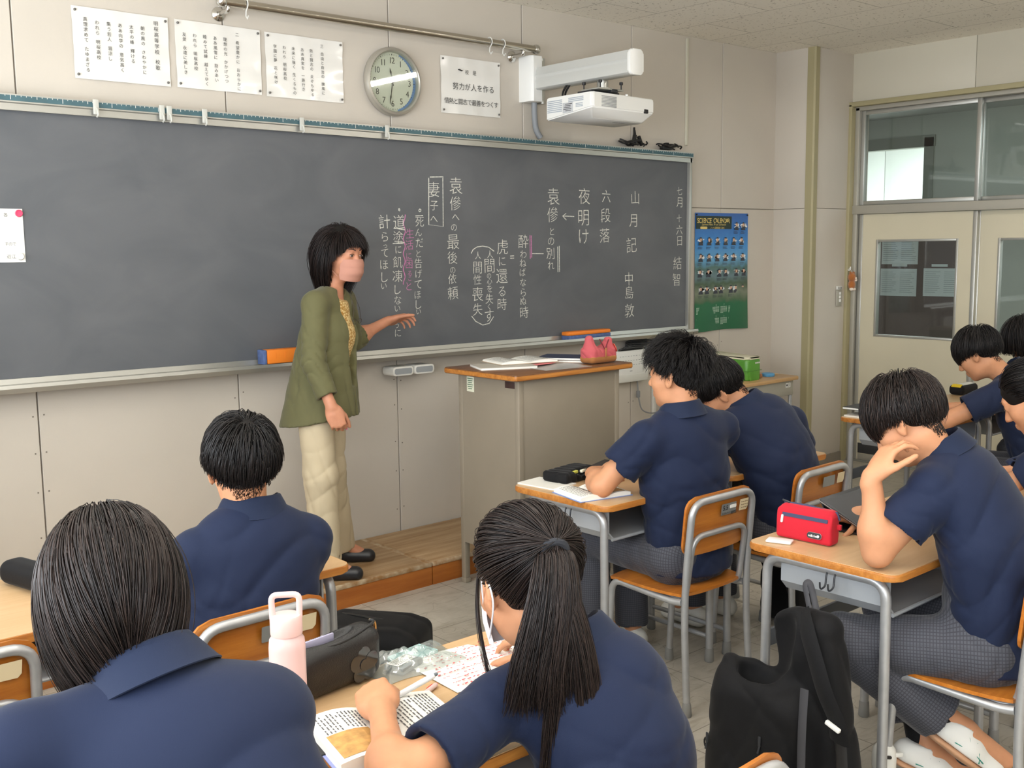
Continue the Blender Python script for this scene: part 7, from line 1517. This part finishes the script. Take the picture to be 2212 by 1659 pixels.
# ---- desk of the ponytail girl ----
t = thing('water_bottle', 'pale pink water bottle with a loop handle between the two near girls', 'bottle', (0.955, -2.855, DZ))
M_pinkb = mat('pink_bottle', (232, 198, 196), 0.35); bm = nbm(); lathe(bm, [(0.030, 0), (0.0345, 0.003), (0.0345, 0.135), (0.033, 0.15), (0.028, 0.158), (0.028, 0.162)], None, 36); obj('bottle_body', bm, M_pinkb, t)
bm = nbm(); lathe(bm, [(0.0298, 0.1605), (0.0302, 0.164), (0.0302, 0.192), (0.027, 0.197), (0.02, 0.198)], None, 36); cp = obj('cap', bm, mat('pink_cap', (232, 196, 192), 0.45), t)
bm = nbm(); tube(bm, round_path([(-0.025, 0, 0.190), (-0.026, 0, 0.236), (0.026, 0, 0.236), (0.025, 0, 0.190)], 0.012, 5), 0.006, 10, flat=0.62, up=(0, 1, 0)); obj('handle', bm, MATS['pink_cap'], cp); t.rotation_euler = (0, 0, -0.6)
def mq(F):
    c = V3((1.085, -2.795, DZ)); R_ = np.array(rz(math.radians(8)))
    F.rbox(c+V3((0, 0, 0.052)), (0.108, 0.038, 0.051), 0.026, R_, 0.01); F.cone(c+R_@V3((-0.075, 0, 0.07)), c+R_@V3((0.078, 0, 0.085)), 0.034, 0.026, 0.02); F.ell(c+R_@V3((-0.02, 0.004, 0.118)), (0.080, 0.022, 0.034), R_, 0.006, 'sub'); F.cut(c+V3((0, 0, 0.001)), (0, 0, -1), 0.002)
mc = soft('glossy black cosmetic style pencil pouch with an open zip top on the near desk', 'pencil case', 'pencil_pouch', (0.94, -2.88, DZ-0.02), (1.23, -2.70, DZ+0.15), 0.003, mq, M_leather, (1.085, -2.795, DZ))
mc.location = (1.085, -2.80, DZ); mR = rz(math.radians(8))
Mfr = lambda x, z, y=-0.0385: (Matrix.Translation(mR @ Vector((x, y, z))) @ mR.to_4x4() @ Matrix.Rotation(PI/2, 4, 'X'))
bm = nbm()
for k in range(5):
    a = PI/2+k*2*PI/5; cx, cz = 0.052+0.021*math.cos(a), 0.040+0.021*math.sin(a)
    prism(bm, [(cx+0.017*math.cos(q), cz+0.017*math.sin(q)) for q in np.linspace(0, 2*PI, 19)[:-1]], 0, 0.002+0.0002*k, Mfr(0, 0, -0.037))
prism(bm, [(0.052+0.012*math.cos(q), 0.040+0.012*math.sin(q)) for q in np.linspace(0, 2*PI, 13)[:-1]], 0, 0.004, Mfr(0, 0, -0.037)); obj('flower_applique', bm, M_patent, mc)
bm = nbm()
for x in (0.0, 0.0145): prism(bm, [(x-0.007, 0.074), (x+0.006, 0.075), (x+0.006, 0.080), (x-0.007, 0.079)], 0, 0.0012, Mfr(0, 0, -0.0365))
obj('metal_plate', bm, M_chrome, mc)
bm = nbm(); htext(bm, 'MARY QUANT', Mfr(-0.045, 0.106, 0.012), 0, 0, 0.010, center=True, thin=0.006); obj('lining_lettering', bm, mat('lining_white', (206, 206, 200), 0.6), mc, sharp=None)
bm = nbm(); tube(bm, smooth_path([mR @ Vector((-0.098, -0.012, 0.100)), mR @ Vector((0.0, -0.030, 0.100)), mR @ Vector((0.095, -0.016, 0.110)), mR @ Vector((0.104, 0.0, 0.112))], 6), 0.0030, 8); obj('zipper', bm, M_black, mc)
bm = nbm(); tube(bm, smooth_path([mR @ Vector((0.104, 0.0, 0.112)), mR @ Vector((0.116, 0, 0.104)), mR @ Vector((0.118, 0, 0.088))], 4), 0.003, 8); obj('zip_chain', bm, mat('gold', (206, 168, 110), 0.25, metal=0.9), mc)
bm = nbm(); box(bm, mR @ Vector((0.119, 0, 0.072)), (0.006, 0.011, 0.030), mR, bev=0.003); obj('zip_pull', bm, M_patent, mc)
bm = nbm(); box(bm, mR @ Vector((-0.04, 0.006, 0.101)), (0.10, 0.006, 0.018), mR, bev=0.002); obj('contents', bm, mat('stationery_lilac', (170, 166, 190), 0.5), mc)
# clear zip bag with things inside
M_film = bpy.data.materials.new('clear_film'); M_film.use_nodes = True; N, L = M_film.node_tree.nodes, M_film.node_tree.links; N.remove(N['Principled BSDF'])
tr = N.new('ShaderNodeBsdfTransparent'); tr.inputs[0].default_value = (0.93, 0.96, 0.95, 1); gl = N.new('ShaderNodeBsdfGlossy'); gl.inputs['Roughness'].default_value = 0.12; ms0 = N.new('ShaderNodeMixShader'); ms0.inputs[0].default_value = 0.16; df = N.new('ShaderNodeBsdfDiffuse'); df.inputs[0].default_value = (0.72, 0.78, 0.76, 1); L.new(tr.outputs[0], ms0.inputs[1]); L.new(df.outputs[0], ms0.inputs[2]); ms = N.new('ShaderNodeMixShader'); ms.inputs[0].default_value = 0.24; L.new(ms0.outputs[0], ms.inputs[1]); L.new(gl.outputs[0], ms.inputs[2]); L.new(ms.outputs[0], N['Material Output'].inputs['Surface'])
zb = thing('plastic_bag', 'clear plastic bag with a label and small items on the near desk', 'bag', (1.275, -2.805, DZ), math.radians(-2))
rs_ = np.random.RandomState(6); bp = rs_.uniform(0, 6, 8)
def film(u, v, top):
    x, y = (u-0.5)*0.215, (v-0.5)*0.150; e = min(u, 1-u, v, 1-v)*2; z = 0.026*math.sin(min(1, e*1.2)*PI/2)*(1.15-u*0.5)+0.0050*math.sin(34*u+bp[0]+6*v)*e+0.0045*math.sin(27*v+bp[1]+9*u)*e+0.004*math.sin(45*(u-v)+bp[2])*e
    return Vector((x+0.004*math.sin(9*v), y+0.006*math.sin(7*u), max(0.0015, z if top else 0.0012)))
bm = nbm(); grid(bm, lambda u, v: film(u, v, True), 44, 30); grid(bm, lambda u, v: film(u, v, False), 10, 8); obj('film', bm, M_film, zb, sharp=60)
bm = nbm(); box(bm, (-0.03, -0.02, 0.010), (0.075, 0.05, 0.016), rz(0.35), bev=0.005); obj('contents', bm, mat('grey_pack', (140, 146, 146), 0.35), zb)
bm = nbm(); box(bm, (0.02, 0.02, 0.006), (0.10, 0.06, 0.010), rz(0.2), bev=0.004); obj('contents', bm, mat('pale_teal', (170, 206, 206), 0.5), zb)
bm = nbm(); box(bm, (-0.035, -0.018, 0.0195), (0.060, 0.030, 0.001), rz(0.35)); lb = obj('label', bm, M_paper, zb)
bm = nbm(); text_rows(bm, Matrix.Translation((-0.035, -0.018, 0.0203)) @ rz(0.35).to_4x4(), -0.026, 0.026, -0.012, 0.012, 5, 3, 0.0018, 0.006); obj('print', bm, MATS['print_grey'], lb, sharp=None, recalc=False)
# worksheet with red writing
ws = thing('worksheet', 'white worksheet with red handwriting beside the clear plastic bag', 'paper', (1.395, -2.905, DZ), math.radians(-2))
bm = nbm(); grid(bm, lambda u, v: Vector(((u-0.5)*0.285, (v-0.5)*0.20, 0.0022+0.003*math.sin(u*5+1)*v)), 14, 10, 0.0008); obj('sheet', bm, M_paper, ws)
bm = nbm(); r_ = random.Random(9)
for k in range(11):
    y = 0.085-0.0165*k; x = -0.125
    while x < 0.12:
        ln = r_.uniform(0.003, 0.009); q = r_.random()
        if q > 0.3: box(bm, (x, y+r_.uniform(-.002, .002), 0.0062), (ln, r_.uniform(.001, .004), 0.0004), rz(r_.uniform(-.5, .5)))
        x += ln+r_.uniform(.002, .006)
obj('red_handwriting', bm, mat('red_ink', (206, 92, 92), 0.6), ws, sharp=None)
bm = nbm(); text_rows(bm, Matrix.Translation((0, 0, 0.0058)), -0.13, 0.12, -0.092, 0.092, 6, 12, 0.0012, 0.008); obj('print', bm, MATS['print_grey'], ws, sharp=None, recalc=False)
ob = open_book('large open textbook with a tan picture under the hand of the ponytail girl', (1.045, -3.055, DZ), math.radians(-12), 0.128, 0.20, 0.020, 21, photo=(-1, 0.30, 0.92, 0.46), cover=(140, 148, 196), lines=14)
bm = nbm(); box(bm, (0.90, -2.99, DZ+0.0025), (0.055, 0.11, 0.004), rz(-0.2), bev=0.001); tag(obj('clipboard', bm, M_black), 'black board edge under the open textbook at the near desk', 'clipboard')
hp = V3(J9['tipsL'][4])
_m = 0.5*(V3(J9['tipsL'][0])+V3(J9['tipsL'][4]))
pen('white ballpoint pen held in the left hand of the ponytail girl', _m-V3((0.045, -0.016, 0.026)), _m+V3((0.090, -0.032, 0.030)), 0.0058, (232, 232, 232), (110, 116, 120))
pen('red ballpoint pen lying next to the open textbook', (1.15, -2.985, DZ+0.006), (1.24, -2.945, DZ+0.006), 0.005, (214, 190, 186), (206, 48, 40), (214, 46, 36))
# ---- desk with the red pouch ----
def rp(F):
    c = V3((2.705, -2.845, DZ)); R_ = np.array(rz(math.radians(-87)))
    F.rbox(c+V3((0, 0, 0.047)), (0.092, 0.026, 0.046), 0.010, R_, 0.006); F.rbox(c+R_@V3((0, 0.012, 0.058)), (0.088, 0.020, 0.044), 0.014, R_, 0.01); F.cut(c+V3((0, 0, 0.001)), (0, 0, -1), 0.001)
    F.cut(c+R_@V3((0, -0.026, 0.05)), R_@V3((0, -1, 0.22)), 0.004)
rt_ = soft('bright red pencil pouch with a dark blue zipper standing on the desk', 'pencil case', 'pencil_pouch', (2.62, -2.97, DZ-0.02), (2.80, -2.72, DZ+0.13), 0.003, rp, cloth_mat('red_nylon', (188, 32, 48), sheen=0.1, bump=0.08), (2.705, -2.845, DZ), smooth=1)
nR = rz(math.radians(-87)); Mr = lambda x, z, y: Matrix.Translation(nR @ Vector((x, y, z))) @ nR.to_4x4() @ Matrix.Rotation(PI/2-0.215, 4, 'X')
fy = lambda z: -0.0262+(z-0.05)*0.22
bm = nbm(); prism(bm, rrect(0.150, 0.011, 0.002, cx=0.004), 0, 0.0016, Mr(0, 0.074, fy(0.074))); obj('zipper', bm, mat('zip_navy', (48, 54, 84), 0.6), rt_)
bm = nbm(); prism(bm, rrect(0.007, 0.024, 0.003, cx=-0.069, cy=-0.012), 0.001, 0.004, Mr(0, 0.072, fy(0.072))); obj('zip_pull', bm, M_white2, rt_)
bm = nbm(); prism(bm, rrect(0.047, 0.018, 0.009, cx=0.042), 0, 0.0016, Mr(0, 0.028, fy(0.028))); lg = obj('logo_badge', bm, M_black, rt_)
bm = nbm(); Ml = Mr(0.042, 0.028, fy(0.028)-0.0022); htext(bm, 'milkfed', Ml, -0.0185, 0.0, 0.0095, thin=0.012); prism(bm, [(0.013+0.0042*math.cos(q), 0.0042*math.sin(q)) for q in np.linspace(0, 2*PI, 13)[:-1]], 0, 0.0003, Ml); obj('logo_lettering', bm, M_white, lg, sharp=None)
bm = nbm(); prism(bm, rrect(0.0475, 0.0185, 0.009, cx=0.042), 0, 0.0008, Mr(0, 0.028, fy(0.028))); obj('logo_rim', bm, M_white2, lg)
bm = nbm(); box(bm, nR @ Vector((0.098, 0.012, 0.055)), (0.014, 0.010, 0.016), nR, bev=0.002); obj('side_tab', bm, MATS['red_nylon'], rt_)
bm = nbm(); tube(bm, [nR @ Vector((-0.085, 0.014, 0.101)), nR @ Vector((0.0, 0.014, 0.1025)), nR @ Vector((0.090, 0.014, 0.095)), nR @ Vector((0.097, 0.016, 0.075))], 0.004, 8); obj('top_zipper', bm, MATS['zip_navy'], rt_)
bm = nbm(); box(bm, nR @ Vector((-0.078, 0.010, 0.106)), (0.026, 0.005, 0.006), nR @ ry(0.2), bev=0.002); obj('top_pull', bm, M_dark, rt_)
bm = nbm(); box(bm, (2.632, -2.80, DZ+0.004), (0.075, 0.045, 0.007), rz(-1.2), bev=0.003); tag(obj('tissue_pack', bm, mat('tissue_white', (232, 230, 226), 0.6)), 'small white tissue pack in front of the red pouch', 'tissue')
tb = thing('tablet', 'black framed tablet propped on its folded cover behind the red pouch', 'tablet', (2.99, -2.86, DZ), math.radians(2))
tilt = rx(math.radians(24))
bm = nbm(); prism(bm, rrect(0.27, 0.185, 0.010), 0, 0.0075, Matrix.Translation((0, -0.005, 0.048)) @ tilt.to_4x4(), bev=0.002); obj('case', bm, M_dark, tb)
bm = nbm(); prism(bm, rrect(0.272, 0.187, 0.011), 0.0025, 0.005, Matrix.Translation((0, -0.005, 0.048)) @ tilt.to_4x4()); obj('metal_edge', bm, M_alu, tb)
bm = nbm(); prism(bm, rrect(0.245, 0.160, 0.003), 0.0076, 0.0079, Matrix.Translation((0, -0.005, 0.048)) @ tilt.to_4x4()); obj('screen', bm, mat('tablet_screen', (72, 74, 78), 0.18, spec=0.5), tb)
bm = nbm(); box(bm, (0, -0.02, 0.004), (0.265, 0.18, 0.006), bev=0.002); box(bm, (0, 0.06, 0.046), (0.24, 0.004, 0.088), rx(-0.45), bev=0.001); obj('folio_cover', bm, M_black, tb)
pen('grey pen under the hand behind the tablet', (2.95, -2.95, DZ+0.012), (3.06, -2.90, DZ+0.03), 0.004, (190, 190, 196), (150, 150, 156))
# ---- desks by the sliding door ----
notebook('white spiral notebook at the front edge of the desk by the door', (4.97, -1.74, DZ), 0.03, 0.24, 0.17, 0.007, (206, 200, 190))
notebook('thick cream book under the black folder by the door', (5.04, -1.735, DZ+0.0085), 0.05, 0.13, 0.18, 0.024, (222, 216, 184), name='book', cat='book')
notebook('thin black folder lying across the cream book by the door', (5.01, -1.73, DZ+0.034), 0.02, 0.28, 0.19, 0.010, (30, 30, 32), name='folder', cat='folder')
bm = nbm(); box(bm, (5.03, -1.73, DZ+0.050), (0.15, 0.10, 0.006), rz(0.1), bev=0.002); tag(obj('note_pad', bm, mat('pad_grey', (206, 210, 212), 0.5)), 'small pale pad on top of the black folder', 'notepad')
def yb(F):
    F.rbox((6.06, -1.70, DZ+0.030), (0.10, 0.045, 0.029), 0.022, None, 0.01); F.cut((6.06, -1.7, DZ+0.001), (0, 0, -1), 0.001)
yt = soft('black and yellow pencil pouch on the farthest desk by the door', 'pencil case', 'pencil_pouch', (5.93, -1.77, DZ-0.02), (6.19, -1.63, DZ+0.09), 0.004, yb, M_nylon, (6.06, -1.70, DZ))
bm = nbm(); grid(bm, lambda u, v: Vector(((u-0.5)*0.15, -0.030+0.055*v, 0.058+0.004*math.sin(v*3))), 6, 6, 0.004); obj('white_flap', bm, M_white2, yt)
bm = nbm(); box(bm, (-0.082, 0.0, 0.050), (0.030, 0.060, 0.020), ry(-0.5), bev=0.006); obj('yellow_end', bm, mat('pouch_yellow', (222, 190, 40), 0.5), yt)
notebook('purple and red notebook lying on the desk by the door', (5.30, -1.80, DZ), 0.1, 0.22, 0.15, 0.008, (112, 96, 132))
bm = nbm(); lathe(bm, [(0.014, 0), (0.016, 0.004), (0.016, 0.03), (0.010, 0.034)], Matrix.Translation((5.44, -1.84, DZ)), 16); tag(obj('glue_stick', bm, M_white), 'small white cylinder beside the purple notebook by the door', 'glue stick')
# ---- left desk ----
def lc_fn(F): F.rbox((0.845, -1.70, DZ+0.034), (0.040, 0.105, 0.033), 0.028, np.array(rz(0.25)), 0.01); F.cut((0.845, -1.70, DZ+0.001), (0, 0, -1), 0.001)
lt = soft('black oblong pencil case on the unoccupied desk at the left edge', 'pencil case', 'pencil_case', (0.74, -1.84, DZ-0.02), (0.95, -1.56, DZ+0.09), 0.004, lc_fn, M_nylon, (0.845, -1.70, DZ))
bm = nbm(); lathe(bm, [(0.018, 0), (0.020, 0.003), (0.020, 0.05), (0.017, 0.058), (0.010, 0.060)], Matrix.Translation((1.15, -1.68, DZ)), 20); tag(obj('white_cup', bm, M_white), 'small white cup showing over the shoulder of the boy facing the teacher', 'cup')
# ---- bags on the floor ----
def sb(F):
    F.rbox((2.185, -1.21, 0.085), (0.15, 0.25, 0.083), 0.04, np.array(rz(0.62)), 0.02); F.rbox((2.20, -1.23, 0.125), (0.13, 0.17, 0.055), 0.04, np.array(rz(0.62)), 0.04); F.cut((2.2, -1.2, 0.002), (0, 0, -1), 0.002)
    F.wrinkle(folds(9, [(0.003, (1, 0.3, 0.3), 0.30, None, 1), (0.002, (0.3, 1, 0.3), 0.2, None, 1)]))
st2 = soft('black school bag lying on the floor between the desk and the platform', 'bag', 'school_bag', (1.85, -1.65, -0.02), (2.55, -0.78, 0.26), 0.006, sb, M_nylon, (2.185, -1.21, 0))
bm = nbm(); tube(bm, smooth_path([(-0.02, 0.20, 0.172), (0.0, 0.05, 0.190), (0.05, -0.05, 0.186), (0.10, -0.10, 0.176)], 6), 0.007, 8, flat=0.4); obj('flap_seam', bm, M_black, st2)
bm = nbm(); tube(bm, smooth_path([(-0.14, 0.20, 0.15), (-0.20, 0.23, 0.19), (-0.16, 0.10, 0.18)], 6), 0.012, 8, flat=0.3); obj('handle', bm, M_nylon, st2)
def db(F):
    F.cone((3.13, -1.53, 0.08), (3.13, -1.53, 0.13), 0.082, 0.080, 0.02); F.cone((3.13, -1.53, 0.13), (3.13, -1.53, 0.20), 0.080, 0.086, 0.02); F.cone((3.13, -1.53, 0.14), (3.13, -1.53, 0.30), 0.066, 0.060, 0.004, mode='sub'); F.cut((3.13, -1.53, 0.215), (0, 0, 1), 0.004); F.cut((3.13, -1.53, 0.002), (0, 0, -1), 0.002); F.wrinkle(folds(2, [(0.006, (0.6, 0.6, 0.4), 0.06, None, 1)]))
dbt = soft('black drawstring bag on the floor holding a cream patterned cloth bundle', 'bag', 'drawstring_bag', (3.0, -1.68, -0.02), (3.27, -1.38, 0.28), 0.005, db, M_nylon, (3.13, -1.53, 0))
bm = nbm(); tube(bm, [(0.085*math.cos(q), 0.085*math.sin(q), 0.190+0.004*math.sin(3*q)) for q in np.linspace(0, 2*PI, 25)], 0.004, 6, cap=False); tube(bm, smooth_path([(0.085, 0.0, 0.19), (0.11, -0.02, 0.20), (0.12, 0.0, 0.17)], 4), 0.004, 6); obj('drawstring', bm, M_black, dbt)
M_cream = mat('cream_pattern_cloth', (224, 214, 186), 0.85); N, L, b = nodes_of(M_cream)
tc = N.new('ShaderNodeTexCoord'); vo = N.new('ShaderNodeTexVoronoi'); vo.feature = 'DISTANCE_TO_EDGE'; vo.inputs['Scale'].default_value = 42; cr = N.new('ShaderNodeValToRGB'); cr.color_ramp.elements[0].color = (*lin((120, 112, 92)), 1); cr.color_ramp.elements[1].color = (*lin((226, 216, 188)), 1); cr.color_ramp.elements[1].position = 0.06
L.new(tc.outputs['Object'], vo.inputs['Vector']); L.new(vo.outputs['Distance'], cr.inputs['Fac']); L.new(cr.outputs['Color'], b.inputs['Base Color'])
def cb(F):
    F.cone((3.13, -1.53, 0.19), (3.11, -1.545, 0.30), 0.055, 0.062, 0.02); F.cone((3.11, -1.545, 0.30), (3.10, -1.55, 0.345), 0.055, 0.022, 0.03); F.wrinkle(folds(4, [(0.006, (0.7, 0.6, 0.3), 0.05, None, 1)]))
soft('cream cloth bundle with a fine line pattern stuffed in the black drawstring bag', 'cloth bag', 'cloth_bundle', (3.0, -1.68, 0.09), (3.24, -1.42, 0.42), 0.0045, cb, M_cream, (3.13, -1.53, 0.14))
# backpack hanging from the hook of the desk with the red pouch
BPX = 2.455
def bpf(F):
    Ra = np.array(Matrix.Rotation(math.radians(-9), 3, 'X'))
    F.rbox((BPX+0.03, -3.035, 0.305), (0.055, 0.105, 0.295), 0.05, Ra, 0.03); F.cone((BPX+0.03, -2.985, 0.50), (BPX+0.03, -2.985, 0.575), 0.075, 0.030, 0.04, ((1, 0, 0), 0.7))
    F.rbox((BPX-0.015, -2.885, 0.205), (0.088, 0.135, 0.20), 0.06, np.array(Matrix.Rotation(math.radians(10), 3, 'X')), 0.05); F.cone((BPX-0.03, -2.80, 0.34), (BPX-0.03, -2.775, 0.415), 0.055, 0.020, 0.05, ((1, 0, 0), 1.2))
    F.cone((BPX-0.03, -2.84, 0.10), (BPX-0.03, -2.82, 0.24), 0.095, 0.085, 0.04, ((1, 0, 0), 0.9))
    F.ell((BPX-0.025, -2.905, 0.475), (0.060, 0.072, 0.155), np.array(Matrix.Rotation(math.radians(24), 3, 'X')), 0.015, 'sub'); F.cut((BPX, -2.9, 0.012), (0, 0, -1), 0.003)
    F.wrinkle(folds(14, [(0.005, (0.2, 0.8, 0.5), 0.22, None, 1), (0.004, (0.3, -0.5, 0.8), 0.15, None, 1), (0.004, (0, 1, 0.15), 0.10, (BPX-0.1, -2.85, 0.15), 0.2)]))
bk_ = soft('black backpack with its top open hanging on the side of the desk', 'backpack', 'backpack', (BPX-0.2, -3.25, -0.02), (BPX+0.16, -2.66, 0.66), 0.0055, bpf, M_nylon, (BPX, -2.95, 0))
def tape(nm, pts, r, fl, m, n=8):
    bm = nbm(); tube(bm, smooth_path(pts, 7), r, n, flat=fl, up=(1, 0, 0)); return obj(nm, bm, m, bk_)
tape('shoulder_strap', [(0.01, -0.045, 0.60), (-0.03, -0.085, 0.57), (-0.06, -0.135, 0.50), (-0.07, -0.170, 0.43), (-0.06, -0.200, 0.36), (-0.045, -0.20, 0.30)], 0.032, 0.28, M_nylon)
tape('strap_webbing', [(-0.045, -0.20, 0.33), (-0.045, -0.21, 0.20), (-0.03, -0.19, 0.05)], 0.018, 0.35, M_black)
tape('hang_loop', [(0.04, -0.055, 0.565), (0.07, -0.02, 0.615), (0.085, 0.0, 0.655), (0.09, -0.012, 0.66), (0.085, -0.03, 0.62), (0.05, -0.07, 0.57)], 0.009, 0.35, mat('webbing_grey', (58, 58, 62), 0.8))
tape('side_webbing', [(-0.06, -0.10, 0.42), (-0.075, -0.105, 0.30), (-0.078, -0.108, 0.15), (-0.07, -0.11, 0.02)], 0.013, 0.25, MATS['webbing_grey'])
bm = nbm(); box(bm, (-0.075, -0.198, 0.352), (0.012, 0.045, 0.012), Matrix.Rotation(0.35, 3, 'X'), bev=0.003); obj('reflector', bm, M_white, bk_)
for (y, z) in ((0.005, 0.25), (0.185, 0.20)):
    bm = nbm(); box(bm, (-0.112, y, z), (0.004, 0.008, 0.030), bev=0.0015); tube(bm, [(-0.112, y, z-0.015), (-0.114, y+0.004, z-0.035)], 0.003, 6); obj('zip_pull', bm, M_dark, bk_)
bm = nbm(); tube(bm, smooth_path([(-0.085, 0.17, 0.20), (-0.095, 0.205, 0.185), (-0.095, 0.20, 0.155), (-0.09, 0.178, 0.165)], 5), 0.003, 6); obj('cord_loop', bm, M_black, bk_)
wb = thing('white_flask', 'white capped flask standing on the floor behind the black backpack', 'bottle', (2.70, -3.12, 0))
bm = nbm(); lathe(bm, [(0.028, 0), (0.032, 0.004), (0.032, 0.12), (0.030, 0.125)], None, 28); obj('flask_body', bm, M_white2, wb)
bm = nbm(); lathe(bm, [(0.0335, 0.122), (0.034, 0.15), (0.031, 0.175), (0.022, 0.188), (0.010, 0.192)], None, 28); cp = obj('cap', bm, M_white2, wb)
bm = nbm(); box(bm, (0.02, -0.03, 0.160), (0.03, 0.012, 0.012), rz(-0.5), bev=0.003); obj('latch', bm, M_white2, cp)
bm = nbm(); tube(bm, smooth_path([(-0.035, 0, 0.12), (-0.062, -0.02, 0.15), (-0.055, -0.03, 0.175), (-0.02, -0.03, 0.165)], 6), 0.005, 8); obj('carry_loop', bm, M_black, wb)
def bc(F): F.ell((2.47, -3.115, 0.075), (0.045, 0.04, 0.035), None, 0.02); F.ell((2.44, -3.125, 0.05), (0.05, 0.04, 0.045), None, 0.02); F.wrinkle(folds(4, [(0.006, (1, 0.5, 0.7), 0.035, None, 1)])); F.cut((2.47, -3.1, 0.002), (0, 0, -1), 0.002)
soft('crumpled blue cloth on the floor at the foot of the backpack', 'cloth', 'cloth', (2.36, -3.2, -0.02), (2.56, -3.04, 0.14), 0.004, bc, cloth_mat('blue_cloth', (84, 118, 176)), (2.46, -3.115, 0)).location = (2.40, -3.17, 0)
def ub(F): F.rbox((3.815, -2.03, 0.19), (0.075, 0.10, 0.185), 0.05, None, 0.02); F.wrinkle(folds(3, [(0.007, (0.4, 0.4, 1), 0.12, None, 1)])); F.cut((3.8, -2.0, 0.002), (0, 0, -1), 0.002)
ubt = soft('black bag standing under the desk of the bent student', 'bag', 'school_bag', (3.70, -2.18, -0.02), (3.93, -1.88, 0.44), 0.007, ub, M_nylon, (3.815, -2.03, 0))
bm = nbm(); tube(bm, smooth_path([(-0.10, -0.08, 0.18), (-0.14, -0.17, 0.06), (-0.03, -0.22, 0.008), (0.12, -0.20, 0.008), (0.14, -0.10, 0.03)], 8), 0.012, 8, flat=0.25); obj('strap', bm, M_black, ubt)
# ---- side desk in the corner ----
SZ = 0.7505
gb = thing('storage_box', 'green plastic box with a cream lid on the corner side desk', 'box', (5.615, -0.37, SZ))
M_green = mat('green_plastic', (84, 146, 52), 0.35)
bm = nbm(); prism(bm, rrect(0.15, 0.36, 0.03), 0, 0.135, None, bev=0.012); obj('box_body', bm, M_green, gb)
bm = nbm(); box(bm, (0, 0, 0.062), (0.1535, 0.3635, 0.003), bev=0.001); obj('seam', bm, mat('green_dark', (64, 118, 40), 0.4), gb)
bm = nbm(); prism(bm, rrect(0.150, 0.36, 0.03), 0.134, 0.160, None, bev=0.010); 
for v in bm.verts:
    if v.co.y < -0.10 and v.co.z > 0.15: v.co.z -= 0.012
obj('lid', bm, mat('cream_plastic', (232, 226, 198), 0.4), gb)
bm = nbm(); htext(bm, 'UCHIDA', plane_M((0.035, -0.1815, 0.110), (1, 0, 0), (0, 0, 1)), 0, 0, 0.018, center=True, thin=0.01) if False else [box(bm, (0.005+0.009*k, -0.1815, 0.112), (0.006, 0.001, 0.010)) for k in range(6)]; obj('brand_mark', bm, M_white2, gb)
def cl(F): F.ell((5.80, -0.28, SZ+0.03), (0.075, 0.06, 0.035), None, 0.02); F.ell((5.84, -0.30, SZ+0.025), (0.05, 0.05, 0.04), None, 0.02); F.wrinkle(folds(7, [(0.010, (1, 0.4, 0.6), 0.06, None, 1), (0.008, (0.2, 1, 0.6), 0.05, None, 1)])); F.cut((5.8, -0.28, SZ+0.001), (0, 0, -1), 0.001)
soft('dark green crumpled cloth behind the green box on the side desk', 'cloth', 'cloth', (5.69, -0.38, SZ-0.02), (5.93, -0.18, SZ+0.10), 0.005, cl, cloth_mat('green_cloth', (72, 84, 74)), (5.81, -0.28, SZ))
bm = nbm(); box(bm, (0, 0, 0.014), (0.055, 0.075, 0.028), bev=0.008); tag(obj('chalk_box', bm, mat('caramel', (196, 132, 84), 0.5, noise=0.4, nscale=40, dark=(90, 60, 44)), None, (5.735, -0.47, SZ)), 'small brown and cream packet beside the green box', 'packet')
bm = nbm(); lathe(bm, [(0.042, 0), (0.044, 0.004), (0.044, 0.016), (0.036, 0.020), (0.03, 0.018)], Matrix.Translation((5.865, -0.475, SZ)), 28); tag(obj('tape_roll', bm, mat('tape_blue', (92, 160, 206), 0.4)), 'flat round blue tape case on the side desk', 'tape')
bm = nbm(); box(bm, (5.935, -0.44, SZ+0.004), (0.11, 0.026, 0.006), rz(-0.5), bev=0.002); tag(obj('wooden_ruler', bm, mat('ruler_wood', (216, 184, 136), 0.5)), 'short wooden ruler at the right corner of the side desk', 'ruler')
bm = nbm(); box(bm, (5.795, -0.42, SZ+0.008), (0.06, 0.03, 0.014), rz(0.4), bev=0.005); tag(obj('white_wrap', bm, M_white2), 'small white wrapper between the brown packet and the blue tape', 'wrapper')
